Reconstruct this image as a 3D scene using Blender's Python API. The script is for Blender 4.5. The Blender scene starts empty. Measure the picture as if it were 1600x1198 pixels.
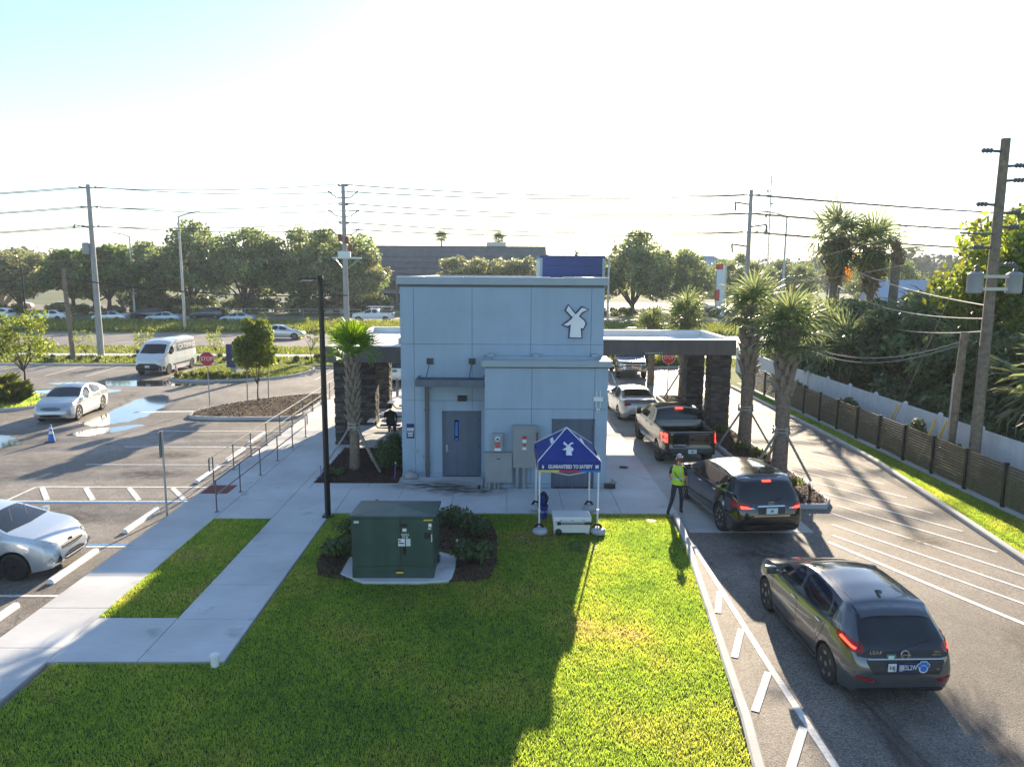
import bpy, bmesh, math, random
import numpy as np
from mathutils import Vector, Matrix, noise
from mathutils.bvhtree import BVHTree
R = math.radians
random.seed(7); RNG = np.random.default_rng(7)
SC = bpy.context.scene
COL = SC.collection

# ---------------------------------------------------------------- camera, sky, sun, exposure
HAZE = 0.00042
SUN_AZ, SUN_EL = 12.0, 17.5          # degrees right of +Y, degrees up
cam = bpy.data.cameras.new('camera'); cam.sensor_width = 36.0; cam.lens = 36.0 * 1150 / 1600
cam.clip_start = 0.1; cam.clip_end = 6000
cam_o = bpy.data.objects.new('camera', cam); COL.objects.link(cam_o)
cam_o.matrix_world = (Matrix.Translation((0, 0, 7.0)) @ Matrix.Rotation(R(-0.739), 4, 'Z')
                      @ Matrix.Rotation(R(90 - 8.604), 4, 'X') @ Matrix.Rotation(R(0.35), 4, 'Z'))
SC.camera = cam_o
world = bpy.data.worlds.new('World'); SC.world = world; world.use_nodes = True
wn = world.node_tree.nodes; wl = world.node_tree.links; wn.clear()
sky = wn.new('ShaderNodeTexSky'); sky.sky_type = 'NISHITA'; sky.sun_disc = False
sky.sun_elevation = R(SUN_EL); sky.sun_rotation = R(SUN_AZ); sky.altitude = 20
sky.air_density = 1.0; sky.dust_density = 0.3; sky.ozone_density = 2.6
bgn = wn.new('ShaderNodeBackground'); bgn.inputs['Strength'].default_value = 0.09
wo = wn.new('ShaderNodeOutputWorld')
wl.new(sky.outputs[0], bgn.inputs[0]); wl.new(bgn.outputs[0], wo.inputs[0])
sun = bpy.data.lights.new('sun', 'SUN'); sun.energy = 5.0; sun.angle = R(0.53); sun.color = (1.0, 0.83, 0.60)
sun_o = bpy.data.objects.new('sun', sun); COL.objects.link(sun_o)
sd = Vector((math.sin(R(SUN_AZ)) * math.cos(R(SUN_EL)), math.cos(R(SUN_AZ)) * math.cos(R(SUN_EL)), math.sin(R(SUN_EL))))
sun_o.rotation_euler = sd.to_track_quat('Z', 'Y').to_euler(); sun_o.location = (20, 60, 40)
vs = SC.view_settings; vs.view_transform = 'Standard'; vs.look = 'None'; vs.gamma = 1.0; vs.exposure = 1.6
vs.use_curve_mapping = False
SC.render.film_transparent = False
try:
    SC.cycles.max_bounces = 6; SC.cycles.transparent_max_bounces = 8; SC.cycles.volume_bounces = 0
except Exception:
    pass

# ---------------------------------------------------------------- materials
MATS = {}
def M(name, col, rough=0.6, metal=0.0, var=0.12, vs_=2.5, bump=0.0, bs=60.0, spec=0.5, coat=0.0, trans=None, emis=None, coords='Object', island=0.0, detail=6.0, tv=1.5):
    if name in MATS: return MATS[name]
    m = bpy.data.materials.new(name); m.use_nodes = True; nt = m.node_tree; N = nt.nodes; L = nt.links
    b = N['Principled BSDF']; out = N['Material Output']
    b.inputs['Roughness'].default_value = rough; b.inputs['Metallic'].default_value = metal
    b.inputs['Specular IOR Level'].default_value = spec; b.inputs['Coat Weight'].default_value = coat
    b.inputs['Coat Roughness'].default_value = 0.04
    c = (col[0], col[1], col[2], 1.0)
    b.inputs['Base Color'].default_value = c
    src = None
    if var > 0 or bump > 0:
        tc = N.new('ShaderNodeTexCoord')
    if var > 0:
        nz = N.new('ShaderNodeTexNoise'); nz.inputs['Scale'].default_value = vs_; nz.inputs['Detail'].default_value = detail
        L.new(tc.outputs[coords], nz.inputs['Vector'])
        rp = N.new('ShaderNodeValToRGB'); rp.color_ramp.elements[0].position = 0.3; rp.color_ramp.elements[1].position = 0.7
        lo = [max(0, v * (1 - var)) for v in col]; hi = [min(1, v * (1 + var)) for v in col]
        rp.color_ramp.elements[0].color = (*lo, 1); rp.color_ramp.elements[1].color = (*hi, 1)
        L.new(nz.outputs['Fac'], rp.inputs['Fac']); src = rp.outputs['Color']
    if island > 0:
        gi = N.new('ShaderNodeNewGeometry'); hs = N.new('ShaderNodeHueSaturation')
        mr = N.new('ShaderNodeMapRange'); mr.inputs['To Min'].default_value = 1 - island; mr.inputs['To Max'].default_value = 1 + island
        L.new(gi.outputs['Random Per Island'], mr.inputs['Value']); L.new(mr.outputs[0], hs.inputs['Value'])
        mh = N.new('ShaderNodeMapRange'); mh.inputs['To Min'].default_value = 0.5 - island * .06; mh.inputs['To Max'].default_value = 0.5 + island * .06
        L.new(gi.outputs['Random Per Island'], mh.inputs['Value']); L.new(mh.outputs[0], hs.inputs['Hue'])
        if src: L.new(src, hs.inputs['Color'])
        else: hs.inputs['Color'].default_value = c
        src = hs.outputs['Color']
    if src: L.new(src, b.inputs['Base Color'])
    if bump > 0:
        bz = N.new('ShaderNodeTexNoise'); bz.inputs['Scale'].default_value = bs; bz.inputs['Detail'].default_value = 4
        L.new(tc.outputs[coords], bz.inputs['Vector'])
        bp = N.new('ShaderNodeBump'); bp.inputs['Strength'].default_value = bump; bp.inputs['Distance'].default_value = 0.02
        L.new(bz.outputs['Fac'], bp.inputs['Height']); L.new(bp.outputs[0], b.inputs['Normal'])
    if trans:
        t = N.new('ShaderNodeBsdfTranslucent'); mx = N.new('ShaderNodeMixShader'); mx.inputs[0].default_value = trans
        if src:
            hs2 = N.new('ShaderNodeHueSaturation'); hs2.inputs['Saturation'].default_value = 1.15; hs2.inputs['Value'].default_value = tv
            hs2.inputs['Hue'].default_value = 0.475
            L.new(src, hs2.inputs['Color']); L.new(hs2.outputs[0], t.inputs['Color'])
        else: t.inputs['Color'].default_value = (min(1, col[0] * 1.6), min(1, col[1] * 1.5), col[2] * .8, 1)
        L.new(b.outputs[0], mx.inputs[1]); L.new(t.outputs[0], mx.inputs[2]); L.new(mx.outputs[0], out.inputs['Surface'])
    if emis:
        b.inputs['Emission Color'].default_value = (*emis[0], 1); b.inputs['Emission Strength'].default_value = emis[1]
    MATS[name] = m; return m

def grassmat():
    m = M('grass_blade', (.1, .13, .03), .5, var=0); nt = m.node_tree; N = nt.nodes; L = nt.links; b = N['Principled BSDF']; out = N['Material Output']
    tc = N.new('ShaderNodeTexCoord'); gi = N.new('ShaderNodeNewGeometry')
    def ramp(scale, detail, cols):
        n = N.new('ShaderNodeTexNoise'); n.inputs['Scale'].default_value = scale; n.inputs['Detail'].default_value = detail; L.new(tc.outputs['Object'], n.inputs['Vector'])
        r = N.new('ShaderNodeValToRGB'); L.new(n.outputs['Fac'], r.inputs['Fac'])
        while len(r.color_ramp.elements) < len(cols): r.color_ramp.elements.new(.5)
        for e, (p, c) in zip(r.color_ramp.elements, cols): e.position = p; e.color = (*c, 1)
        return r.outputs['Color']
    base = ramp(.42, 5, [(.30,(.058,.100,.026)),(.48,(.085,.125,.032)),(.60,(.115,.135,.040)),(.74,(.17,.145,.070))])
    fine = ramp(5.5, 3, [(.3,(.72,.75,.75)),(.55,(1,1,1)),(.75,(1.25,1.15,1.1))])
    mx = N.new('ShaderNodeMix'); mx.data_type = 'RGBA'; mx.blend_type = 'MULTIPLY'; mx.inputs[0].default_value = 1; L.new(base, mx.inputs[6]); L.new(fine, mx.inputs[7])
    hs = N.new('ShaderNodeHueSaturation'); mr = N.new('ShaderNodeMapRange'); mr.inputs['To Min'].default_value = .6; mr.inputs['To Max'].default_value = 1.45
    L.new(gi.outputs['Random Per Island'], mr.inputs['Value']); L.new(mr.outputs[0], hs.inputs['Value']); L.new(mx.outputs[2], hs.inputs['Color']); L.new(hs.outputs[0], b.inputs['Base Color'])
    h2 = N.new('ShaderNodeHueSaturation'); h2.inputs['Hue'].default_value = .475; h2.inputs['Saturation'].default_value = 1.18; h2.inputs['Value'].default_value = 6.6; L.new(hs.outputs[0], h2.inputs['Color'])
    t = N.new('ShaderNodeBsdfTranslucent'); L.new(h2.outputs[0], t.inputs['Color']); ms = N.new('ShaderNodeMixShader'); ms.inputs[0].default_value = .64
    L.new(b.outputs[0], ms.inputs[1]); L.new(t.outputs[0], ms.inputs[2]); L.new(ms.outputs[0], out.inputs['Surface'])
def stainmat():
    m = M('stain', (.085, .068, .055), .8, var=0); N = m.node_tree.nodes; L = m.node_tree.links; b = N['Principled BSDF']; tc = N.new('ShaderNodeTexCoord')
    gr = N.new('ShaderNodeTexGradient'); gr.gradient_type = 'SPHERICAL'; L.new(tc.outputs['Object'], gr.inputs['Vector'])
    n = N.new('ShaderNodeTexNoise'); n.inputs['Scale'].default_value = 3.5; n.inputs['Detail'].default_value = 8; L.new(tc.outputs['Object'], n.inputs['Vector'])
    r = N.new('ShaderNodeMapRange'); r.inputs['From Min'].default_value = .34; r.inputs['From Max'].default_value = .72; L.new(n.outputs['Fac'], r.inputs['Value'])
    mu = N.new('ShaderNodeMath'); mu.operation = 'MULTIPLY'; L.new(gr.outputs['Fac'], mu.inputs[0]); L.new(r.outputs[0], mu.inputs[1])
    m2 = N.new('ShaderNodeMath'); m2.operation = 'MULTIPLY'; m2.inputs[1].default_value = 1.45; m2.use_clamp = True; L.new(mu.outputs[0], m2.inputs[0]); L.new(m2.outputs[0], b.inputs['Alpha'])
stainmat()
def asphalt(name, base, spk=0.5, wear=0.25):
    m = M(name, base, rough=0.75, var=0.0); nt = m.node_tree; N = nt.nodes; L = nt.links; b = N['Principled BSDF']
    tc = N.new('ShaderNodeTexCoord')
    def nz(scale, detail, lo, hi, p0=.35, p1=.65):
        n = N.new('ShaderNodeTexNoise'); n.inputs['Scale'].default_value = scale; n.inputs['Detail'].default_value = detail
        L.new(tc.outputs['Object'], n.inputs['Vector'])
        r = N.new('ShaderNodeMapRange'); r.inputs['From Min'].default_value = p0; r.inputs['From Max'].default_value = p1
        r.inputs['To Min'].default_value = lo; r.inputs['To Max'].default_value = hi; L.new(n.outputs['Fac'], r.inputs['Value']); return r.outputs[0]
    big = nz(0.28, 8, 1 - wear, 1 + wear); mid = nz(2.2, 8, 1 - wear * .5, 1 + wear * .5)
    vo = N.new('ShaderNodeTexVoronoi'); vo.inputs['Scale'].default_value = 55; L.new(tc.outputs['Object'], vo.inputs['Vector'])
    sr = N.new('ShaderNodeMapRange'); sr.inputs['From Min'].default_value = 0; sr.inputs['From Max'].default_value = 1
    sr.inputs['To Min'].default_value = 1 - spk; sr.inputs['To Max'].default_value = 1 + spk
    sep = N.new('ShaderNodeSeparateColor'); L.new(vo.outputs['Color'], sep.inputs[0]); L.new(sep.outputs[0], sr.inputs['Value'])
    m1 = N.new('ShaderNodeMath'); m1.operation = 'MULTIPLY'; L.new(big, m1.inputs[0]); L.new(mid, m1.inputs[1])
    m2 = N.new('ShaderNodeMath'); m2.operation = 'MULTIPLY'; L.new(m1.outputs[0], m2.inputs[0]); L.new(sr.outputs[0], m2.inputs[1])
    # sparse dark oil drips
    od = nz(1.1, 3, 1.0, 0.45, .66, .74)
    m3 = N.new('ShaderNodeMath'); m3.operation = 'MULTIPLY'; L.new(m2.outputs[0], m3.inputs[0]); L.new(od, m3.inputs[1])
    dn = N.new('ShaderNodeTexNoise'); dn.inputs['Scale'].default_value = .9; dn.inputs['Detail'].default_value = 6; L.new(tc.outputs['Object'], dn.inputs['Vector'])
    av = N.new('ShaderNodeVectorMath'); av.operation = 'MULTIPLY_ADD'; av.inputs[1].default_value = (1.6, 1.6, 0); L.new(dn.outputs['Color'], av.inputs[0]); L.new(tc.outputs['Object'], av.inputs[2])
    ve = N.new('ShaderNodeTexVoronoi'); ve.feature = 'DISTANCE_TO_EDGE'; ve.inputs['Scale'].default_value = .16; L.new(av.outputs[0], ve.inputs['Vector'])
    cr = N.new('ShaderNodeMapRange'); cr.inputs['From Min'].default_value = .0; cr.inputs['From Max'].default_value = .0035; cr.inputs['To Min'].default_value = .5; cr.inputs['To Max'].default_value = 1.0; L.new(ve.outputs['Distance'], cr.inputs['Value'])
    m4 = N.new('ShaderNodeMath'); m4.operation = 'MULTIPLY'; L.new(m3.outputs[0], m4.inputs[0]); L.new(cr.outputs[0], m4.inputs[1])
    vm = N.new('ShaderNodeVectorMath'); vm.operation = 'SCALE'; vm.inputs[0].default_value = base; L.new(m4.outputs[0], vm.inputs['Scale'])
    L.new(vm.outputs[0], b.inputs['Base Color'])
    bp = N.new('ShaderNodeBump'); bp.inputs['Strength'].default_value = .5; bp.inputs['Distance'].default_value = .01
    L.new(vo.outputs['Distance'], bp.inputs['Height']); L.new(bp.outputs[0], b.inputs['Normal'])
    return m

def concrete(name, base, stain=.12):
    m = M(name, base, rough=.8, var=0.0); nt = m.node_tree; N = nt.nodes; L = nt.links; b = N['Principled BSDF']
    tc = N.new('ShaderNodeTexCoord')
    def chain(scale, sx, lo, hi, p0, p1, detail=7):
        mp = N.new('ShaderNodeMapping'); mp.inputs['Scale'].default_value = (sx, 1, 1); L.new(tc.outputs['Object'], mp.inputs['Vector'])
        n = N.new('ShaderNodeTexNoise'); n.inputs['Scale'].default_value = scale; n.inputs['Detail'].default_value = detail
        L.new(mp.outputs[0], n.inputs['Vector']); r = N.new('ShaderNodeMapRange'); r.inputs['From Min'].default_value = p0; r.inputs['From Max'].default_value = p1
        r.inputs['To Min'].default_value = lo; r.inputs['To Max'].default_value = hi; L.new(n.outputs['Fac'], r.inputs['Value']); return r.outputs[0]
    a = chain(.5, 1, 1 - stain, 1 + stain * .6, .3, .7); c = chain(30, .08, .93, 1.05, .3, .7, 3); d = chain(1.3, 1, 1, .62, .64, .76)
    m1 = N.new('ShaderNodeMath'); m1.operation = 'MULTIPLY'; L.new(a, m1.inputs[0]); L.new(c, m1.inputs[1])
    m2 = N.new('ShaderNodeMath'); m2.operation = 'MULTIPLY'; L.new(m1.outputs[0], m2.inputs[0]); L.new(d, m2.inputs[1])
    vm = N.new('ShaderNodeVectorMath'); vm.operation = 'SCALE'; vm.inputs[0].default_value = base; L.new(m2.outputs[0], vm.inputs['Scale'])
    L.new(vm.outputs[0], b.inputs['Base Color']); return m

asphalt('asphalt_drive', (.17, .147, .126), .6); asphalt('asphalt_lot', (.205, .182, .160), .5, .3)
asphalt('asphalt_road', (.23, .20, .182), .2, .15)
concrete('concrete', (.58, .58, .58), .2); concrete('kerb_concrete', (.50, .49, .47), .2); concrete('slab_concrete', (.48, .47, .45), .22)
M('line_paint', (.66, .65, .62), .75, var=.24, vs_=11); M('blue_paint', (.10, .28, .55), .7, var=.15, vs_=9)
M('stucco', (.35, .455, .555), .9, var=.05, vs_=1.2, bump=.5, bs=120); M('stucco_joint', (.13, .16, .19), .9, var=0)
M('coping_metal', (.33, .40, .44), .55, .1, var=.05); M('white_roof', (.80, .80, .78), .7, var=.1, vs_=.8)
M('dark_metal', (.055, .058, .062), .45, .5, var=.1); M('fascia_metal', (.115, .112, .115), .5, .3, var=.12, vs_=1.5)
M('door_paint', (.10, .13, .18), .5, var=.06); M('grey_box', (.30, .32, .325), .5, .1, var=.06); M('galv', (.42, .43, .43), .42, .7, var=.12)
M('navy_panel', (.028, .055, .19), .4, .2, var=.06); M('navy', (.015, .03, .13), .5, var=.08); M('blue_fabric', (.012, .035, .23), .75, var=.1, vs_=6)
M('white_paint', (.78, .79, .80), .5, var=.04); M('white_plastic', (.76, .77, .77), .35, var=.04)
M('black_plastic', (.018, .018, .02), .5, var=.1); M('rubber', (.022, .022, .023), .8, var=.15, vs_=8)
M('rail_steel', (.17, .175, .18), .4, .6, var=.1); M('pole_black', (.018, .019, .021), .4, .3, var=.1)
M('sign_red', (.50, .018, .022), .45, var=.05); M('sticker_red', (.55, .03, .03), .5, var=0); M('sticker_yellow', (.75, .55, .05), .5, var=0)
M('trim_red', (.55, .02, .025), .6, var=0); M('trim_blue', (.03, .16, .55), .6, var=0); M('trim_yellow', (.72, .58, .08), .6, var=0)
M('transformer_green', (.042, .078, .066), .45, .1, var=.12, vs_=3); M('mulch', (.06, .028, .02), .95, var=.5, vs_=25, bump=1, bs=40)
M('wood_pole', (.21, .17, .125), .9, var=.3, vs_=6, bump=.5, bs=30); M('concrete_pole', (.36, .36, .36), .8, var=.1)
M('banner_grey', (.13, .135, .14), .5, var=.05); M('wire', (.03, .03, .032), .6, var=0); M('bare_wire', (.25, .25, .24), .5, .5, var=0); M('insulator', (.10, .115, .13), .4, var=.1)
M('slat', (.105, .092, .056), .6, var=.22, vs_=3); M('vinyl', (.74, .76, .80), .5, var=.05)
M('chrome', (.7, .7, .7), .12, 1, var=0); M('alloy', (.45, .46, .48), .3, .9, var=.05); M('dark_alloy', (.05, .05, .055), .35, .8, var=0)
M('car_glass', (.010, .012, .014), .04, spec=.9, var=0); M('lens_clear', (.6, .62, .64), .12, .4, var=.1, vs_=20)
M('lens_red', (.35, .008, .008), .15, var=.15, vs_=15); M('brake_lit', (.8, .02, .01), .3, var=0, emis=((1, .04, .02), 2.2))
M('plate_white', (.62, .70, .72), .5, var=.1, vs_=30); M('plate_navy', (.02, .025, .12), .5, var=0); M('plate_green', (.05, .25, .18), .5, var=0)
M('skin', (.42, .25, .18), .55, var=.06); M('hair_red', (.22, .06, .025), .6, var=.2); M('black_cloth', (.014, .014, .016), .85, var=.15)
M('jeans', (.022, .028, .042), .85, var=.2, vs_=9); M('hi_vis', (.50, .72, .03), .7, var=.08); M('silver_tape', (.6, .6, .6), .4, .2, var=0); M('grey_cloth', (.4, .42, .46), .8, var=.1)
M('bark', (.085, .065, .05), .95, var=.35, vs_=7, bump=.8, bs=20); M('palm_trunk', (.20, .155, .115), .95, var=.3, vs_=9, bump=.6, bs=25); M('palm_boot', (.25, .20, .155), .9, var=.25, vs_=6)
M('thatch', (.27, .20, .12), .9, var=.3); M('timber', (.30, .27, .23), .85, var=.2, vs_=8); M('orange', (.75, .28, .02), .6, var=.2)
M('leaf_oak', (.135, .175, .075), .4, var=.35, vs_=.3, trans=.5, island=.5, tv=2.3); M('leaf_oak_pale', (.18, .20, .10), .4, var=.35, vs_=.3, trans=.5, island=.5, tv=2.2)
M('leaf_green', (.075, .125, .028), .45, var=.25, vs_=.3, trans=.45, island=.45, tv=2.2); M('leaf_bright', (.125, .165, .035), .45, var=.3, vs_=.5, trans=.5, island=.45, tv=2.5)
M('leaf_dark', (.115, .15, .065), .45, var=.3, vs_=.4, trans=.4, island=.5, tv=2.0); M('leaf_far', (.06, .075, .04), .7, var=.2, vs_=.05, trans=.2, island=.3)
M('frond', (.11, .14, .065), .38, var=.2, vs_=2, trans=.45, island=.4, tv=2.6); M('frond_young', (.09, .17, .025), .4, var=.2, vs_=2, trans=.5, island=.3, tv=2.4)
M('frond_dry', (.8, .36, .03), .8, var=.3, trans=.3); M('shrub', (.085, .125, .045), .5, var=.25, vs_=3, trans=.35, island=.5); M('shrub_lime', (.11, .14, .035), .5, var=.3, vs_=3, trans=.5, island=.45, tv=2.3)
grassmat(); M('lawn_soil', (.035, .052, .014), 1, var=.45, vs_=1.2, bump=1, bs=30)
M('verge', (.13, .16, .03), 1, var=.35, vs_=.6, bump=1, bs=8); M('far_ground', (.07, .09, .028), 1, var=.35, vs_=.04)
M('stone_dark', (.075, .066, .062), .85, var=.3, vs_=4, bump=.7, bs=25, island=.5); M('table_blue', (.018, .06, .19), .45, var=.1)
M('roof_dark', (.13, .14, .16), .8, var=.15, vs_=1); M('office_wall', (.20, .19, .185), .8, var=.1); M('office_glass', (.02, .025, .03), .08, spec=.8, var=.4, vs_=.15)
M('blue_roof', (.36, .45, .56), .5, .2, var=.06); M('brick_red', (.22, .06, .045), .8, var=.2, vs_=12); M('purple', (.22, .12, .45), .5, var=0); M('yellow_guard', (.72, .50, .03), .5, var=.05)
M('iron', (.07, .045, .035), .7, .3, var=.3, vs_=12); M('pale_wall', (.5, .48, .44), .8, var=.1)
def streaks(name, lo=.90, hi=1.05):
    m = MATS[name]; N = m.node_tree.nodes; L = m.node_tree.links; b = N['Principled BSDF']; tc = N.new('ShaderNodeTexCoord'); mp = N.new('ShaderNodeMapping'); mp.inputs['Scale'].default_value = (2.2, 2.2, .14); L.new(tc.outputs['Object'], mp.inputs['Vector'])
    n = N.new('ShaderNodeTexNoise'); n.inputs['Scale'].default_value = 2; n.inputs['Detail'].default_value = 7; L.new(mp.outputs[0], n.inputs['Vector']); r = N.new('ShaderNodeMapRange'); r.inputs['From Min'].default_value = .3; r.inputs['From Max'].default_value = .7; r.inputs['To Min'].default_value = lo; r.inputs['To Max'].default_value = hi; L.new(n.outputs['Fac'], r.inputs['Value'])
    src = b.inputs['Base Color'].links[0].from_socket; vm = N.new('ShaderNodeVectorMath'); vm.operation = 'SCALE'; L.new(src, vm.inputs[0]); L.new(r.outputs[0], vm.inputs['Scale']); L.new(vm.outputs[0], b.inputs['Base Color'])
streaks('stucco', .965, 1.02); streaks('door_paint', .86, 1.1); streaks('transformer_green', .85, 1.15); streaks('fascia_metal', .85, 1.12); streaks('concrete_pole', .8, 1.1); streaks('vinyl', .92, 1.03)
def wetmat():
    m = M('wet_asphalt', (.035, .034, .034), .10, spec=.6, var=.35, vs_=1.2, coat=.7); return m
wetmat()

# ---------------------------------------------------------------- mesh helpers
class MB:
    def __init__(s): s.v = []; s.f = []; s.mi = []
    def add(s, vs, fs, mi=0):
        o = len(s.v); s.v += [tuple(v) for v in vs]; s.f += [tuple(i + o for i in f) for f in fs]; s.mi += [mi] * len(fs); return s
    def box(s, c, d, rz=0.0, mi=0, tilt=None):
        x, y, z = d[0] / 2, d[1] / 2, d[2] / 2
        vs = [Vector(p) for p in [(-x,-y,-z),(x,-y,-z),(x,y,-z),(-x,y,-z),(-x,-y,z),(x,-y,z),(x,y,z),(-x,y,z)]]
        m = Matrix.Translation(c) @ Matrix.Rotation(rz, 4, 'Z')
        if tilt is not None: m = m @ tilt
        return s.add([m @ v for v in vs], [(0,3,2,1),(4,5,6,7),(0,1,5,4),(1,2,6,5),(2,3,7,6),(3,0,4,7)], mi)
    def bb(s, x0, x1, y0, y1, z0, z1, mi=0): return s.box(((x0+x1)/2, (y0+y1)/2, (z0+z1)/2), (x1-x0, y1-y0, z1-z0), 0, mi)
    def tube(s, pts, r, n=8, cap=True, mi=0):
        pts = [Vector(p) for p in pts]; k = len(pts); rr = r if isinstance(r, (list, tuple)) else [r] * k
        vs = []; prev = None
        for i, p in enumerate(pts):
            t = (pts[min(i+1, k-1)] - pts[max(i-1, 0)]).normalized()
            if prev is None:
                a = Vector((1,0,0)) if abs(t.x) < .9 else Vector((0,1,0)); u = t.cross(a).normalized()
            else:
                u = (prev - t * prev.dot(t)); u = u.normalized() if u.length > 1e-6 else t.orthogonal().normalized()
            prev = u; w = t.cross(u)
            for j in range(n):
                a = 2 * math.pi * j / n; vs.append(p + (u * math.cos(a) + w * math.sin(a)) * rr[i])
        fs = [(i*n+j, i*n+(j+1)%n, (i+1)*n+(j+1)%n, (i+1)*n+j) for i in range(k-1) for j in range(n)]
        if cap: fs += [tuple(range(n-1, -1, -1)), tuple((k-1)*n+j for j in range(n))]
        return s.add(vs, fs, mi)
    def lathe(s, prof, n=20, M4=None, mi=0):
        vs = []
        for r, z in prof:
            for j in range(n):
                a = 2*math.pi*j/n; p = Vector((r*math.cos(a), r*math.sin(a), z)); vs.append(M4 @ p if M4 else p)
        k = len(prof); fs = [(i*n+j, i*n+(j+1)%n, (i+1)*n+(j+1)%n, (i+1)*n+j) for i in range(k-1) for j in range(n)]
        fs += [tuple(range(n-1,-1,-1)), tuple((k-1)*n+j for j in range(n))]
        return s.add(vs, fs, mi)
    def prism(s, poly, z0, z1, mi=0, M4=None):
        n = len(poly); vs = [Vector((x, y, z0)) for x, y in poly] + [Vector((x, y, z1)) for x, y in poly]
        if M4: vs = [M4 @ v for v in vs]
        fs = [tuple(range(n-1,-1,-1)), tuple(range(n, 2*n))] + [(i, (i+1)%n, n+(i+1)%n, n+i) for i in range(n)]
        return s.add(vs, fs, mi)
    def mesh(s, name, mats, smooth=False, bevel=0.0, recalc=True):
        me = bpy.data.meshes.new(name); bm = bmesh.new()
        bv = [bm.verts.new(v) for v in s.v]
        for f, mi in zip(s.f, s.mi):
            try: fc = bm.faces.new([bv[i] for i in f]); fc.material_index = mi; fc.smooth = smooth
            except ValueError: pass
        if recalc: bmesh.ops.recalc_face_normals(bm, faces=bm.faces)
        if bevel > 0:
            es = [e for e in bm.edges if len(e.link_faces) == 2 and e.calc_face_angle(0) > .5]
            bmesh.ops.bevel(bm, geom=es, offset=bevel, segments=2, profile=.6, affect='EDGES', clamp_overlap=True)
        bm.to_mesh(me); bm.free()
        for m in (mats if isinstance(mats, (list, tuple)) else [mats]): me.materials.append(MATS[m])
        return me
    def build(s, name, mats, parent=None, smooth=False, bevel=0.0, loc=None, recalc=True):
        me = s.mesh(name, mats, smooth, bevel, recalc)
        if smooth: autosmooth(me)
        return link(name, me, parent, loc)
def autosmooth(me, ang=40):
    try: me.set_sharp_from_angle(angle=R(ang))
    except Exception: pass
def link(name, me, parent=None, loc=None, rot=None, scale=None):
    o = bpy.data.objects.new(name, me); COL.objects.link(o)
    if parent: o.parent = parent
    if loc is not None: o.location = loc
    if rot is not None: o.rotation_euler = rot
    if scale is not None: o.scale = scale if hasattr(scale, '__len__') else (scale,)*3
    return o
def tag(o, label, cat, group=None):
    o['label'] = label; o['category'] = cat
    if group: o['group'] = group
    return o
def thing(name, label, cat, loc=(0,0,0), rz=0.0, group=None):
    o = bpy.data.objects.new(name, None); COL.objects.link(o); o.location = loc; o.rotation_euler = (0,0,rz); o.empty_display_size = .2
    return tag(o, label, cat, group)
def struct(o): o['kind'] = 'structure'; return o
def stuff(o): o['kind'] = 'stuff'; return o
def sheet(name, poly, z, mat, parent=None, kind='structure'):
    me = bpy.data.meshes.new(name); me.from_pydata([(x, y, z) for x, y in poly], [], [tuple(range(len(poly)))]); me.update()
    if me.polygons[0].normal.z < 0: me.flip_normals()
    me.materials.append(MATS[mat]); o = link(name, me, parent)
    if not parent and kind: o['kind'] = kind
    return o
def rect(x0, x1, y0, y1): return [(x0,y0),(x1,y0),(x1,y1),(x0,y1)]
def raw_mesh(name, V, Fq, mat, smooth=False):
    """numpy vertices (n,3) and faces (m,k) -> mesh"""
    V = np.asarray(V, dtype=np.float32); Fq = np.asarray(Fq, dtype=np.int32); k = Fq.shape[1]
    me = bpy.data.meshes.new(name); me.vertices.add(len(V)); me.vertices.foreach_set('co', V.ravel())
    me.loops.add(Fq.size); me.loops.foreach_set('vertex_index', Fq.ravel())
    me.polygons.add(len(Fq)); me.polygons.foreach_set('loop_start', np.arange(0, Fq.size, k, dtype=np.int32))
    try: me.polygons.foreach_set('loop_total', np.full(len(Fq), k, dtype=np.int32))
    except Exception: pass
    me.update(calc_edges=True); me.validate()
    me.materials.append(MATS[mat])
    if smooth: me.polygons.foreach_set('use_smooth', np.ones(len(Fq), dtype=bool))
    return me
def text_mesh(name, s, size, mat, parent, M4, extrude=.003, align='CENTER', sx=1.0, bold=0.0):
    cu = bpy.data.curves.new(name, 'FONT'); cu.body = s; cu.size = size; cu.extrude = extrude; cu.align_x = align; cu.align_y = 'CENTER'
    cu.resolution_u = 3; cu.offset = bold
    t = bpy.data.objects.new(name, cu); COL.objects.link(t); dg = bpy.context.evaluated_depsgraph_get(); dg.update()
    me = bpy.data.meshes.new_from_object(t.evaluated_get(dg)); bpy.data.objects.remove(t); bpy.data.curves.remove(cu)
    me.transform(Matrix.Diagonal((sx, 1, 1, 1))); me.materials.clear(); me.materials.append(MATS[mat])
    o = link(name, me, parent); o.matrix_local = M4; return o
FRONT = Matrix.Rotation(R(90), 4, 'X')      # lettering that faces -Y
def inpoly(P, poly):
    x, y = P[:,0], P[:,1]; ins = np.zeros(len(P), bool); n = len(poly); j = n-1
    for i in range(n):
        xi, yi = poly[i]; xj, yj = poly[j]
        c = ((yi > y) != (yj > y)) & (x < (xj-xi)*(y-yi)/(yj-yi+1e-12)+xi); ins ^= c; j = i
    return ins
def chaikin(pts, it=2):
    for _ in range(it):
        q = []
        for i in range(len(pts)):
            a, b = pts[i], pts[(i+1) % len(pts)]
            q += [tuple(a[k]*.75+b[k]*.25 for k in range(len(a))), tuple(a[k]*.25+b[k]*.75 for k in range(len(a)))]
        pts = q
    return pts
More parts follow.
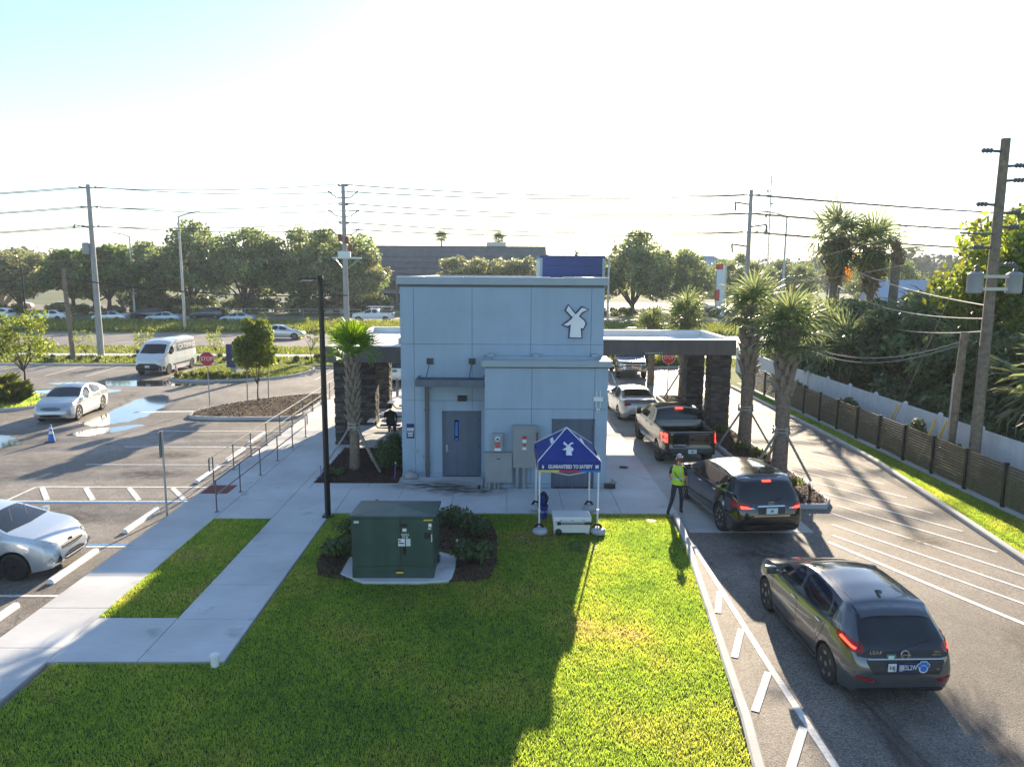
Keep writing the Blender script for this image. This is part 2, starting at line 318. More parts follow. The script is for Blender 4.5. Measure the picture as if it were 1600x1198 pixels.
# ================================================================ THE SETTING
ZW = 0.10
struct(link('ground', raw_mesh('ground', [(-2500,-300,-.05),(2500,-300,-.05),(2500,3500,-.05),(-2500,3500,-.05)], [(0,1,2,3)], 'far_ground')))
lot = sheet('parking_lot', [(-60,-6),(16,-6),(16,54.2),(-60,54.2)], 0.0, 'asphalt_lot')
drive = sheet('drive_lane', [(3.2,-6),(12.2,-6),(13.0,17.2),(13.6,22.5),(14.05,26.5),(14.2,31.4),(14.2,45),(3.3,45)], 0.004, 'asphalt_drive')
road_n = sheet('road', [(-400,67.5),(400,67.5),(400,83.2),(-400,83.2)], 0.0, 'asphalt_road')
road_f = sheet('far_road', [(-400,98.0),(400,98.0),(400,113.5),(-400,113.5)], 0.0, 'asphalt_road')
for y in (72.6, 77.9):
    for i in range(-14, 15): sheet('painted_line', rect(i*12.2-1.5, i*12.2+1.5, y-.07, y+.07), .006, 'line_paint', road_n)
for y in (103.2, 108.4):
    for i in range(-14, 15): sheet('painted_line', rect(i*12.2-1.5, i*12.2+1.5, y-.07, y+.07), .006, 'line_paint', road_f)
for r_, y in ((road_n, 67.8), (road_n, 82.9), (road_f, 98.3), (road_f, 113.2)): sheet('edge_line', rect(-300, 300, y-.06, y+.06), .006, 'line_paint', r_)
def slab(name, x0, x1, y0, y1, z0, z1, mat, bevel=0.0): return struct(MB().bb(x0, x1, y0, y1, z0, z1).build(name, mat, None, bevel=bevel))
slab('median', -400, 400, 83.2, 98.0, -.04, .18, 'verge')
slab('verge', -400, 400, 61.3, 67.5, -.04, .10, 'verge')
slab('roadside_pavement', -400, 400, 59.7, 61.3, -.04, .11, 'concrete')
slab('planting_strip', -400, 400, 54.4, 59.7, -.04, .09, 'verge')
slab('far_verge', -400, 400, 113.5, 119, -.04, .12, 'verge')
sheet('far_lot', [(-140,121),(-66,121),(-66,150),(-140,150)], -.02, 'asphalt_road'); sheet('far_lot', [(12,128),(120,128),(120,175),(12,175)], -.02, 'asphalt_road')
sheet('far_lot', [(-60,122),(-8,122),(-8,133),(-60,133)], -.02, 'asphalt_lot')
sheet('side_lawn', [(14.2,42),(14.18,31.4),(14.0,26),(13.5,21.5),(12.93,17.1),(12.05,-6),(90,-6),(90,54.2),(14.2,54.2)], .095, 'verge')
# stuff that grows on the median and verge: real blades so that the strips have a grassy edge
def blades(name, polys, dens, h, w, z, mat, seed, hvar=.5):
    rng = np.random.default_rng(seed); P = []
    for poly in polys:
        a = np.array(poly); x0, y0 = a.min(0); x1, y1 = a.max(0); n = int((x1-x0)*(y1-y0)*dens)
        q = np.stack([rng.uniform(x0, x1, n), rng.uniform(y0, y1, n)], 1); P.append(q[inpoly(q, poly)])
    P = np.concatenate(P); n = len(P); a = rng.uniform(0, 2*np.pi, n); hh = h*(1-hvar+2*hvar*rng.random(n)); lean = rng.normal(0, .5, (n,2))*hh[:,None]
    ww = w*(.6+.8*rng.random(n)); dx = np.stack([np.cos(a), np.sin(a)], 1)*ww[:,None]*.5
    clump = np.array([noise.noise((float(x)*1.1, float(y)*1.1, 3.1)) for x, y in P[:: max(1, n//60000)]]) if False else 0
    zz = np.full(n, z-.01)
    V = np.empty((n,3,3), np.float32)
    V[:,0,:2] = P-dx; V[:,1,:2] = P+dx; V[:,2,:2] = P+lean; V[:,0,2] = zz; V[:,1,2] = zz; V[:,2,2] = z+hh
    return raw_mesh(name, V.reshape(-1,3), np.arange(n*3).reshape(-1,3), mat)
LAWN = [(-4.9,20.45),(4.8,20.45),(4.72,18.2),(4.45,16.2),(3.95,12.2),(3.55,9.5),(3.0,5.0),(-7.95,5.0),(-7.95,12.25),(-4.9,12.25)]
STRIP = rect(-8.1, -6.5, 14.0, 20.0)
for nm, poly in (('lawn', LAWN), ('lawn_strip', STRIP)):
    mb = MB().prism(poly, -.04, ZW-.015); struct(mb.build(nm, 'lawn_soil'))
PADS = [rect(-3.75,-.95,15.1,18.3)]
def lawn_grass():
    me = blades('lawn_grass', [LAWN, STRIP], 3600, .042, .012, ZW-.01, 'grass_blade', 3)
    return me
o = stuff(link('lawn_grass', lawn_grass())); tag(o, 'short green lawn grass growing in front of the grey building', 'grass')
sideg = [(14.3,42),(14.28,31.4),(14.05,26),(13.52,21.5),(12.98,17.1),(12.4,12),(14.8,12),(14.83,42)]
o = stuff(link('kerbside_grass', blades('kerbside_grass', [sideg], 3000, .045, .014, .1, 'grass_blade', 4))); tag(o, 'narrow grass strip between right kerb and slatted fence', 'grass')
o = stuff(link('median_grass', blades('median_grass', [rect(-75,40,83.4,97.8)], 26, .5, .22, .17, 'shrub_lime', 5))); tag(o, 'tall green grass on the road median', 'grass')
o = stuff(link('verge_grass', blades('verge_grass', [rect(-52,45,61.5,67.3), rect(-48,30,55,59.5)], 34, .16, .12, .1, 'shrub_lime', 6))); tag(o, 'bright grass verge along the near side of the road', 'grass')
# concrete walks made of separate panels with open joints
def panels(parent, x0, x1, y0, y1, nx, ny, z=ZW, mat='concrete', gap=.010, name='concrete_panel'):
    for i in range(nx):
        for j in range(ny):
            a, b = x0+(x1-x0)*i/nx+gap, x0+(x1-x0)*(i+1)/nx-gap; c, d = y0+(y1-y0)*j/ny+gap, y0+(y1-y0)*(j+1)/ny-gap
            MB().bb(a, b, c, d, z-.05, z+random.uniform(-.001, .001)).build(name, mat, parent)
walk = MB()
WR = [(-9.51,-8.1,3,42.2,1,24), (-8.1,-6.5,20.0,42.2,1,13), (-8.1,-6.5,12.3,14.0,1,1), (-6.5,-4.95,12.3,20.5,1,5), (-6.5,5.12,20.5,23.0,7,1), (-6.5,-6.2,23.0,28.4,1,3),
      (-6.2,-.62,23.0,23.55,3,1), (-3.45,-.62,23.55,24.36,2,1), (-6.5,-3.42,28.4,42.2,2,8), (3.36,5.12,23.0,44,1,12)]
for a in WR: walk.bb(a[0]-.0, a[1]+.0, a[2], a[3], -.04, ZW-.02)
walk = struct(walk.build('walkway', 'kerb_concrete'))
for a in WR: panels(walk, *a)
panels(walk, -6.5, -4.95, 20.5-.0, 20.5+.001, 1, 1) if False else None
lane = struct(MB().bb(5.12, 8.55, 19.2, 46, -.04, .006).build('drive_slab', 'kerb_concrete'))
panels(lane, 5.14, 8.55, 19.2, 46, 1, 7, z=.016, mat='slab_concrete', gap=.012)
# kerbs
def kerb(name, path, w=.16, h=.125, z0=-.03, closed=False, mat='kerb_concrete', seg=3.0):
    pts = [Vector((x, y, 0)) for x, y in path]
    if closed: pts.append(pts[0].copy())
    L_ = []; n = len(pts)
    for i, p in enumerate(pts):
        if closed and i in (0, n-1): t = (pts[1]-pts[0]).normalized() + (pts[-1]-pts[-2]).normalized()
        else: t = (pts[min(i+1,n-1)]-pts[max(i-1,0)])
        t.normalize(); nrm = Vector((-t.y, t.x, 0)); L_.append((p+nrm*w/2, p-nrm*w/2, p+nrm*(w/2-.02), p-nrm*(w/2-.03)))
    mb = MB()
    for i in range(n-1):
        a, b = L_[i], L_[i+1]; vs = []
        for q in (a, b): vs += [(q[0].x,q[0].y,z0),(q[1].x,q[1].y,z0),(q[1].x,q[1].y,h-.03),(q[3].x,q[3].y,h),(q[2].x,q[2].y,h),(q[0].x,q[0].y,h-.02)]
        fs = [(k,(k+1)%6,6+(k+1)%6,6+k) for k in range(6)]
        if i == 0 and not closed: fs.append((0,1,2,3,4,5))
        if i == n-2 and not closed: fs.append((11,10,9,8,7,6))
        mb.add(vs, fs)
    return struct(mb.build(name, mat))
def arc(cx, cy, rx, ry, a0, a1, n=10): return [(cx+rx*math.cos(R(a0+(a1-a0)*i/n)), cy+ry*math.sin(R(a0+(a1-a0)*i/n))) for i in range(n+1)]
kerb('kerb', [(5.05,20.6),(4.92,19.2),(4.78,18.0),(4.55,16.2),(4.3,14.2),(4.05,12.25),(3.85,10.6),(3.66,9.5),(3.3,7),(3.1,5)], .17)
kerb('kerb', [(14.2,45),(14.2,38),(14.18,31.4),(14.1,28),(13.95,26),(13.72,24),(13.42,21.5),(13.12,19),(12.88,17.1),(12.5,14),(12.1,10),(12.0,0)], .18, .14)
kerb('kerb', [(-60,54.3),(-28,54.3),(-24.6,54.3)], .16, .13); kerb('kerb', [(-14.8,53.2),(-3,53.2),(5,53.5),(14.0,54.3)], .16, .13)
# painted markings
def line(parent, a, b, w=.1, mat='line_paint', z=.008, name='painted_line'):
    a, b = Vector(a), Vector(b); t = (b-a).normalized(); n = Vector((-t.y, t.x))*w/2
    return sheet(name, [tuple(a+n), tuple(b+n), tuple(b-n), tuple(a-n)], z, mat, parent)
for y in (9.5, 12.35, 15.2, 18.1, 21.85, 23.35, 26.15, 28.9, 31.85): line(lot, (-15.1,y), (-9.62,y), .11)
for y in (18.24, 21.71): line(lot, (-15.1,y), (-9.62,y), .1, 'blue_paint', name='blue_line')
line(lot, (-15.15,21.85), (-15.15,23.35), .1)
for i in range(4): x = -14.9+i*1.4; line(lot, (x, 23.25), (x+.95, 21.95), .16, z=.009)
for i in range(6): x = -39+i*2.75; line(lot, (x+.4, 48.6), (x, 54.0), .1)
line(lot, (-18.3,36.15), (-15.2,36.5), .3); line(lot, (-16.2,47.4), (-13.6,52.4), .1); line(lot, (-12.2,47.4), (-12.0,52.4), .1)
for x in (7.7, 9.9, 12.2): line(lot, (x-.5,46.4), (x,51.4), .1, z=.012)
for pts, w in (([(4.98,18.26),(4.91,15.6),(4.83,12.34),(4.80,9.5),(4.8,5)], .12),):
    for a, b in zip(pts, pts[1:]): line(drive, a, b, w, z=.011)
for a, b in (((4.50,14.39),(4.85,15.45)),((4.29,12.6),(4.77,13.7)),((4.10,10.92),(4.74,12.1)),((4.0,9.3),(4.72,10.5))): line(drive, a, b, .13, z=.015)
line(drive, (8.62,18.5), (9.79,15.76), .14, z=.011); line(drive, (9.79,15.76), (11.9,11.0), .14, z=.011)
for a, b in (((8.95,19.01),(11.6,14.2)),((9.32,19.86),(12.0,15.2)),((9.75,20.81),(12.4,16.2))): line(drive, a, b, .1, z=.011)
for k in range(11): line(drive, (10.22,21.6+1.52*k), (min(12.65+.06*k, 13.2),17.79+1.52*k), .1, z=.011)
# puddle of hose water on the lot
def puddle(name, pts, seed):
    rng = random.Random(seed); q = chaikin(pts, 5); c = Vector((sum(p[0] for p in q)/len(q), sum(p[1] for p in q)/len(q)))
    out = []
    for p in q:
        d = Vector(p)-c; s = 1+.16*noise.noise((p[0]*1.1, p[1]*1.1, seed))+.09*noise.noise((p[0]*3.3, p[1]*3.3, seed)); out.append(tuple(c+d*s))
    return sheet(name, out, .007, 'wet_asphalt')
puddle('puddle', [(-29,45.4),(-24,44.2),(-18.5,44.8),(-17.6,46.0),(-20,47.2),(-26,46.6)], 1)
puddle('puddle', [(-20.2,41.6),(-18.4,41.0),(-17.8,38.4),(-17.0,35.4),(-17.9,33.0),(-19.6,32.8),(-19.4,36)], 2); puddle('puddle', [(-17.2,33.0),(-16.2,33.3),(-16.6,31.6),(-18.4,30.6),(-18.8,31.4)], 5)
puddle('puddle', [(-23.6,31.4),(-20.8,30.8),(-19.2,29.0),(-20.2,27.6),(-22.6,27.0),(-25,28)], 3)
puddle('puddle', [(-27.5,41.8),(-22.5,41.2),(-22,43.2),(-26,43.6)], 4)
st = sheet('stain', rect(-1.0, 1.0, -1.0, 1.0), 0, 'stain', walk); st.location = (-2.2, 23.25, ZW+.006); st.scale = (1.9,.75,1)
st = sheet('stain', rect(-1.0, 1.0, -1.0, 1.0), 0, 'stain', walk); st.location = (-1.2, 22.7, ZW+.008); st.scale = (1.6,.7,1)
for x_, y_, a_, b_ in ((6.0,9.5,.35,3.2),(7.5,9.0,.35,3.4),(6.6,17.5,.9,1.1),(6.9,16.6,.5,.7),(6.1,15.2,.4,2.2),(7.7,16.0,.4,2.4),(11.2,18.6,.7,.6),(10.4,12.6,.9,1.4),(6.8,24.6,.8,1.2),(6.7,33.0,.7,1.5)):
    st = sheet('oil_stain', rect(-1.0, 1.0, -1.0, 1.0), 0, 'stain', drive); st.location = (x_, y_, .021 if y_ > 19.3 and x_ < 8.6 else .0175); st.scale = (a_, b_, 1)
for x_, y_, a_, b_ in ((-12.5,20.2,1.2,.8),(-12.2,25.0,1.4,.9),(-12.6,27.6,1.2,.7),(-18.5,24.5,2.2,1.0),(-17.0,20.5,1.5,1.2)):
    st = sheet('oil_stain', rect(-1.0, 1.0, -1.0, 1.0), 0, 'stain', lot); st.location = (x_, y_, .0115); st.scale = (a_, b_, 1)
# wheel stops
def wheel_stop(x, y, lab, ang=0, ln=1.9):
    mb = MB(); prof = [(-.085,0),(.085,0),(.075,.07),(.045,.115),(-.045,.115),(-.075,.07)]
    n = len(prof); vs = [(px, -ln/2, pz) for px, pz in prof]+[(px, ln/2, pz) for px, pz in prof]
    mb.add(vs, [tuple(range(n)), tuple(range(2*n-1, n-1, -1))]+[(i,(i+1)%n,n+(i+1)%n,n+i) for i in range(n)])
    o = mb.build('wheel_stop', 'white_paint', None, bevel=.012, loc=(x, y, .004)); o.rotation_euler.z = ang
    return tag(o, lab, 'wheel stop', 'wheel stops at the head of the parking stalls')
wheel_stop(-10.13, 20.0, 'white wheel stop in the empty stall beside the tall sign post'); wheel_stop(-10.15, 16.75, 'white wheel stop just ahead of the white hatchback nose')
wheel_stop(-10.15, 13.7, 'white wheel stop in front of the car cut by the left edge'); wheel_stop(-10.15, 24.75, 'white wheel stop beside the looped end of the handrail')
wheel_stop(-10.2, 27.5, 'white wheel stop second along the handrail'); wheel_stop(-10.3, 30.3, 'white wheel stop nearest the mulch island')
wheel_stop(-15.2, 51.8, 'short white wheel stop near the far kerb behind the island', R(-25))
# tactile pad, drains
mb = MB().bb(-9.45,-8.6,22.35,23.25,ZW,ZW+.008)
for i in range(8):
    for j in range(8): mb.lathe([(.022,0),(.016,.012)], 6, Matrix.Translation((-9.4+.1*i+.02, 22.42+.1*j+.03, ZW+.008)))
tag(mb.build('tactile_pad', 'brick_red'), 'dark red tactile warning pad at the end of the ramp', 'tactile pad')
def drain(x, y, z, r, lab, mat='iron'):
    mb = MB().lathe([(r,0),(r,.012),(r*.9,.016),(r*.3,.012)], 20, Matrix.Translation((x, y, z)))
    for i in range(-3, 4): mb.bb(x-math.sqrt(max(0,.7*r*r-(i*r*.22)**2)), x+math.sqrt(max(0,.7*r*r-(i*r*.22)**2)), y+i*r*.22-.01, y+i*r*.22+.01, z+.012, z+.02)
    tag(mb.build('drain_cover', mat), lab, 'drain cover')
drain(2.05, 17.9, ZW-.01, .42, 'rusty round drain cover in the lawn by the white cooler'); drain(4.35, 25.6, ZW, .17, 'small round drain cover in the concrete beside the building')
drain(4.2, 19.9, ZW-.01, .16, 'small dark cover at the lawn corner near the kerb', 'black_plastic'); drain(1.35, 22.0, ZW, .1, 'small flat cover in the concrete behind the tent', 'black_plastic')
# mulch beds
def lumps(name, poly, z, mat, dens, size, seed, parent=None, keep_out=(-3.78,-1.02,15.5,17.65)):
    rng = np.random.default_rng(seed); a = np.array(poly); x0, y0 = a.min(0); x1, y1 = a.max(0); n = int((x1-x0)*(y1-y0)*dens)
    P = np.stack([rng.uniform(x0,x1,n), rng.uniform(y0,y1,n)], 1); P = P[inpoly(P, poly)]; P = P[~((P[:,0] > keep_out[0]) & (P[:,0] < keep_out[1]) & (P[:,1] > keep_out[2]) & (P[:,1] < keep_out[3]))]; n = len(P)
    ang = rng.uniform(0, 6.28, n); L_ = size*(.5+rng.random(n)); W_ = L_*.3; tl = rng.normal(0, .35, n)
    d = np.stack([np.cos(ang), np.sin(ang)], 1); e = np.stack([-d[:,1], d[:,0]], 1); z_ = z+rng.random(n)*.03
    V = np.empty((n,4,3), np.float32)
    for k, (su, sv) in enumerate(((-1,-1),(1,-1),(1,1),(-1,1))):
        V[:,k,:2] = P+d*(su*L_/2)[:,None]+e*(sv*W_/2)[:,None]; V[:,k,2] = z_+su*tl*L_*.5+.01
    o = stuff(link(name, raw_mesh(name, V.reshape(-1,3), np.arange(n*4).reshape(-1,4), mat), parent)); return o
M('mulch_chip', (.075, .034, .022), .9, var=.3, vs_=9, island=.6); M('mulch_chip_tan', (.16, .10, .06), .9, var=.3, vs_=9, island=.6)
def bed(name, poly, z, lab, chip='mulch_chip', dens=260):
    b = struct(MB().prism(poly, -.03, z).build(name, 'mulch')); o = lumps('mulch_chips', poly, z, chip, dens, .09, len(poly)); tag(o, lab, 'mulch'); return b
BED_T = chaikin([(-4.5,16.2),(-3.4,15.75),(-.85,15.7),(-.1,16.0),(-.15,19.6),(-.9,20.3),(-3.4,20.2),(-4.3,19.0)], 1)
bed('mulch_bed', BED_T, ZW+.02, 'dark red mulch chips around the green transformer')
bed('mulch_bed', rect(-6.2,-3.45,23.57,28.38), ZW+.02, 'dark mulch chips in the planter left of the building')
BED_R = [(8.95,21.3),(9.75,21.3),(10.05,21.8),(10.15,24),(10.2,30),(10.3,41),(8.75,41),(8.75,36),(8.75,27),(8.7,25)]
bed('mulch_bed', BED_R, .12, 'brown mulch chips under the staked palms beside the drive')
kerb('kerb', BED_R, .15, .15, closed=True)
ISL = chaikin([(-15.2,35.2),(-14.6,34.35),(-10.3,34.4),(-9.7,35),(-9.75,41.2),(-10.6,41.4),(-13,39.8),(-15.0,37)], 2)
bed('mulch_bed', ISL, .12, 'sunlit brown mulch chips on the kerbed parking island', 'mulch_chip_tan'); kerb('kerb', ISL, .16, .15, closed=True)
ISL2 = chaikin([(-40,36.2),(-26,36.0),(-23.9,36.6),(-23.7,38.4),(-25.4,40.4),(-29,43),(-40,44)], 2)
struct(MB().prism(ISL2, -.03, .12).build('planted_island', 'verge')); kerb('kerb', ISL2, .16, .15, closed=True)
o = stuff(link('island_grass', blades('island_grass', [ISL2], 300, .12, .04, .12, 'grass_blade', 9))); tag(o, 'pale grass on the rounded planted island at left', 'grass')
ISL3 = chaikin([(-21.6,48.0),(-21.2,46.6),(-18.3,46.2),(-14.6,47.6),(-13.6,50),(-13.4,53.2),(-16,54.3),(-21.5,54.4)], 2)
struct(MB().prism(ISL3, -.03, .12).build('planted_island', 'verge')); kerb('kerb', ISL3, .16, .15, closed=True)
o = stuff(link('island_grass', blades('island_grass', [ISL3], 150, .1, .05, .12, 'shrub_lime', 10))); tag(o, 'bright grass around the roadside monument sign', 'grass')
# ================================================================ THE COFFEE KIOSK
kio = thing('kiosk_building', 'grey blue stucco kiosk with white windmill emblem and stepped front', 'building', (0, 24.4, ZW))
KY = 24.4
def kp(mb, name, mats, parent=None, **k):
    o = mb.build(name, mats, parent or kio, **k)
    if parent is None: o.matrix_parent_inverse = Matrix.Translation((0, -24.4, -ZW))
    return o
kp(MB().bb(-3.37,3.33,24.42,38,-.02,6.62), 'wall_core', 'stucco_joint'); kp(MB().bb(-.55,3.33,23.12,24.43,-.02,4.05), 'lower_core', 'stucco_joint')
def wall_panels(x, z, y0, y1, skip=None):
    for i in range(len(x)-1):
        for j in range(len(z)-1):
            a, b, c, d = x[i], x[i+1], z[j], z[j+1]
            for (a2, b2, c2, d2) in (skip(a, b, c, d) if skip else [(a, b, c, d)]):
                kp(MB().bb(a2+.006, b2-.006, y0, y1, c2+.006, d2-.006), 'wall_panel', 'stucco', bevel=.004)
def cut_door(x0, x1, zt):
    def f(a, b, c, d):
        if b <= x0 or a >= x1 or c >= zt: return [(a, b, c, d)]
        r = []
        if a < x0-.02: r.append((a, x0+.008, c, d))
        if b > x1+.02: r.append((x1-.008, b, c, d))
        if d > zt+.02: r.append((max(a, x0), min(b, x1), zt-.008, d))
        return r
    return f
wall_panels([-3.4,-2.95,-1.02,.93,2.93,3.36], [4.62,6.5], 24.4, 24.425); wall_panels([-3.4,-2.95,-1.02,.93,2.93,3.36], [2.72,4.62], 24.4, 24.425)
wall_panels([-3.4,-2.95,-1.02,-.57], [.22,2.72], 24.4, 24.425, cut_door(-2.0,-.76,2.3))
wall_panels([-.57,.93,2.93,3.36], [.22,2.68,4.0], 23.1, 23.125, cut_door(1.62,2.92,2.3))
for y0, x0, x1, d in ((24.385,-3.41,-2.0,0),(24.385,-.76,-.57,0),(23.085,-.58,1.62,0),(23.085,2.92,3.37,0)): kp(MB().bb(x0,x1,y0,y0+.04,-.02,.215), 'base_trim', 'stucco', bevel=.004)
# side walls
for k in range(5):
    ya = 24.44+k*2.7; kp(MB().bb(-3.4,-3.375,ya+.008,ya+2.69,.0,4.6), 'wall_panel', 'stucco'); kp(MB().bb(-3.4,-3.375,ya+.008,ya+2.69,4.62,6.5), 'wall_panel', 'stucco')
    kp(MB().bb(3.335,3.36,ya+.008,ya+2.69,.0,4.6), 'wall_panel', 'stucco'); kp(MB().bb(3.335,3.36,ya+.008,ya+2.69,4.62,6.5), 'wall_panel', 'stucco')
kp(MB().bb(-.57,-.545,23.13,24.4,0,4.0), 'wall_panel', 'stucco'); kp(MB().bb(3.335,3.36,23.13,24.43,0,4.0), 'wall_panel', 'stucco')
# copings and roofs
def coping(x0, x1, y0, y1, z, t=.2, w=.3):
    mb = MB()
    for a in ((x0,x1,y0,y0+w),(x0,x1,y1-w,y1),(x0,x0+w,y0+w,y1-w),(x1-w,x1,y0+w,y1-w)): mb.bb(*a, z-t, z)
    return kp(mb, 'coping', 'coping_metal', bevel=.012)
coping(-3.5,3.46,24.3,38.1,6.82,.24); kp(MB().bb(-3.3,3.3,24.6,37.9,6.5,6.66), 'roof', 'white_roof')
for x0, x1 in ((-3.5,-2.6),(-2.58,-1.3),(-1.28,1.55),(1.95,3.44)): kp(MB().bb(x0+.03, x1, 24.34,24.62,6.82,6.84), 'coping_cap', 'white_roof')
coping(-.66,3.46,23.0,24.44,4.24,.2,.28); kp(MB().bb(-.4,3.3,23.2,24.36,4.05,4.12), 'lower_roof', 'white_roof')
for x in (-.5, 1.0, 2.95): kp(MB().bb(x,x+.2,24.12,24.39,4.24,4.33), 'roof_bracket', 'coping_metal')
# tower block
tw = MB().bb(1.72,4.42,33.0,36.2,3.6,7.62); tw = kp(tw, 'blue_tower', 'navy_panel')
for i in range(10): MB().bb(1.70,4.44,32.975,33.0,3.7+.4*i,4.085+.4*i).build('metal_panel', 'navy_panel', tw, bevel=.006)
MB().bb(4.40,4.52,32.95,36.2,3.6,7.7).build('corner_trim', 'coping_metal', tw); MB().bb(1.62,1.74,32.95,36.2,3.6,7.7).build('corner_trim', 'coping_metal', tw); MB().bb(1.62,4.52,32.93,36.2,7.62,7.73).build('cap_trim', 'navy_panel', tw)
# doors
def door(x0, x1, y, name_lab, handle_left=True, glass=False):
    d = kp(MB().bb(x0,x1,y-.012,y+.05,.0,2.3), 'door', 'door_paint', bevel=.004)
    fr = MB()
    for a in ((x0-.06,x0,0,2.36),(x1,x1+.06,0,2.36),(x0-.06,x1+.06,2.3,2.37)): fr.bb(a[0],a[1],y-.035,y+.06,a[2],a[3])
    fr.build('door_frame', 'door_paint', d, bevel=.003)
    MB().bb(x0+.03,x1-.03,y-.02,y-.012,.02,.12).build('door_sweep', 'dark_metal', d)
    hx = x0+.1 if handle_left else x1-.1
    MB().bb(hx-.035,hx+.035,y-.03,y-.012,.95,1.2).tube([(hx,y-.03,1.02),(hx,y-.07,1.02),(hx+.12,y-.07,1.02)], .012, 6).build('handle', 'galv', d)
    for z in (.3,1.15,2.05): MB().bb(x1-.02,x1+.02,y-.03,y-.01,z-.06,z+.06).build('hinge', 'dark_metal', d)
    return d
d1 = door(-1.98,-.78,24.42,'a'); d1['label'] = 'charcoal steel door with narrow glass strip'
d1.data.name = 'door'
MB().bb(-1.62,-1.48,24.396,24.406,1.35,2.05).build('door_glass', 'car_glass', d1); MB().bb(-1.60,-1.50,24.392,24.396,1.5,2.0).build('decal', 'trim_blue', d1); MB().bb(-1.60,-1.50,24.392,24.396,1.36,1.44).build('decal', 'trim_blue', d1)
d2 = door(1.64,2.9,23.12,'b', True)
MB().bb(1.62+.62,1.63+.65,23.085,23.1,.02,2.28).build('door_astragal', 'door_paint', d2)
# awning
aw = kp(MB().bb(-2.78,-.6,23.32,24.39,3.42,3.5), 'awning', 'dark_metal')
mb = MB(); mb.bb(-2.8,-.58,23.28,23.33,3.36,3.58); mb.bb(-2.8,-2.75,23.33,24.39,3.36,3.58); mb.bb(-.63,-.58,23.33,24.39,3.36,3.58); mb.build('gutter', 'door_paint', aw, bevel=.01)
for x in (-2.42,-1.02):
    MB().tube([(x,24.38,4.05),(x-.08,23.6,3.5)], .018, 6).build('hanger_rod', 'door_paint', aw); MB().bb(x-.11,x+.11,24.36,24.399,3.95,4.15).build('wall_plate', 'dark_metal', aw, bevel=.004)
for x in (-2.0,-1.4,-.8): MB().box((x,23.5,3.505), (.03,.03,.02)).build('bolt', 'white_paint', aw)
kp(MB().bb(-2.60,-2.48,24.28,24.396,.02,3.4).bb(-2.62,-2.46,24.27,24.397,.5,.54).bb(-2.62,-2.46,24.27,24.397,2.4,2.44), 'downspout', 'fascia_metal', bevel=.01)
kp(MB().bb(-1.5,-1.2,24.24,24.399,2.72,2.9).bb(-1.47,-1.23,24.2,24.25,2.74,2.84), 'wall_lamp', 'black_plastic', bevel=.008)
def wall_sign():
    s = kp(MB().bb(-3.24,-2.98,24.385,24.4,1.42,1.92), 'notice_sign', 'navy', bevel=.002)
    MB().bb(-3.23,-2.99,24.381,24.385,1.68,1.78).build('white_band', 'white_paint', s)
    text_mesh('lettering', 'NOTICE', .07, 'navy', s, Matrix.Translation((-3.11,24.379,1.73)) @ FRONT)
    for k, w in enumerate((.2,.16,.18)): MB().bb(-3.11-w/2,-3.11+w/2,24.381,24.385,1.6-k*.055,1.63-k*.055).build('text_line', 'white_paint', s)
wall_sign()
kp(MB().bb(-2.98,-2.88,24.34,24.4,.92,1.06), 'outlet_box', 'galv', bevel=.01); kp(MB().tube([(-2.68,24.39,.82),(-2.68,24.3,.82),(-2.68,24.3,.74)], .022, 6), 'hose_tap', 'galv')
# white antenna bracket and camera
ab = kp(MB().bb(2.9,3.2,23.02,23.1,2.95,3.09), 'antenna_box', 'white_plastic', bevel=.01)
for x in (2.99,3.11): MB().tube([(x,23.04,2.72),(x,23.04,3.3)], .012, 6).build('antenna', 'white_plastic', ab)
MB().lathe([(.0,-.07),(.05,-.06),(.06,0),(.05,.05),(.02,.06)], 14, Matrix.Translation((3.05,23.03,2.66))).build('camera_dome', 'white_plastic', ab, smooth=True); MB().lathe([(.028,0),(.02,.03)], 10, Matrix.Translation((3.05,22.975,2.65)) @ Matrix.Rotation(R(90),4,'X')).build('camera_lens', 'black_plastic', ab)
kp(MB().bb(3.36,3.44,24.1,25.4,.75,2.0), 'menu_panel', 'navy', bevel=.008)
# windmill emblem
WM = [[(-.30,-1.0),(.32,-1.02),(.26,-.22),(.44,.02),(.02,.40),(-.02,.40),(-.22,.1)],
      [(-.02,.38),(-.18,.24),(-.50,.62),(-.38,.92)], [(.02,.40),(.16,.26),(.32,.52),(.62,.68),(.34,.80)],
      [(-.22,.10),(-.24,-.22),(-.42,-.32),(-.64,-.24),(-.44,-.12)], [(.26,-.22),(.44,.02),(.52,-.18),(.40,-.48),(.28,-.42)]]
def windmill(parent, M4, s, mat, thick, back=None, halo=None):
    for k, pl in enumerate(WM):
        off = .0015*k
        o = MB().prism([(x*s, y*s) for x, y in pl], 0, thick+off).build('emblem_blade' if k else 'emblem_body', mat, parent); o.matrix_local = (parent.matrix_parent_inverse.inverted() if False else Matrix.Identity(4)) @ M4
        if back:
            n_ = len(pl); ofs = []
            ar_ = sum(pl[i][0]*pl[(i+1)%n_][1]-pl[(i+1)%n_][0]*pl[i][1] for i in range(n_))
            for i in range(n_):
                e1 = Vector((pl[i][0]-pl[i-1][0], pl[i][1]-pl[i-1][1])).normalized(); e2 = Vector((pl[(i+1)%n_][0]-pl[i][0], pl[(i+1)%n_][1]-pl[i][1])).normalized()
                nn = (Vector((e1.y,-e1.x))+Vector((e2.y,-e2.x)))*(1 if ar_ > 0 else -1); nn = nn.normalized() if nn.length > .1 else Vector((0,0)); ofs.append((pl[i][0]*s+nn.x*.055*s/.56, pl[i][1]*s+nn.y*.055*s/.56))
            b = MB().prism(ofs, -thick*.7-off, -thick*.2-off).build('emblem_backing', back, parent); b.matrix_local = M4
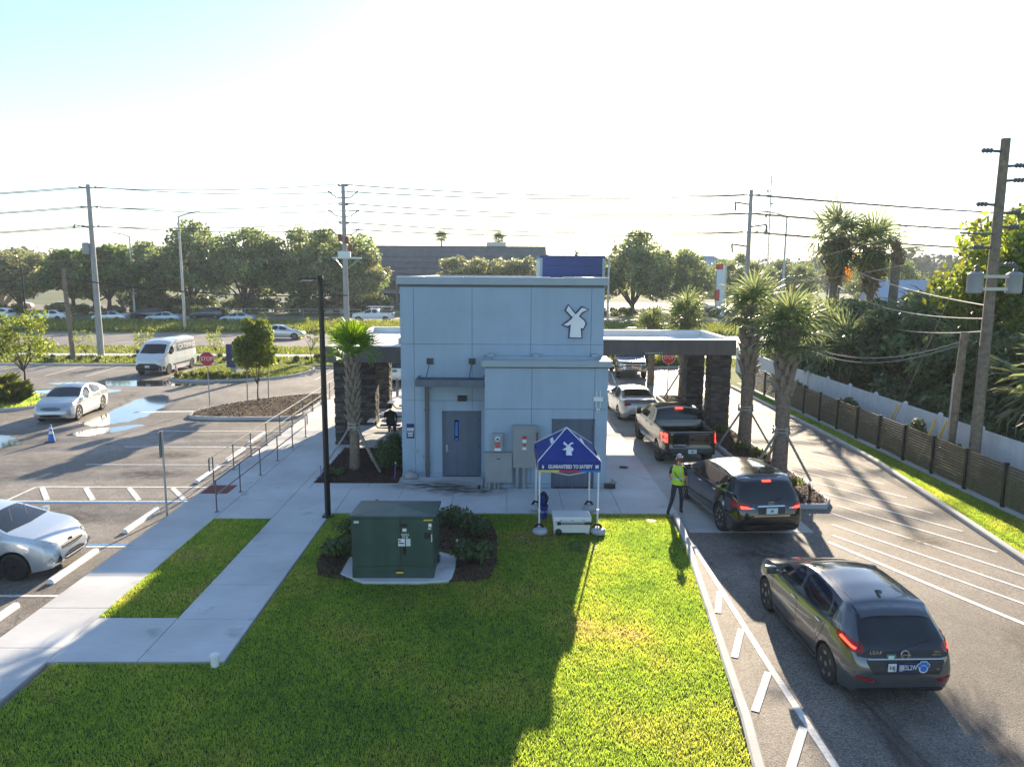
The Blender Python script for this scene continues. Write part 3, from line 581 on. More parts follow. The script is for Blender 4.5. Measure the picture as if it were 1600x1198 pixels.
emb = kp(MB().bb(2.28,2.5,24.36,24.4,5.3,5.4), 'emblem_mount', 'navy')
windmill(emb, Matrix.Translation((2.40,24.345,5.42)) @ FRONT @ Matrix.Diagonal((1.12,.97,1,1)), .56, 'white_paint', .05, 'navy')
# ---------------- electrical cabinets on the wall
def label_sticker(parent, x, y, z, w, h, mat, name='sticker'): return MB().bb(x-w/2, x+w/2, y-.003, y, z-h/2, z+h/2).build(name, mat, parent)
c = thing('electrical_cabinet', 'low grey electrical cabinet on the wall under the meter', 'cabinet', (-.12,22.98,ZW), 0, 'electrical cabinets on the wall')
MB().bb(-.44,.44,-.14,.1,.22,1.16).build('case', 'grey_box', c, bevel=.01); MB().bb(-.46,.46,-.17,.1,1.16,1.2).build('lid', 'grey_box', c, bevel=.006); MB().bb(-.41,.41,-.155,-.14,.26,1.1).build('front_panel', 'grey_box', c, bevel=.005)
label_sticker(c, 0,-.156,1.02,.12,.03,'dark_metal','badge')
for x in (-.3,-.12,0): MB().tube([(x,-.02,0),(x,-.02,.23)], .05, 8).build('conduit', 'grey_box', c)
c = thing('electric_meter', 'small grey electric meter box with round dial above low cabinet', 'meter', (-.15,23.02,ZW+1.2))
MB().bb(-.17,.17,-.1,.08,.02,.62).build('case', 'grey_box', c, bevel=.008); MB().lathe([(.09,0),(.085,.05),(.04,.07)], 16, Matrix.Translation((0,-.1,.45)) @ Matrix.Rotation(R(90),4,'X')).build('dial', 'plate_white', c, smooth=True); MB().lathe([(.04,.07),(.03,.075)], 10, Matrix.Translation((0,-.1,.45)) @ Matrix.Rotation(R(90),4,'X')).build('dial_face', 'dark_metal', c)
label_sticker(c,0,-.101,.29,.2,.05,'trim_red'); label_sticker(c,0,-.101,.2,.14,.06,'sticker_red'); label_sticker(c,0,-.101,.1,.2,.09,'white_paint')
c = thing('electrical_cabinet', 'tall grey electrical disconnect cabinet with red warning stickers', 'cabinet', (.72,22.98,ZW), 0, 'electrical cabinets on the wall')
MB().bb(-.38,.36,-.16,.1,.72,2.04).build('case', 'grey_box', c, bevel=.01); MB().bb(-.40,.40,-.18,.1,2.03,2.08).build('lid', 'grey_box', c, bevel=.006); MB().bb(-.34,.32,-.172,-.16,.78,1.98).build('front_panel', 'grey_box', c, bevel=.005); MB().bb(.36,.41,-.1,-.02,1.5,1.85).build('switch_lever', 'sign_red', c, bevel=.01)
for k, (mt, h) in enumerate((('sticker_red',.09),('white_paint',.1),('trim_red',.05),('white_paint',.08))): label_sticker(c,-.02,-.173,1.72-k*.12,.13,h,mt)
for x in (-.24,-.02): MB().tube([(x,-.02,0),(x,-.02,.74)], .07, 10).build('conduit', 'grey_box', c)
# small things along the foot of the wall
def rock(name, lab, loc, s, mat, seed):
    bm = bmesh.new(); bmesh.ops.create_icosphere(bm, subdivisions=3, radius=1)
    for v in bm.verts: v.co = Vector((v.co.x*s[0], v.co.y*s[1], max(v.co.z,-.35)*s[2]))*(1+.18*noise.noise(v.co*2+Vector((seed,0,0))))
    for f in bm.faces: f.smooth = True
    me = bpy.data.meshes.new(name); bm.to_mesh(me); bm.free(); me.materials.append(MATS[mat]); o = link(name, me, None, loc); return tag(o, lab, 'rock')
rock('decorative_stone', 'rounded grey stone at the left foot of the kiosk wall', (-3.08,24.1,ZW+.08), (.26,.17,.2), 'grey_box', 1)
t = thing('flood_light', 'small grey flood light on the ground at the right wall corner', 'light', (3.5,23.05,ZW)); MB().bb(-.2,.16,-.1,.1,0,.16).build('base', 'black_plastic', t, bevel=.03); MB().lathe([(.05,0),(.12,.14),(.1,.16)], 14, Matrix.Translation((.04,0,.12)) @ Matrix.Rotation(R(35),4,'Y')).build('lamp_head', 'grey_box', t, smooth=True)
t = thing('spigot_box', 'tiny black junction fitting on the concrete by the low cabinet', 'fitting', (-.75,22.95,ZW)); MB().bb(-.04,.04,-.04,.04,0,.12).build('body', 'black_plastic', t, bevel=.01); MB().lathe([(.03,0),(.03,.03)], 8, Matrix.Translation((0,0,.12))).build('cap', 'galv', t)

# ---------------- canopies on stone pillars
def pillar(parent, x0, x1, y0, y1, z1):
    MB().bb(x0+.05,x1-.05,y0+.05,y1-.05,0,z1).build('pillar_core', 'stone_dark', parent)
    rng = random.Random(int(x0*100+y0*10)); mb = MB(); z = 0.0
    while z < z1-.04:
        h = min(rng.choice((.075,.1,.13)), z1-z)
        for side in range(4):
            a = 0.0; ln = (x1-x0) if side % 2 == 0 else (y1-y0)
            while a < ln-.01:
                w = min(rng.uniform(.18,.5), ln-a); 
                if ln-a-w < .1: w = ln-a
                pr = rng.uniform(.0,.045); g_ = .005
                if side == 0: mb.bb(x0+a+g_,x0+a+w-g_,y0-pr,y0+.07,z+g_,z+h-g_)
                elif side == 2: mb.bb(x0+a+g_,x0+a+w-g_,y1-.07,y1+pr,z+g_,z+h-g_)
                elif side == 1: mb.bb(x1-.07,x1+pr,y0+a+g_,y0+a+w-g_,z+g_,z+h-g_)
                else: mb.bb(x0-pr,x0+.07,y0+a+g_,y0+a+w-g_,z+g_,z+h-g_)
                a += w
        z += h
    o = mb.build('ledger_stones', 'stone_dark', parent, recalc=False); stuff(o)
def canopy(lab, x0, x1, y0, y1, z0, z1, pil, parent_x):
    c = thing('canopy', lab, 'canopy', ((x0+x1)/2, (y0+y1)/2, 0), 0, 'flat canopies beside the kiosk'); inv = Matrix.Translation((-(x0+x1)/2, -(y0+y1)/2, 0))
    def cp(mb, name, mats, par=None, **k):
        o = mb.build(name, mats, par or c, **k)
        if par is None: o.matrix_parent_inverse = inv
        return o
    w = .22
    cp(MB().bb(x0+w,x1-w,y0+w,y1-w,z0+.05,z1-.28), 'roof_deck', 'white_roof'); cp(MB().bb(x0+.05,x1-.05,y0+.05,y1-.05,z0+.0,z0+.06), 'soffit', 'fascia_metal')
    mb = MB()
    for a in ((x0,x1,y0,y0+w),(x0,x1,y1-w,y1),(x0,x0+w,y0+w,y1-w),(x1-w,x1,y0+w,y1-w)): mb.bb(*a, z0+.07, z1-.03)
    cp(mb, 'parapet', 'white_roof')
    mb = MB()
    for a in ((x0-.02,x1+.02,y0-.02,y0+w),(x0-.02,x1+.02,y1-w,y1+.02),(x0-.02,x0+w,y0+w,y1-w),(x1-w,x1+.02,y0+w,y1-w)): mb.bb(*a, z1-.03, z1)
    cp(mb, 'parapet_cap', 'white_roof')
    n = max(3, round((x1-x0)/.62))
    for i in range(n): a = x0+(x1-x0)*i/n; cp(MB().bb(a+.003,a+(x1-x0)/n-.003,y0-.03,y0-.002,z0,z1-.035), 'fascia_panel', 'fascia_metal', bevel=.003)
    m = round((y1-y0)/.8); xs = x0 if parent_x > x0 else x1
    for i in range(m):
        a = y0+(y1-y0)*i/m; cp(MB().bb(xs-.03 if xs == x0 else xs+.002, xs-.002 if xs == x0 else xs+.03, a+.003,a+(y1-y0)/m-.003,z0,z1-.035), 'fascia_panel', 'fascia_metal', bevel=.003)
    for (a, b, cc, d) in pil:
        p = cp(MB().bb(a-.02,b+.02,cc-.02,d+.02,-.01,.05), 'pillar', 'stone_dark'); pillar(p, a, b, cc, d, z0+.02)
    vx = (x0+x1)/2+.6; cp(MB().tube([(vx,(y0+y1)/2-1.2,z1-.3),(vx,(y0+y1)/2-1.2,z1-.02)], .06, 8), 'roof_vent', 'galv')
    return c, cp
cL, cpl = canopy('dark fascia canopy left of the kiosk over the blue picnic tables', -6.9,-3.42,28.6,38.7,3.47,4.12, [(-6.68,-5.93,29.0,29.9),(-6.6,-5.75,32.8,33.7),(-6.5,-5.75,36.9,37.8)], 0)
cR, cpr = canopy('wide dark canopy right of the kiosk over the drive lane', 3.38,10.3,32.3,37.8,3.42,4.1, [(9.4,10.25,32.7,33.6),(9.3,10.12,36.6,37.5)], 0)
s = cpr(MB().bb(6.2,7.15,32.255,32.262,3.46,3.56), 'clearance_plate', 'fascia_metal'); text_mesh('lettering', "CLEARANCE 9'-0\"", .1, 'white_paint', s, Matrix.Translation((6.68,32.25,3.5)) @ FRONT)
# ================================================================ VEHICLES
def paint(name, col, metal=.35, rough=.32):
    return M('paint_'+name, col, .16 if name in ('black','navy') else (.22 if name == 'gunmetal' else rough), metal, var=0, coat=1.0)
for n_, c_, me_ in (('white',(.72,.73,.74),0),('silver',(.50,.52,.54),.55),('pale',(.50,.54,.58),.5),('black',(.004,.004,.0045),0),('gunmetal',(.12,.13,.145),.65),('lightblue',(.34,.44,.52),.4),('navy',(.012,.022,.05),.3),('darkgrey',(.03,.032,.036),.4)): paint(n_, c_, me_)
def lerp(pts, x):
    xs = [p[0] for p in pts]; zs = [p[1] for p in pts]
    if xs[0] > xs[-1]: xs = xs[::-1]; zs = zs[::-1]
    return float(np.interp(x, xs, zs))
def smoothpts(pts, n=120):
    xs = np.array([p[0] for p in pts]); zs = np.array([p[1] for p in pts])
    if xs[0] > xs[-1]: xs, zs = xs[::-1], zs[::-1]
    X = np.linspace(xs[0], xs[-1], n); Z = np.interp(X, xs, zs); k = np.array([1,2,3,2,1])/9.
    Zp = np.pad(Z, 2, mode='edge'); Z = np.convolve(Zp, k, 'valid'); return list(zip(X, Z))
class Car:
    def __init__(s, sp):
        s.sp = sp; L, W = sp['L'], sp['W']; s.hl = L/2
        s.top = smoothpts(sp['top']); s.belt = smoothpts(sp['belt']); s.plan = sp['plan']
        fa = s.hl-sp['fo']; ra = fa-sp['wb']; s.fa, s.ra = fa, ra; wr = sp['wr']; ar = wr+.055; s.ar = ar
        xs = set(np.round(np.linspace(-s.hl, s.hl, sp.get('n', 52)), 4))
        for c in (fa, ra):
            for a in np.linspace(0, math.pi, 15): xs.add(round(c+ar*math.cos(a), 4))
            xs.add(round(c+ar+.004, 4)); xs.add(round(c-ar-.004, 4))
        for d in (.012, .035, .075, .13, .2): xs.add(round(s.hl-d, 4)); xs.add(round(-s.hl+d, 4))
        for x in sp.get('extra', []): xs.add(x)
        xs = sorted(xs, reverse=True); gc = sp['gc']; rings = []
        bed = sp.get('bed')
        for x in xs:
            hw = lerp(s.plan, x); zt = lerp(s.top, x); zb = min(lerp(s.belt, x), zt-.015); bot = gc
            endd = min(s.hl-x, x+s.hl)
            if endd < .45: bot = gc+(.45-endd)*.12
            for c in (fa, ra):
                if abs(x-c) < ar: bot = max(bot, wr+math.sqrt(max(0, ar*ar-(x-c)**2))-.0)
            bot = min(bot, zb-.06)
            sc = 1.0
            if endd < .075: sc = 1-.10*(1-endd/.075)**2
            pr = []
            for fr in (0,.12,.3,.5,.7,.88,1.0):
                z = bot+(zb-bot)*fr; zn = max(0, min(1, (z-gc)/(max(.2, zb-gc))))
                y = hw*(.955+.045*math.sin(min(1, zn/.5)*math.pi/2) if zn < .5 else 1-.035*((zn-.5)/.5)**1.6)
                pr.append((y, z))
            ring = [(0, bot), (hw*.5, bot), (hw*.9, bot)]+pr
            a = pr[-1][0]; h = zt-zb
            if bed and bed[0] > x > bed[1]:
                fz = bed[2]; up = [(a-.005,zb+h*.5),(a-.012,zt-.02),(a-.03,zt),(a-.09,zt),(a-.10,zt-.02),(a-.10,fz+.2),(a-.11,fz),(a*.5,fz),(0,fz)]
            else:
                ins = sp['tum']*h; wr_ = a-ins; cr = .12*h
                up = [(a-ins*q, zb+h*q*.985) for q in (.25,.5,.72,.88)]
                for q in (.94,.75,.5,.25,0): y = wr_*q; up.append((y, zt-cr*q*q))
            ring += up
            if sc < 1:
                zc = (bot+zt)/2; ring = [(y*sc, zc+(z-zc)*sc) for y, z in ring]
            rings.append([(x, y, z) for y, z in ring])
        # rake of nose and tail
        def rk(tab, z): return lerp(tab, z)
        for ring in rings:
            for k, (x, y, z) in enumerate(ring):
                if x < -s.hl+sp.get('rw', .8) and 'rear' in sp:
                    w = min(1, (-s.hl+sp.get('rw', .8)-x)/sp.get('rw', .8)); w = w*w*(3-2*w); ring[k] = (x+rk(sp['rear'], z)*w, y, z)
                elif x > s.hl-.5 and 'front' in sp:
                    w = min(1, (x-s.hl+.5)/.5); ring[k] = (x-rk(sp['front'], z)*w, y, z)
        n = len(rings[0]); V = []; F = []; MI = []
        for ring in rings: V += ring + [(x, -y, z) for x, y, z in ring[1:-1]]
        m = 2*n-2
        order = list(range(n)) + list(range(m-1, n-1, -1))     # loop around the section
        for i in range(len(rings)-1):
            for j in range(m):
                a, b = order[j], order[(j+1) % m]; F.append((i*m+a, i*m+b, (i+1)*m+b, (i+1)*m+a))
                jj = min(j, m-1-j); MI.append(1 if jj < 3 else 0)
        for i in (0, len(rings)-1):
            for j in range(n-1):
                a, b = j, j+1
                a2 = 0 if j == 0 else n+j-1; b2 = n-1 if j+1 == n-1 else n+j
                f = [i*m+a, i*m+b, i*m+b2, i*m+a2]; f = [q for k, q in enumerate(f) if q not in f[:k]]
                F.append(tuple(f)); MI.append(0)
        s.V, s.F, s.MI = V, F, MI
        s.bvh = BVHTree.FromPolygons([Vector(v) for v in V], F)
    def body_mesh(s, mat):
        mb = MB(); mb.v = s.V; mb.f = s.F; mb.mi = s.MI
        me = mb.mesh('body', [mat, 'black_plastic'], True); autosmooth(me, 38); return me
    def patch(s, name, poly, axis, mat, parent, off=.006, rnd=0, maxe=.09, mirror=False):
        """thin shaped panel laid on the body: poly in (x,z) for axis 'L'/'R', (y,z) for 'F'/'B', (x,y) for 'T'"""
        if rnd: poly = chaikin(list(poly), rnd)
        bm = bmesh.new(); vs = [bm.verts.new((p[0], p[1], 0)) for p in poly]; f = bm.faces.new(vs); bmesh.ops.triangulate(bm, faces=[f])
        for _ in range(4):
            es = [e for e in bm.edges if e.calc_length() > maxe]
            if not es: break
            bmesh.ops.subdivide_edges(bm, edges=es, cuts=1); bmesh.ops.triangulate(bm, faces=[f for f in bm.faces if len(f.verts) > 3])
        D = {'L': Vector((0,-1,0)), 'R': Vector((0,1,0)), 'F': Vector((-1,0,0)), 'B': Vector((1,0,0)), 'T': Vector((0,0,-1))}[axis]
        for v in bm.verts:
            a, b = v.co.x, v.co.y
            p = {'L': Vector((a,4,b)), 'R': Vector((a,-4,b)), 'F': Vector((6,a,b)), 'B': Vector((-6,a,b)), 'T': Vector((a,b,5))}[axis]
            h = s.bvh.ray_cast(p, D)
            if h[0] is None:
                q = p.copy()
                if axis in 'LR': q.y = .8 if axis == 'L' else -.8
                elif axis in 'FB': q.x = s.hl if axis == 'F' else -s.hl
                else: q.z = 1
                h = s.bvh.find_nearest(q)
            v.co = h[0]-D*off
        bmesh.ops.recalc_face_normals(bm, faces=bm.faces)
        if sum((f.normal.dot(D))*f.calc_area() for f in bm.faces) > 0: bmesh.ops.reverse_faces(bm, faces=bm.faces)
        for f in bm.faces: f.smooth = True
        me = bpy.data.meshes.new(name); bm.to_mesh(me); bm.free(); me.materials.append(MATS[mat]); return link(name, me, parent)
    def strip(s, name, pts, w, axis, mat, parent, off=.004):
        """a narrow line along the body (seams, chrome, trim)"""
        P = [Vector(p) for p in pts]; a = []; b = []
        Q = []
        for i in range(len(P)-1):
            k = max(1, int((P[i+1]-P[i]).length/.12))
            Q += [P[i].lerp(P[i+1], t/k) for t in range(k)]
        Q.append(P[-1])
        for i, p in enumerate(Q):
            t = (Q[min(i+1,len(Q)-1)]-Q[max(i-1,0)]).normalized(); n = Vector((-t.y, t.x))*w/2; a.append(p+n); b.append(p-n)
        return s.patch(name, [tuple(v) for v in a]+[tuple(v) for v in b[::-1]], axis, mat, parent, off, 0, 10)
WHEELS = {}
def wheel_meshes(r, w, style):
    k = (r, w, style)
    if k in WHEELS: return WHEELS[k]
    ri = r*.70
    t = MB().lathe([(ri,-w*.45),(r*.9,-w*.5),(r*.97,-w*.46),(r,-w*.32),(r,w*.32),(r*.97,w*.46),(r*.9,w*.5),(ri,w*.45)], 32).mesh('tyre', 'rubber', True); autosmooth(t)
    rim = MB(); rim.lathe([(ri,-w*.4),(ri*1.01,w*.46),(ri*.93,w*.47),(ri*.90,w*.30),(ri*.3,w*.2),(.01,w*.2)], 28, mi=1)
    nsp = {'five': 5, 'ten': 10, 'steel': 0, 'six': 6}[style]
    for i in range(nsp):
        a = 2*math.pi*i/nsp; wd = .052 if nsp <= 6 else .026
        c, d = math.cos(a), math.sin(a); q = []
        for rr, ww, zz in ((ri*.12, wd*1.2, w*.43), (ri*.95, wd*.8, w*.46)):
            for sg in (-1, 1): q.append((c*rr-d*ww*sg, d*rr+c*ww*sg, zz)); 
        q2 = [(x, y, z-.03) for x, y, z in q]; rim.add(q+q2, [(0,1,3,2),(0,2,6,4),(1,5,7,3),(2,3,7,6)])
    if style == 'steel': rim.lathe([(ri*.75,w*.25),(ri*.6,w*.40),(ri*.35,w*.42),(.01,w*.42)], 20)
    rim.lathe([(ri*.2,w*.3),(ri*.2,w*.47),(.01,w*.48)], 14)
    main = {'five': 'alloy', 'ten': 'alloy', 'steel': 'dark_alloy', 'six': 'alloy'}[style]
    rm = rim.mesh('rim', [main if style != 'steel' else 'rubber', 'dark_alloy'], False)
    WHEELS[k] = (t, rm); return t, rm
def add_wheels(car, root, style='five', rim_mat=None):
    sp = car.sp; t, rm = wheel_meshes(sp['wr'], sp.get('ww', .225), style)
    if rim_mat: rm = rm.copy(); rm.materials[0] = MATS[rim_mat]
    for x in (car.fa, car.ra):
        hw = lerp(car.plan, x)
        for sd_ in (1, -1):
            w = link('wheel', t, root, (x, sd_*(hw-sp.get('ww', .225)*.5-.012), sp['wr']), (R(-90)*sd_, random.random()*6, 0) if False else (R(-90 if sd_ > 0 else 90), 0, 0)); link('rim', rm, w)
def std_plan(L, W): h = L/2; w = W/2; return [(h,w*.62),(h-.06,w*.76),(h-.2,w*.88),(h-.5,w*.965),(h-1.0,w),(0,w),(-h+.8,w*.99),(-h+.35,w*.95),(-h+.12,w*.88),(-h+.04,w*.80),(-h,w*.72)]
SPEC = {}
def spec(k, **d):
    d.setdefault('plan', std_plan(d['L'], d['W'])); SPEC[k] = d
spec('hatch', L=4.48, W=1.79, wb=2.70, fo=.92, wr=.325, gc=.19, tum=.50, rw=.95,
     top=[(2.24,.74),(2.1,.83),(1.55,1.0),(1.12,1.08),(.45,1.41),(.1,1.52),(-.3,1.56),(-.9,1.55),(-1.5,1.50),(-1.95,1.46),(-2.24,1.42)],
     belt=[(2.24,.66),(1.5,.88),(.9,.95),(0,.97),(-1.0,1.03),(-1.7,1.08),(-2.24,1.06)], rear=[(.2,.14),(.36,.04),(.5,.0),(.72,.0),(.86,.07),(1.02,.16),(1.25,.36),(1.45,.52)], front=[(.2,.12),(.4,.0),(.55,.02),(.85,.2)])
spec('compact', L=4.40, W=1.82, wb=2.65, fo=.90, wr=.325, gc=.19, tum=.46, rw=.8,
     top=[(2.2,.80),(2.06,.90),(1.6,1.02),(1.22,1.09),(.55,1.40),(.15,1.51),(-.3,1.55),(-.9,1.53),(-1.5,1.46),(-2.2,1.38)],
     belt=[(2.2,.70),(1.5,.90),(.9,.97),(0,1.0),(-1.0,1.05),(-2.2,1.08)], rear=[(.2,.14),(.36,.04),(.5,.0),(.72,.0),(.86,.07),(1.02,.16),(1.25,.36),(1.45,.5)], front=[(.2,.10),(.4,.0),(.6,.03),(.9,.2)])
spec('suv', L=4.99, W=1.96, wb=2.90, fo=.96, wr=.385, ww=.24, gc=.24, tum=.42, rw=.9,
     top=[(2.5,.88),(2.35,.98),(1.6,1.12),(1.25,1.17),(.5,1.56),(.1,1.69),(-.5,1.745),(-1.2,1.74),(-1.9,1.68),(-2.3,1.63),(-2.5,1.58)],
     belt=[(2.5,.80),(1.6,1.0),(.8,1.07),(-.8,1.12),(-1.8,1.20),(-2.5,1.22)], rear=[(.24,.16),(.42,.03),(.55,0),(.85,.03),(1.0,.08),(1.3,.24),(1.62,.46)], front=[(.2,.14),(.45,0),(.65,.02),(1.0,.18)])
spec('sedan', L=4.78, W=1.84, wb=2.80, fo=.93, wr=.335, gc=.19, tum=.52, rw=.4,
     top=[(2.39,.72),(2.25,.81),(1.55,.96),(1.12,1.03),(.4,1.38),(.0,1.485),(-.55,1.50),(-1.05,1.43),(-1.75,1.15),(-1.95,1.10),(-2.25,1.07),(-2.39,1.0)],
     belt=[(2.39,.64),(1.5,.84),(.8,.92),(-.8,.98),(-1.6,1.0),(-2.39,.92)], rear=[(.2,.14),(.36,.03),(.5,0),(.75,.01),(.9,.06),(1.05,.16)], front=[(.2,.12),(.4,0),(.55,.02),(.85,.2)])
spec('pickup', L=5.86, W=2.06, wb=3.74, fo=.95, wr=.41, ww=.28, gc=.46, tum=.32, rw=.35, n=60,
     top=[(2.93,1.12),(2.8,1.18),(1.9,1.27),(1.5,1.30),(.82,1.74),(.5,1.87),(.0,1.92),(-.75,1.89),(-.90,1.84),(-.99,1.42),(-1.02,1.34),(-2.93,1.34)],
     belt=[(2.93,1.02),(1.5,1.18),(-.9,1.24),(-2.93,1.25)], bed=(-1.03,-2.83,.82), extra=[-1.025,-1.035,-2.825,-2.835,-.995], rear=[(.4,.0),(.6,-.05),(.72,-.02),(.8,.02),(1.3,.03)], front=[(.4,.05),(.7,0),(1.2,.1)])
spec('van', L=5.5, W=2.05, wb=3.45, fo=.95, wr=.345, gc=.28, tum=.09, rw=.3,
     top=[(2.75,1.02),(2.62,1.18),(2.05,1.42),(1.35,2.08),(1.0,2.24),(.5,2.32),(-.5,2.34),(-2.55,2.33),(-2.75,2.28)],
     belt=[(2.75,.95),(2.0,1.20),(1.2,1.32),(0,1.34),(-2.75,1.34)], rear=[(.3,.05),(.5,0),(1.3,.02),(2.3,.1)], front=[(.3,.1),(.5,0),(.9,.04),(1.2,.12)])
CARS = {}
def get_car(k):
    if k not in CARS: CARS[k] = Car(SPEC[k])
    return CARS[k]
def place(root, x, y, heading): root.location = (x, y, .0); root.rotation_euler = (0, 0, R(heading))
GLASS = {  # side window outlines (x,z)
 'hatch': [[(.98,1.03),(.40,1.34),(-.02,1.44),(-.10,1.03)], [(-.20,1.04),(-.13,1.45),(-.75,1.455),(-1.12,1.40),(-1.22,1.10)]],
 'suv': [[(1.02,1.16),(.48,1.46),(.06,1.59),(-.02,1.15)], [(-.12,1.16),(-.05,1.60),(-.78,1.635),(-1.08,1.20)], [(-1.18,1.21),(-.90,1.635),(-1.55,1.60),(-1.95,1.47),(-2.02,1.27)]],
 'sedan': [[(1.02,.99),(.38,1.31),(-.08,1.40),(-.12,.98)], [(-.22,.98),(-.18,1.405),(-.66,1.40),(-1.20,1.24),(-1.30,1.03)]],
 'compact': [[(1.08,1.04),(.50,1.34),(.04,1.44),(-.04,1.04)], [(-.14,1.05),(-.07,1.445),(-.75,1.44),(-1.15,1.38),(-1.25,1.10)]],
 'pickup': [[(1.30,1.28),(.82,1.66),(.55,1.78),(.18,1.80),(.16,1.28)], [(.06,1.28),(.08,1.80),(-.55,1.79),(-.66,1.30)]],
 'van': [[(1.75,1.42),(1.30,1.86),(.98,1.90),(.85,1.40)]]}
WSH = {'hatch': (1.02,.42,1.08,1.42), 'suv': (1.15,.50,0,0), 'sedan': (1.06,.36,0,0), 'compact': (1.15,.52,0,0), 'pickup': (1.42,.80,0,0), 'van': (2.0,1.38,0,0)}
REARW = {'hatch': [(-.62,1.02),(.62,1.02),(.52,1.36),(-.52,1.36)], 'compact': [(-.62,1.04),(.62,1.04),(.52,1.36),(-.52,1.36)], 'suv': [(-.70,1.08),(.70,1.08),(.64,1.2),(.56,1.5),(-.56,1.5),(-.64,1.2)], 'pickup': [(-.72,1.40),(.72,1.40),(.64,1.76),(-.64,1.76)], 'van': None}
def basic_car(kind, label, cat, x, y, heading, paint_, wheels='five', group=None, detail=1, rim_mat=None, name=None):
    car = get_car(kind); sp = car.sp
    root = thing(name or {'hatch':'hatchback_car','compact':'hatchback_car','suv':'suv','sedan':'sedan_car','pickup':'pickup_truck','van':'cargo_van'}[kind], label, cat, (0,0,0), 0, group)
    link('body', car.body_mesh('paint_'+paint_), root)
    add_wheels(car, root, wheels, rim_mat)
    for sd_ in 'LR':
        for pl in GLASS[kind]: car.patch('side_window', pl, sd_, 'car_glass', root, .005, 1)
    xa, xb = WSH[kind][:2]; hwb = lerp(car.plan, xa)
    # windscreen: laid from above
    w0 = hwb*.82; w1 = hwb*(.66 if kind not in ('van', 'pickup') else .74)
    car.patch('windscreen', [(xa,-w0),(xa+.06,0),(xa,w0),(xb,w1),(xb+.03,0),(xb,-w1)], 'T', 'car_glass', root, .006)
    if kind == 'sedan': car.patch('rear_window', [(-1.02,-.55),(-1.0,.0),(-1.02,.55),(-1.62,.64),(-1.66,0),(-1.62,-.64)], 'T', 'car_glass', root, .006)
    elif kind == 'pickup':
        ys = [( -.74,1.44),(.74,1.44),(.62,1.80),(-.62,1.80)]; car.patch('rear_window', ys, 'B', 'car_glass', root, .008)
    elif REARW[kind]: car.patch('rear_window', REARW[kind], 'B', 'car_glass', root, .008, 1)
    # mirrors
    mx = {'hatch': .86, 'compact': .95, 'suv': .92, 'sedan': .82, 'pickup': 1.18, 'van': 1.72}[kind]; mz = {'hatch': 1.04, 'compact': 1.06, 'suv': 1.2, 'sedan': 1.0, 'pickup': 1.36, 'van': 1.5}[kind]; hw = lerp(car.plan, mx)
    for sd_ in (1, -1):
        mm = MB(); mm.box((mx-.02, sd_*(hw+.10), mz+.02), (.12,.20,.15 if kind not in ('van','pickup') else .28)); mm.box((mx+.01, sd_*(hw-.02), mz-.03), (.08,.14,.05))
        o = mm.build('mirror', 'paint_'+paint_ if kind != 'van' else 'black_plastic', root, bevel=.035, smooth=True)
    return car, root
def lamps(car, root, front, rear, lit=False):
    for pl in front:
        car.patch('headlight', pl, 'F', 'lens_clear', root, .008, 1); car.patch('headlight', [(-a, b) for a, b in pl][::-1], 'F', 'lens_clear', root, .008, 1)
    for pl in rear:
        car.patch('tail_light', pl, 'B', 'brake_lit' if lit else 'lens_red', root, .008, 1); car.patch('tail_light', [(-a, b) for a, b in pl][::-1], 'B', 'brake_lit' if lit else 'lens_red', root, .008, 1)
def seams(car, root, side, lines):
    for ln in lines: car.strip('door_seam', ln, .010, side, 'black_plastic', root, .003)
def handles(car, root, pts, mat='chrome'):
    for x, z in pts:
        for sd_ in (1, -1):
            h = car.bvh.ray_cast(Vector((x, sd_*4, z)), Vector((0, -sd_, 0)))
            if h[0]: MB().box((x, h[0].y+sd_*.02, z), (.18,.03,.028)).build('door_handle', mat, root, bevel=.01)
# ---------- grey hatchback in the foreground
car, c = basic_car('hatch', 'dark grey hatchback with roof fin nearest the camera in the drive lane', 'car', 0,0,0, 'gunmetal', 'five')
place(c, 6.48, 13.25, 91); c.scale = (1.03,1.03,1.03)
SH = 1
for sd_ in 'LR':
    car.patch('quarter_glass', [(-1.30,1.13),(-1.20,1.37),(-1.52,1.30),(-1.62,1.17)], sd_, 'car_glass', c, .006); seams(car, c, sd_, [[(-.14,1.0),(-.17,.62),(-.02,.30)], [(1.02,1.0),(.98,.7),(.98,.34)], [(-1.28,1.08),(-1.12,.72),(-.98,.55)], [(.98,.34),(-.02,.30),(-.85,.36)]])
    car.patch('tail_light', [(-1.58,1.00),(-1.66,1.12),(-2.06,1.04),(-2.20,.90),(-1.98,.90)], sd_, 'lens_red', c, .008, 1, .05)
    car.patch('light_bar', [(-1.72,1.02),(-1.76,1.06),(-2.05,.97),(-2.05,.94)], sd_, 'brake_lit', c, .014, 0, .05)
    car.strip('window_trim', [(.98,1.02),(-.15,1.02),(-1.2,1.085)], .02, sd_, 'black_plastic', c, .008)
    car.strip('sill_trim', [(.95,.27),(-.95,.27)], .07, sd_, 'black_plastic', c, .006)
car.patch('tailgate_glass', [(-.70,.96),(.70,.96),(.60,1.36),(.55,1.42),(-.55,1.42),(-.60,1.36)], 'B', 'car_glass', c, .014, 0); car.patch('tailgate_trim', [(-.74,.86),(.74,.86),(.68,.985),(-.68,.985)], 'B', 'black_plastic', c, .012)
car.patch('brake_light', [(-.13,1.385),(.13,1.385),(.13,1.42),(-.13,1.42)], 'B', 'brake_lit', c, .03)
for s_ in (1,-1): car.patch('tail_light', [(s_*.60,.93),(s_*.80,.90),(s_*.80,1.02),(s_*.64,1.06)], 'B', 'lens_red', c, .012, 1); car.patch('reflector', [(s_*.50,.50),(s_*.76,.53),(s_*.76,.565),(s_*.50,.54)], 'B', 'lens_red', c, .012)
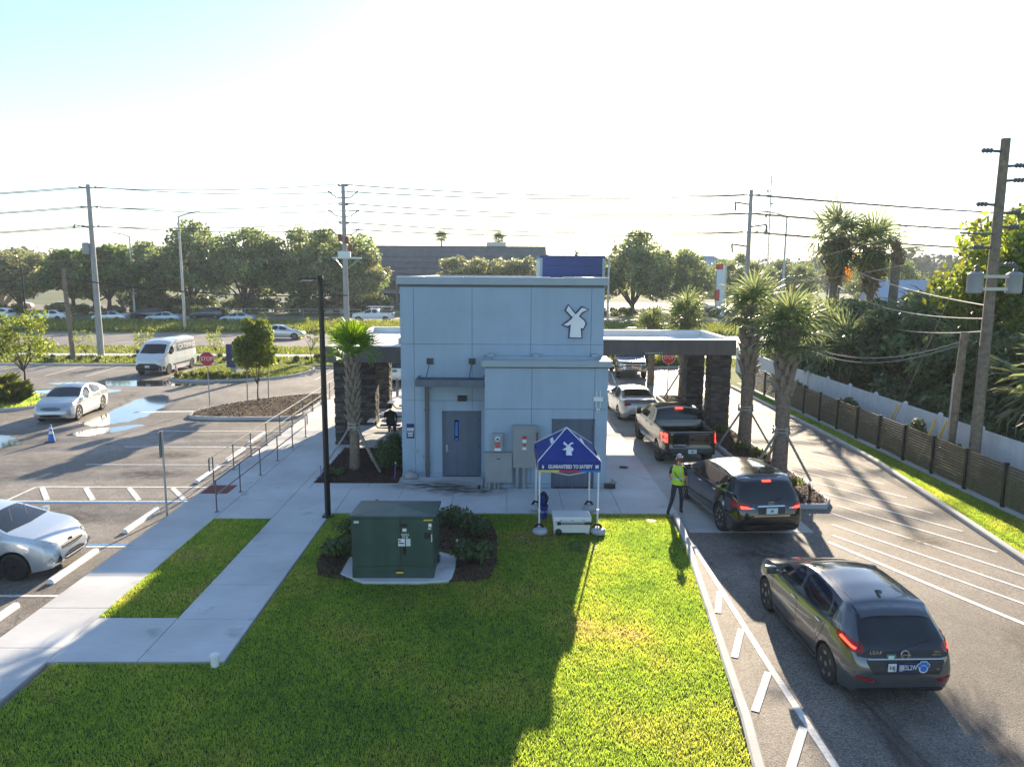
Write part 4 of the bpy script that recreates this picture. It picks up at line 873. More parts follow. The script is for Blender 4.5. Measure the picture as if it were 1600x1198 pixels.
car.patch('plate_recess', [(-.52,.62),(.52,.62),(.62,.80),(.60,.84),(-.60,.84),(-.62,.80)], 'B', 'black_plastic', c, .008); car.patch('diffuser', [(-.72,.27),(.72,.27),(.62,.36),(-.62,.36)], 'B', 'black_plastic', c, .01); car.patch('chrome_strip', [(-.60,.84),(.60,.84),(.60,.855),(-.60,.855)], 'B', 'gunmetal' if False else 'alloy', c, .02)
def rear_text(car, root, s, y, z, size, mat, off=.02, sx=1.0):
    h = car.bvh.ray_cast(Vector((-6, y, z)), Vector((1,0,0))); X = h[0].x-off
    return text_mesh('lettering', s, size, mat, root, Matrix.Translation((X, y, z)) @ Matrix.Rotation(R(-90),4,'Z') @ Matrix.Rotation(R(78),4,'X'), sx=sx)
def rear_box(car, root, name, y, z, w, h, mat, off=.02, t=.012):
    hh = car.bvh.ray_cast(Vector((-6, y, z)), Vector((1,0,0))); X = hh[0].x-off
    return MB().box((X, y, z), (t, w, h)).build(name, mat, root, bevel=.003)
p_ = rear_box(car, c, 'licence_plate', 0, .735, .31, .155, 'plate_navy', .03); rear_text(car, c, 'ESL2W', -.035, .742, .105, 'plate_white', .05, .72); rear_box(car, c, 'plate_motif', .1, .735, .06, .1, 'lens_clear', .04)
rear_text(car, c, 'LEAF', .46, .935, .07, 'chrome', .024, 1.4); rear_text(car, c, 'ZERO', -.52, .945, .04, 'chrome', .024); rear_text(car, c, 'EMISSION', -.5, .905, .035, 'chrome', .024); rear_text(car, c, 'SV', -.5, .70, .05, 'chrome', .016)
rear_box(car, c, 'sticker', .235, .735, .13, .13, 'plate_white', .028); rear_text(car, c, 'HJ', .235, .735, .09, 'dark_metal', .04); rear_box(car, c, 'sticker', .235, .88, .15, .09, 'plate_green', .03); rear_box(car, c, 'sticker', .235, .88, .09, .05, 'plate_white', .037)
paw = [(0,-.02,.055)]+[(a, b, .028) for a, b in ((-.065,.035),(-.025,.07),(.025,.07),(.065,.035))]
hh = car.bvh.ray_cast(Vector((-6,-.25,.735)), Vector((1,0,0)))
pb = MB(); pf = MB()
for a, b, r_ in paw: pb.lathe([(r_*1.35,0),(r_*1.35,.004)], 12, Matrix.Translation((hh[0].x-.026,-.26+a,.735+b)) @ Matrix.Rotation(R(-90),4,'Y')); pf.lathe([(r_*.95,0),(r_*.95,.004)], 12, Matrix.Translation((hh[0].x-.032,-.26+a,.735+b)) @ Matrix.Rotation(R(-90),4,'Y'))
pb.build('paw_sticker', 'plate_white', c); pf.build('paw_print', 'trim_blue', c)
hh = car.bvh.ray_cast(Vector((-6,0,.905)), Vector((1,0,0))); MB().tube([(hh[0].x-.022-.012*math.sin(a)*-1, .062*math.cos(a), .905+.062*math.sin(a)) for a in np.linspace(0, 6.2832, 25)], .010, 6).box((hh[0].x-.026,0,.905), (.012,.17,.028)).build('emblem', 'chrome', c)
MB().prism([(-.09,0),(.09,0),(-.05,.065),(-.085,.06)], -.018, .018, 0, Matrix.Translation((-1.25,0,1.535)) @ Matrix.Rotation(R(90),4,'X')).build('roof_antenna', 'paint_gunmetal', c, bevel=.008)
car.strip('wiper', [(-.05,1.0),(-.45,1.1)], .02, 'B', 'black_plastic', c, .028); handles(car, c, [(-.02,.90),(-1.02,.94)])
for y in (.52,-.52): car.strip('roof_seam', [(.1,y*1.02),(-1.5,y)], .014, 'T', 'black_plastic', c, .003)
car.patch('roof_spoiler', [(-1.52,-.58),(-1.52,.58),(-1.80,.56),(-1.80,-.56)], 'T', 'paint_gunmetal', c, .03); lamps(car, c, [[(.50,.70),(.78,.74),(.74,.86),(.55,.80)]], [])
# ---------- black family SUV with the attendant beside it
car, c = basic_car('suv', 'glossy black suv with brown tint roof beside the attendant in a yellow vest', 'car', 0,0,0, 'black', 'ten'); c['label'] = 'glossy black suv beside the attendant in a yellow vest'
place(c, 6.78, 20.85, 96)
for sd_ in 'LR':
    seams(car, c, sd_, [[(-.07,1.14),(-.10,.7),(.0,.36)], [(1.05,1.15),(1.0,.8),(1.0,.4)], [(-1.12,1.2),(-1.0,.85),(-.88,.7)]])
    car.strip('chrome_trim', [(1.05,1.14),(-.05,1.13),(-1.1,1.19),(-2.03,1.25)], .022, sd_, 'chrome', c, .01); car.strip('sill_chrome', [(1.0,.36),(-.95,.36)], .05, sd_, 'alloy', c, .012); car.strip('roof_rail', [(.2,1.668),(-.9,1.70),(-1.9,1.63)], .03, sd_, 'chrome', c, .02)
    car.patch('tail_light', [(-1.98,1.02),(-2.02,1.12),(-2.22,1.06),(-2.36,.93),(-2.1,.92)], sd_, 'lens_red', c, .01, 1, .05)
    car.patch('badge', [(-1.62+.06*math.cos(a), .86+.06*math.sin(a)) for a in np.linspace(0, 6.28, 16)[:-1]], sd_, 'plate_white', c, .008)
for s_ in (1,-1): car.patch('tail_light', [(s_*.46,.94),(s_*.86,.92),(s_*.86,1.10),(s_*.66,1.07)], 'B', 'lens_red', c, .012, 1); car.patch('light_core', [(s_*.56,.95),(s_*.80,.94),(s_*.82,1.0),(s_*.66,1.0)], 'B', 'brake_lit', c, .02, 0); car.patch('light_lens', [(s_*.46,.94),(s_*.58,.935),(s_*.6,.98),(s_*.5,.98)], 'B', 'lens_clear', c, .02, 0)
car.patch('tailgate_glass', [(-.74,1.12),(.74,1.12),(.70,1.3),(.58,1.53),(-.58,1.53),(-.70,1.3)], 'B', 'car_glass', c, .014, 1); car.patch('brake_light', [(-.12,1.56),(.12,1.56),(.12,1.595),(-.12,1.595)], 'B', 'brake_lit', c, .03); car.patch('chrome_bar', [(-.38,.985),(.38,.985),(.36,1.02),(-.36,1.02)], 'B', 'chrome', c, .02); car.patch('plate_recess', [(-.36,.80),(.36,.80),(.36,.98),(-.36,.98)], 'B', 'black_plastic', c, .008)
rear_box(car, c, 'licence_plate', 0, .885, .31, .155, 'plate_white', .03); rear_box(car, c, 'plate_motif', 0, .885, .07, .06, 'plate_green', .038); car.patch('chrome_strip', [(-.50,.74),(.50,.74),(.48,.775),(-.48,.775)], 'B', 'chrome', c, .02); car.patch('bumper_insert', [(-.8,.36),(.8,.36),(.7,.5),(-.7,.5)], 'B', 'black_plastic', c, .008)
hh = car.bvh.ray_cast(Vector((-6,0,1.075)), Vector((1,0,0)))
for s_ in (1,-1): MB().tube([(hh[0].x-.02, s_*.03+.055*math.cos(a), 1.075+.03*math.sin(a)) for a in np.linspace(0.3*s_, 6.0*s_, 14)], .009, 6).build('emblem', 'chrome', c)
MB().prism([(-.1,0),(.1,0),(-.05,.06)], -.018, .018, 0, Matrix.Translation((-1.55,0,1.705)) @ Matrix.Rotation(R(90),4,'X')).build('roof_antenna', 'paint_black', c); handles(car, c, [(.12,1.02),(-.95,1.06)]); car.strip('wiper', [(-.02,1.12),(-.35,1.18)], .02, 'B', 'black_plastic', c, .026)
# ---------- black pickup under the canopy
car, c = basic_car('pickup', 'lifted black pickup truck with empty bed queued under the canopy', 'truck', 0,0,0, 'black', 'six', rim_mat='dark_alloy')
place(c, 6.78, 28.75, 91)
for sd_ in 'LR':
    seams(car, c, sd_, [[(.12,1.24),(.12,.9),(.15,.55)], [(1.35,1.26),(1.3,.9),(1.3,.55)], [(-.72,1.26),(-.74,.9),(-.6,.6)], [(-1.0,1.30),(-1.0,.58)]]); car.strip('running_board', [(1.15,.47),(-.75,.47)], .07, sd_, 'alloy', c, .06)
for s_ in (1,-1): car.patch('tail_light', [(s_*.86,.93),(s_*.99,.93),(s_*.99,1.27),(s_*.86,1.27)], 'B', 'brake_lit', c, .012); car.patch('light_lens', [(s_*.88,1.03),(s_*.98,1.03),(s_*.98,1.12),(s_*.88,1.12)], 'B', 'lens_clear', c, .018)
car.patch('bumper', [(-.98,.56),(.98,.56),(.98,.76),(-.98,.76)], 'B', 'black_plastic', c, .05); car.strip('tailgate_seam', [(-.84,.80),(-.84,1.30)], .014, 'B', 'dark_metal', c, .004); car.strip('tailgate_seam', [(.84,.80),(.84,1.30)], .014, 'B', 'dark_metal', c, .004)
rear_box(car, c, 'licence_plate', 0, .66, .31, .155, 'plate_white', .08); rear_box(car, c, 'plate_motif', 0, .66, .08, .06, 'plate_green', .088); rear_text(car, c, 'SILVERADO', .42, .87, .075, 'alloy', .02, 1.2)
MB().box((-2.95,0,1.08), (.012,.24,.05)).box((-2.952,0,1.08), (.012,.09,.10)).build('emblem', 'dark_alloy', c, bevel=.006)
MB().bb(-.98,-.9,-.14,.14,1.84,1.88).build('brake_light', 'brake_lit', c); lamps(car, c, [[(.62,.92),(.92,.94),(.92,1.08),(.62,1.06)]], []); handles(car, c, [(.22,1.14),(-.6,1.16)], 'paint_black')
# ---------- silver sedan ahead of it
car, c = basic_car('sedan', 'silver sedan ahead of the black pickup beside the kiosk wall', 'car', 0,0,0, 'silver', 'five'); place(c, 6.42, 36.3, 92)
lamps(car, c, [[(.48,.64),(.78,.68),(.74,.80),(.5,.74)]], [[(.42,.84),(.82,.82),(.80,.96),(.5,.97)]]); rear_box(car, c, 'licence_plate', 0, .80, .31, .155, 'plate_white', .03); car.patch('bumper_insert', [(-.6,.3),(.6,.3),(.5,.42),(-.5,.42)], 'B', 'black_plastic', c, .008); MB().bb(-1.72,-1.62,-.12,.12,1.13,1.15).build('brake_light', 'brake_lit', c)
for sd_ in 'LR': seams(car, c, sd_, [[(-.17,.98),(-.18,.6),(-.05,.3)], [(-1.2,1.0),(-1.05,.62)], [(1.0,.98),(.95,.35)]])
handles(car, c, [(.0,.86),(-1.0,.9)])
def front_face(car, c, grille, plate=None, lower=None, chrome=None, grille_mat='black_plastic'):
    g_ = car.patch('grille', grille, 'F', grille_mat, c, .01, 1)
    if lower: car.patch('lower_grille', lower, 'F', 'black_plastic', c, .01, 1)
    if chrome: [car.strip('grille_bar', ln, w, 'F', 'chrome', c, .018) for ln, w in chrome]
    if plate: hh = car.bvh.ray_cast(Vector((6,0,plate)), Vector((-1,0,0))); MB().box((hh[0].x+.02,0,plate), (.012,.31,.155)).build('licence_plate', 'plate_white', c, bevel=.003)
# ---------- dark blue pickup facing the camera
car, c = basic_car('pickup', 'dark blue pickup with wide chrome grille facing the camera behind the canopy', 'truck', 0,0,0, 'navy', 'five'); place(c, 8.72, 51.2, -92)
front_face(car, c, [(-.62,.82),(.62,.82),(.62,1.12),(-.62,1.12)], None, None, [([(-.64,.97),(.64,.97)],.05), ([(0,.82),(0,1.12)],.08), ([(-.64,.82),(.64,.82)],.03), ([(-.64,1.12),(.64,1.12)],.03)]); car.patch('bumper', [(-.92,.52),(.92,.52),(.92,.76),(-.92,.76)], 'F', 'chrome', c, .03); lamps(car, c, [[(.64,.86),(.92,.88),(.9,1.08),(.66,1.06)]], [])
# ---------- silver sedan driving through the puddle
car, c = basic_car('sedan', 'pale silver sedan driving through the wet patch facing the camera', 'car', 0,0,0, 'silver', 'five'); place(c, -20.9, 35.5, -83); c.scale = (.97,.97,1.03)
front_face(car, c, [(-.42,.60),(.42,.60),(.46,.72),(-.46,.72)], None, [(-.5,.30),(.5,.30),(.44,.42),(-.44,.42)], [([(-.44,.66),(.44,.66)],.02)]); lamps(car, c, [[(.50,.62),(.82,.68),(.80,.80),(.54,.74)]], [[(.42,.84),(.82,.82),(.80,.96),(.5,.97)]]); handles(car, c, [(.0,.86),(-1.0,.9)])
for sd_ in 'LR': seams(car, c, sd_, [[(-.17,.98),(-.18,.6),(-.05,.3)], [(-1.2,1.0),(-1.05,.62)], [(1.0,.98),(.95,.35)]])
for s_ in (1,-1): MB().lathe([(.06,0),(.05,.02)], 12, Matrix.Translation((2.2,s_*.68,.42)) @ Matrix.Rotation(R(90),4,'Y')).build('fog_light', 'lens_clear', c)
# ---------- white catering van
car, c = basic_car('van', 'white catering van with grey lettered side panel parked by the kerb', 'van', 0,0,0, 'white', 'steel'); place(c, -23.5, 51.5, -92)
front_face(car, c, [(-.55,.62),(.55,.62),(.50,.80),(-.50,.80)], .64); car.patch('bumper', [(-.97,.30),(.97,.30),(.97,.60),(.6,.66),(.55,.84),(-.55,.84),(-.6,.66),(-.97,.60)], 'F', 'black_plastic', c, .012); lamps(car, c, [[(.62,.92),(.90,.98),(.92,1.14),(.70,1.02)]], [])
for sd_ in 'LR':
    car.patch('side_banner', [(.55,1.42),(.55,2.05),(-2.45,2.05),(-2.45,1.42)], sd_, 'banner_grey', c, .006); seams(car, c, sd_, [[(.7,1.9),(.7,.5)], [(1.9,1.3),(1.9,.5)], [(-.6,2.1),(-.6,.5)]]); car.strip('rub_strip', [(1.2,.62),(-1.3,.62)], .1, sd_, 'black_plastic', c, .01)
    sgn = 1 if sd_ == 'L' else -1
    text_mesh('lettering', 'CATERING', .46, 'white_paint', c, Matrix.Translation((-.9, sgn*1.04, 1.74)) @ Matrix.Rotation(R(180 if sgn > 0 else 0),4,'Z') @ FRONT, sx=1.15, bold=.01)
# ---------- white hatchback in the stall at left
car, c = basic_car('compact', 'pale silver compact hatchback nose in at the walkway, left foreground', 'car', 0,0,0, 'pale', 'ten', rim_mat='dark_alloy'); place(c, -12.35, 16.85, 0)
front_face(car, c, [(-.36,.58),(.36,.58),(.42,.70),(-.42,.70)], None, [(-.42,.28),(.42,.28),(.36,.50),(-.36,.50)], [([(-.40,.64),(.40,.64)],.025), ([(-.38,.45),(.38,.45)],.02), ([(-.38,.38),(.38,.38)],.02)]); lamps(car, c, [[(.44,.68),(.78,.78),(.84,.94),(.60,.84)]], [])
for s_ in (1,-1): car.patch('air_intake', [(s_*.48,.30),(s_*.66,.34),(s_*.56,.52)], 'F', 'black_plastic', c, .01); MB().lathe([(.07,0),(.065,.015),(.04,.02)], 14, Matrix.Translation((2.1,s_*.74,.42)) @ Matrix.Rotation(R(90),4,'Y')).build('fog_light', 'lens_clear', c)
hh = car.bvh.ray_cast(Vector((6,0,.72)), Vector((-1,0,0))); MB().lathe([(.07,0),(.06,.02)], 16, Matrix.Translation(hh[0]) @ Matrix.Rotation(R(75),4,'Y') @ Matrix.Diagonal((.55,1.2,1,1))).build('emblem', 'chrome', c)
for sd_ in 'LR': seams(car, c, sd_, [[(-.14,1.0),(-.17,.62),(-.02,.30)], [(1.02,1.0),(.98,.34)]])
for y in (.25,-.3): car.strip('wiper', [(.98,y),(.62,y+.45)], .02, 'T', 'black_plastic', c, .012)
handles(car, c, [(-.02,.90)], 'paint_pale')
car, c = basic_car('sedan', 'silver car barely in view at the left edge, nose to the wheel stop', 'car', 0,0,0, 'silver', 'five'); place(c, -13.35, 13.85, 0); lamps(car, c, [[(.48,.64),(.78,.68),(.74,.80),(.5,.74)]], [])
car, c = basic_car('suv', 'white suv seen from behind between canopy pillars and kiosk wall', 'car', 0,0,0, 'white', 'five'); place(c, -6.6, 47.6, 88); lamps(car, c, [], [[(.62,1.0),(.86,1.0),(.86,1.2),(.70,1.2)]]); rear_box(car, c, 'licence_plate', 0, .92, .31, .155, 'plate_green', .03)
# ---------- traffic on the road
G = 'cars passing on the road behind the kiosk'
def road_car(kind, lab, x, y, hd, col):
    car, c = basic_car(kind, lab, 'truck' if kind == 'pickup' else 'car', 0,0,0, col, 'five', G); place(c, x, y, hd)
    fl = {'sedan': [[(.48,.64),(.78,.68),(.74,.80),(.5,.74)]], 'suv': [[(.5,.82),(.8,.86),(.8,.98),(.55,.95)]], 'pickup': [[(.62,.92),(.92,.94),(.92,1.08),(.62,1.06)]]}[kind]
    rl = {'sedan': [[(.42,.84),(.82,.82),(.80,.96),(.5,.97)]], 'suv': [[(.62,1.0),(.90,1.0),(.90,1.2),(.70,1.2)]], 'pickup': [[(.86,.93),(.99,.93),(.99,1.27),(.86,1.27)]]}[kind]
    lamps(car, c, fl, rl); return c
road_car('suv', 'white suv on the far road cut by the left picture edge', -70.0, 102.6, 180, 'white'); road_car('sedan', 'white sedan on the far road between the two thin left poles', -62.2, 102.4, 180, 'white')
road_car('sedan', 'silver sedan on the far road just right of the grey concrete pole', -53.4, 101.0, 180, 'silver'); road_car('suv', 'black suv on the far road behind the pale blue sedan', -50.3, 105.0, 180, 'black')
road_car('sedan', 'pale blue sedan on the far road at the foot of the street lamp', -45.6, 99.8, 180, 'lightblue'); road_car('suv', 'dark suv on the far road in front of the railing', -42.6, 107.0, 180, 'darkgrey')
road_car('sedan', 'pale blue sedan on the far road right of the dark suv', -35.6, 99.6, 180, 'lightblue'); road_car('sedan', 'silver sedan alone on the near carriageway above the island tree', -22.9, 76.6, 0, 'silver')
rp = road_car('pickup', 'white pickup with ladder rack on the far road beside the kiosk', -18.0, 103.0, 180, 'white')
mb = MB()
for x in (-2.6,-1.2,.3): mb.box((x,0,2.12), (.06,1.5,.05)); [mb.tube([(x,s_*.75,1.34 if x < -1 else 1.8),(x,s_*.75,2.12)], .02, 6) for s_ in (1,-1)]
for s_ in (1,-1): mb.tube([(.9,s_*.75,2.14),(-2.8,s_*.75,2.14)], .03, 6)
mb.build('ladder_rack', 'white_paint', rp); MB().bb(-2.7,-1.1,-.85,-.55,1.34,1.6).build('tool_box', 'dark_metal', rp); MB().bb(-2.7,-1.1,.55,.85,1.34,1.6).build('tool_box', 'dark_metal', rp)
for lab, x, y, hd, col, k in (('dark blue sedan parked on the distant lot at upper left', -76,128,150,'navy','sedan'),('black sedan parked beyond the road behind the concrete pole', -57,121.5,175,'black','sedan'),
        ('silver car parked in the distant lot under the oaks', -38,128,90,'silver','suv'),('white car parked on the bright distant lot right of the oak', 38,140,0,'white','sedan'),('blue car parked on the distant lot beside the right street lamp', 60,150,20,'navy','sedan'),
        ('pale car parked in the far lot near the palm cluster', 72,146,10,'silver','suv'),('white suv parked on the far left distant lot', -86,132,10,'white','suv')):
    car, c = basic_car(k, lab, 'car', 0,0,0, col, 'five', 'cars parked beyond the road'); place(c, x, y, hd)
# ================================================================ STREET FURNITURE AND PROPS
# ---- near black light pole
t = thing('light_pole', 'tall black light pole with flat lamp head at the walkway corner', 'light pole', (-4.95,20.2,ZW))
MB().tube([(0,0,0),(0,0,6.75)], [.085,.07], 4).build('pole', 'pole_black', t); MB().bb(-.14,.14,-.14,.14,-.02,.06).build('base_plate', 'pole_black', t, bevel=.01); MB().bb(-.07,.07,-.07,.07,6.7,6.78).build('pole_cap', 'pole_black', t)
h = MB().box((-.33,0,6.68), (.5,.26,.05), 0, 0, Matrix.Rotation(R(-3),4,'Y')).build('lamp_head', 'pole_black', t, bevel=.015); MB().bb(-.52,-.2,-.1,.1,6.635,6.65).build('lamp_lens', 'lens_clear', h)
# ---- transformer
t = thing('transformer', 'dark green pad mounted transformer box on a concrete pad', 'transformer', (-2.45,16.55,ZW))
MB().prism(chaikin([(-1.25,-.95),(1.2,-.95),(1.35,-.6),(1.35,1.0),(-1.25,1.0)], 1), -.05, .05).build('concrete_pad', 'concrete', t, bevel=.015)
MB().add([(-.92,-.72,.05),(.92,-.72,.05),(.92,.66,.05),(-.92,.66,.05),(-.92,-.72,1.46),(.92,-.72,1.46),(.92,.66,1.36),(-.92,.66,1.36)], [(0,3,2,1),(0,1,5,4),(1,2,6,5),(2,3,7,6),(3,0,4,7),(4,5,6,7)]).build('cabinet', 'transformer_green', t, bevel=.012)
MB().add([(-.97,-.77,1.46),(.97,-.77,1.46),(.97,.72,1.34),(-.97,.72,1.34),(-.97,-.77,1.52),(.97,-.77,1.52),(0,-.1,1.58),(.97,.72,1.40),(-.97,.72,1.40)], [(0,3,2,1),(0,1,5,4),(1,2,7,5),(2,3,8,7),(3,0,4,8),(4,5,6),(5,7,6),(7,8,6),(8,4,6)]).build('lid', 'transformer_green', t, bevel=.008)
MB().bb(-.90,.17,-.745,-.72,.34,1.44).build('door_panel', 'transformer_green', t, bevel=.008); MB().bb(.19,.90,-.745,-.72,.34,1.44).build('door_panel', 'transformer_green', t, bevel=.008); MB().bb(-.92,.92,-.74,-.72,.07,.32).build('sill_panel', 'transformer_green', t, bevel=.006)
MB().tube([(.95,-.2,1.32),(1.08,-.2,1.38),(1.08,-.12,1.34)], .025, 6).build('latch', 'black_plastic', t); MB().bb(.92,.98,.1,.34,.08,.2).build('side_hook', 'transformer_green', t, bevel=.02)
for x, z, w, h_, m_ in ((.26,1.3,.16,.08,'black_plastic'),(.27,1.19,.09,.07,'white_paint'),(.2,.9,.15,.17,'white_paint'),(.35,.9,.10,.17,'plate_white'),(.16,.94,.06,.03,'sticker_red'),(.2,.88,.12,.03,'orange'),(-.80,1.37,.11,.05,'plate_white'),(.84,1.3,.07,.08,'white_paint'),(.83,1.22,.07,.03,'plate_white'),(.78,1.06,.14,.14,'black_plastic'),(.875,1.0,.02,.18,'white_paint'),(.80,1.42,.20,.035,'sticker_yellow'),(.15,.2,.18,.09,'black_plastic'),(.15,.19,.16,.04,'sticker_yellow')):
    off = .002 if m_ != 'sticker_yellow' or z != .19 else .004; MB().bb(x-w/2,x+w/2,-.749-off,-.745+.0,z-h_/2,z+h_/2).build('sticker', m_, t)
text_mesh('lettering', 'NON', .075, 'white_paint', t, Matrix.Translation((.28,-.749,1.08)) @ FRONT); text_mesh('lettering', 'PCB', .075, 'white_paint', t, Matrix.Translation((.28,-.749,1.02)) @ FRONT)
MB().lathe([(.035,0),(.035,.05)], 5, Matrix.Translation((.26,-.745,.72)) @ Matrix.Rotation(R(90),4,'X')).bb(.22,.30,-.752,-.745,.6,.8).build('padlock', 'black_plastic', t)
def marker(x, y, lab, h=.5, lean=0): 
    t = thing('marker_stake', lab, 'stake', (x, y, ZW), 0, 'purple irrigation marker stakes'); MB().tube([(0,0,0),(lean,0,h)], .014, 6).build('rod', 'purple', t); MB().lathe([(.02,0),(.022,.03),(.01,.05)], 8, Matrix.Translation((lean,0,h))).build('cap', 'white_paint', t)
marker(-3.55,16.95,'purple stake left of the green transformer', .5, .06); marker(-.98,16.95,'purple stake right of the green transformer', .5, -.1); marker(-3.62,24.0,'purple stake at the planter corner by the kiosk wall', .55, .05); marker(-6.1,24.1,'purple stake at the left planter corner', .45); marker(-4.0,26.6,'purple stake behind the planter bush', .5)
t = thing('utility_stub', 'white plastic pipe stub standing at the lawn corner of the walkway', 'pipe', (-5.05,12.15,ZW)); MB().lathe([(.07,0),(.07,.16),(.085,.16),(.085,.22),(.05,.23)], 16).build('pipe', 'white_plastic', t, smooth=True); MB().lathe([(.05,.23),(.045,.25)], 6).build('plug', 'white_plastic', t)
# ---- promotional tent
t = thing('canopy_tent', 'small blue pop up tent with white windmill emblem in front of the kiosk', 'tent', (1.77,19.85,ZW))
hx, hy = .78, .98
for x in (-hx,hx):
    for y in (-hy,hy):
        MB().bb(x-.02,x+.02,y-.02,y+.02,0,1.92).build('leg', 'white_paint', t); MB().bb(x-.03,x+.03,y-.03,y+.03,.6,.66).build('leg_joint', 'white_plastic', t); MB().bb(x-.05,x+.05,y-.05,y+.05,0,.02).build('foot', 'dark_metal', t)
ze, zp, zv = 1.98, 2.66, 1.70
A = [(-hx-.05,-hy-.05),(hx+.05,-hy-.05),(hx+.05,hy+.05),(-hx-.05,hy+.05)]
for k in range(4):
    a, b = A[k], A[(k+1)%4]; mid = ((a[0]+b[0])/2*.97, (a[1]+b[1])/2*.97)
    p = [(a[0],a[1],ze),(mid[0],mid[1],ze-.03),(b[0],b[1],ze),(0,0,zp)]; up = [(x,y,z+.012) for x,y,z in p]
    MB().add(p+up, [(0,1,3),(1,2,3),(4,7,5),(5,7,6),(0,4,5,1),(1,5,6,2)]).build('roof_panel', 'blue_fabric', t)
    v = [(a[0],a[1],ze),(b[0],b[1],ze),(b[0],b[1],zv),(a[0],a[1],zv)]; n = Vector((b[1]-a[1], a[0]-b[0], 0)).normalized()*.012; MB().add([Vector(q) for q in v]+[Vector(q)+n for q in v], [(0,1,2,3),(7,6,5,4),(0,4,5,1),(1,5,6,2),(2,6,7,3),(3,7,4,0)]).build('valance', 'blue_fabric', t)
    MB().tube([(a[0],a[1],ze+.015),(0,0,zp+.02)], .014, 6).build('seam_piping', 'white_paint', t); MB().tube([(a[0],a[1],ze+.01),(a[0],a[1],zv)], .012, 6).build('corner_piping', 'white_paint', t)
fy = -hy-.066
for x0, x1, m_ in ((-.82,-.27,'trim_yellow'),(-.27,.27,'trim_red'),(.27,.82,'trim_blue')): MB().bb(x0,x1,fy-.004,fy,zv,zv+.055).build('colour_band', m_, t)
for y0, y1, m_ in ((-1.0,-.3,'trim_red'),(-.3,1.0,'trim_yellow')): MB().bb(-hx-.068,-hx-.064,y0,y1,zv,zv+.055).build('colour_band', m_, t)
text_mesh('lettering', 'GUARANTEED TO SATISFY', .135, 'white_paint', t, Matrix.Translation((.02,fy-.002,1.845)) @ FRONT, sx=.72, bold=.004)
eb = MB().bb(.68,.77,fy-.004,fy,1.80,1.89).build('logo_square', 'plate_white', t); em = MB().bb(-.70,-.69,fy-.003,fy,1.80,1.81).build('logo_mark', 'white_paint', t); windmill(em, Matrix.Translation((-.70,fy-.002,1.85)) @ FRONT, .055, 'white_paint', .003)
sl = math.atan2(zp-ze, hy+.05); em2 = MB().bb(-.01,.01,-.62,-.6,2.2,2.21).build('emblem_patch', 'white_paint', t)
windmill(em2, Matrix.Translation((0,-.62,2.235)) @ Matrix.Rotation(sl,4,'X') @ Matrix.Translation((0,0,.018)), .26, 'white_paint', .004)
for sx_ in (-1,1): MB().box((sx_*.41,-.1,2.335), (.10,.55,.012), 0, 0, Matrix.Rotation(sx_*math.atan2(zp-ze,hx+.05),4,'Y')).build('side_lettering', 'white_paint', t)
MB().tube([(-hx,-hy,1.75),(0,-hy,1.6),(hx,-hy,1.75)], .012, 6).tube([(-hx,hy,1.75),(0,hy,1.6),(hx,hy,1.75)], .012, 6).build('truss_bar', 'white_paint', t)
for k, (x, y) in enumerate(((-hx,-hy),(hx,-hy),(-hx,hy),(hx,hy))):
    lab = ('grey weight bag on the tent leg front left','grey weight bag on the tent leg front right by the sunlit grass','grey weight bag on the tent leg behind the blue bucket','grey weight bag on the tent leg behind the cooler')[k]
    w = thing('weight_bag', lab, 'weight bag', (1.77+x,19.85+y,ZW), 0, 'weight bags on the tent legs')
    MB().lathe([(.12,0),(.19,.02),(.21,.08),(.17,.15),(.05,.17)], 14, Matrix.Translation((.02,-.06,.01))).build('bag', 'grey_cloth', w, smooth=True); MB().lathe([(.205,0),(.205,.02)], 14, Matrix.Translation((.02,-.06,.08))).build('stripe', 'navy', w); MB().tube([(-.12,.02,.14),(-.04,0,.26),(.06,-.02,.24),(.12,.0,.13)], .035, 8).build('strap', 'black_cloth', w, smooth=True)
# ---- cooler, bucket and bag under the tent
t = thing('cooler', 'white wheeled cooler box standing on the grass under the tent', 'cooler', (1.86,19.0,ZW))
MB().add([(-.46,-.26,.05),(.46,-.26,.05),(.46,.26,.05),(-.46,.26,.05),(-.50,-.29,.36),(.50,-.29,.36),(.50,.29,.36),(-.50,.29,.36)], [(0,3,2,1),(0,1,5,4),(1,2,6,5),(2,3,7,6),(3,0,4,7),(4,5,6,7)]).build('tub', 'white_plastic', t, bevel=.03); MB().bb(-.51,.51,-.30,.30,.37,.50).build('lid', 'white_plastic', t, bevel=.03)
MB().tube([(-.36,-.32,.33),(.50,-.32,.33)], .018, 6).build('tow_handle', 'black_plastic', t); MB().bb(-.40,-.30,-.33,-.28,.29,.37).bb(.32,.52,-.33,-.28,.30,.36).build('handle_bracket', 'black_plastic', t, bevel=.01)
for x in (-.3,0,.3): MB().bb(x-.035,x+.035,-.305,-.295,.41,.43).build('latch', 'grey_box', t)
for y in (-.29,.29): MB().lathe([(.085,-.03),(.09,-.02),(.09,.02),(.085,.03),(.03,.035)], 16, Matrix.Translation((-.36,y,.09)) @ Matrix.Rotation(R(90),4,'X')).build('wheel', 'black_plastic', t, smooth=True)
for x in (-.42,.42): MB().bb(x-.05,x+.05,-.2,.2,0,.06).build('skid', 'white_plastic', t)
t = thing('bucket', 'tall blue bucket with white print under the left of the tent', 'bucket', (1.16,20.1,ZW)); MB().lathe([(.12,0),(.145,.34),(.155,.35),(.155,.38),(.13,.38),(.12,.3)], 20).build('pail', 'blue_fabric', t, smooth=True); MB().tube([(-.15,0,.34),(-.1,-.12,.22),(.1,-.12,.22),(.15,0,.34)], .006, 5).build('handle', 'galv', t)
text_mesh('lettering', 'DO IT', .07, 'white_paint', t, Matrix.Translation((.01,-.148,.22)) @ FRONT)
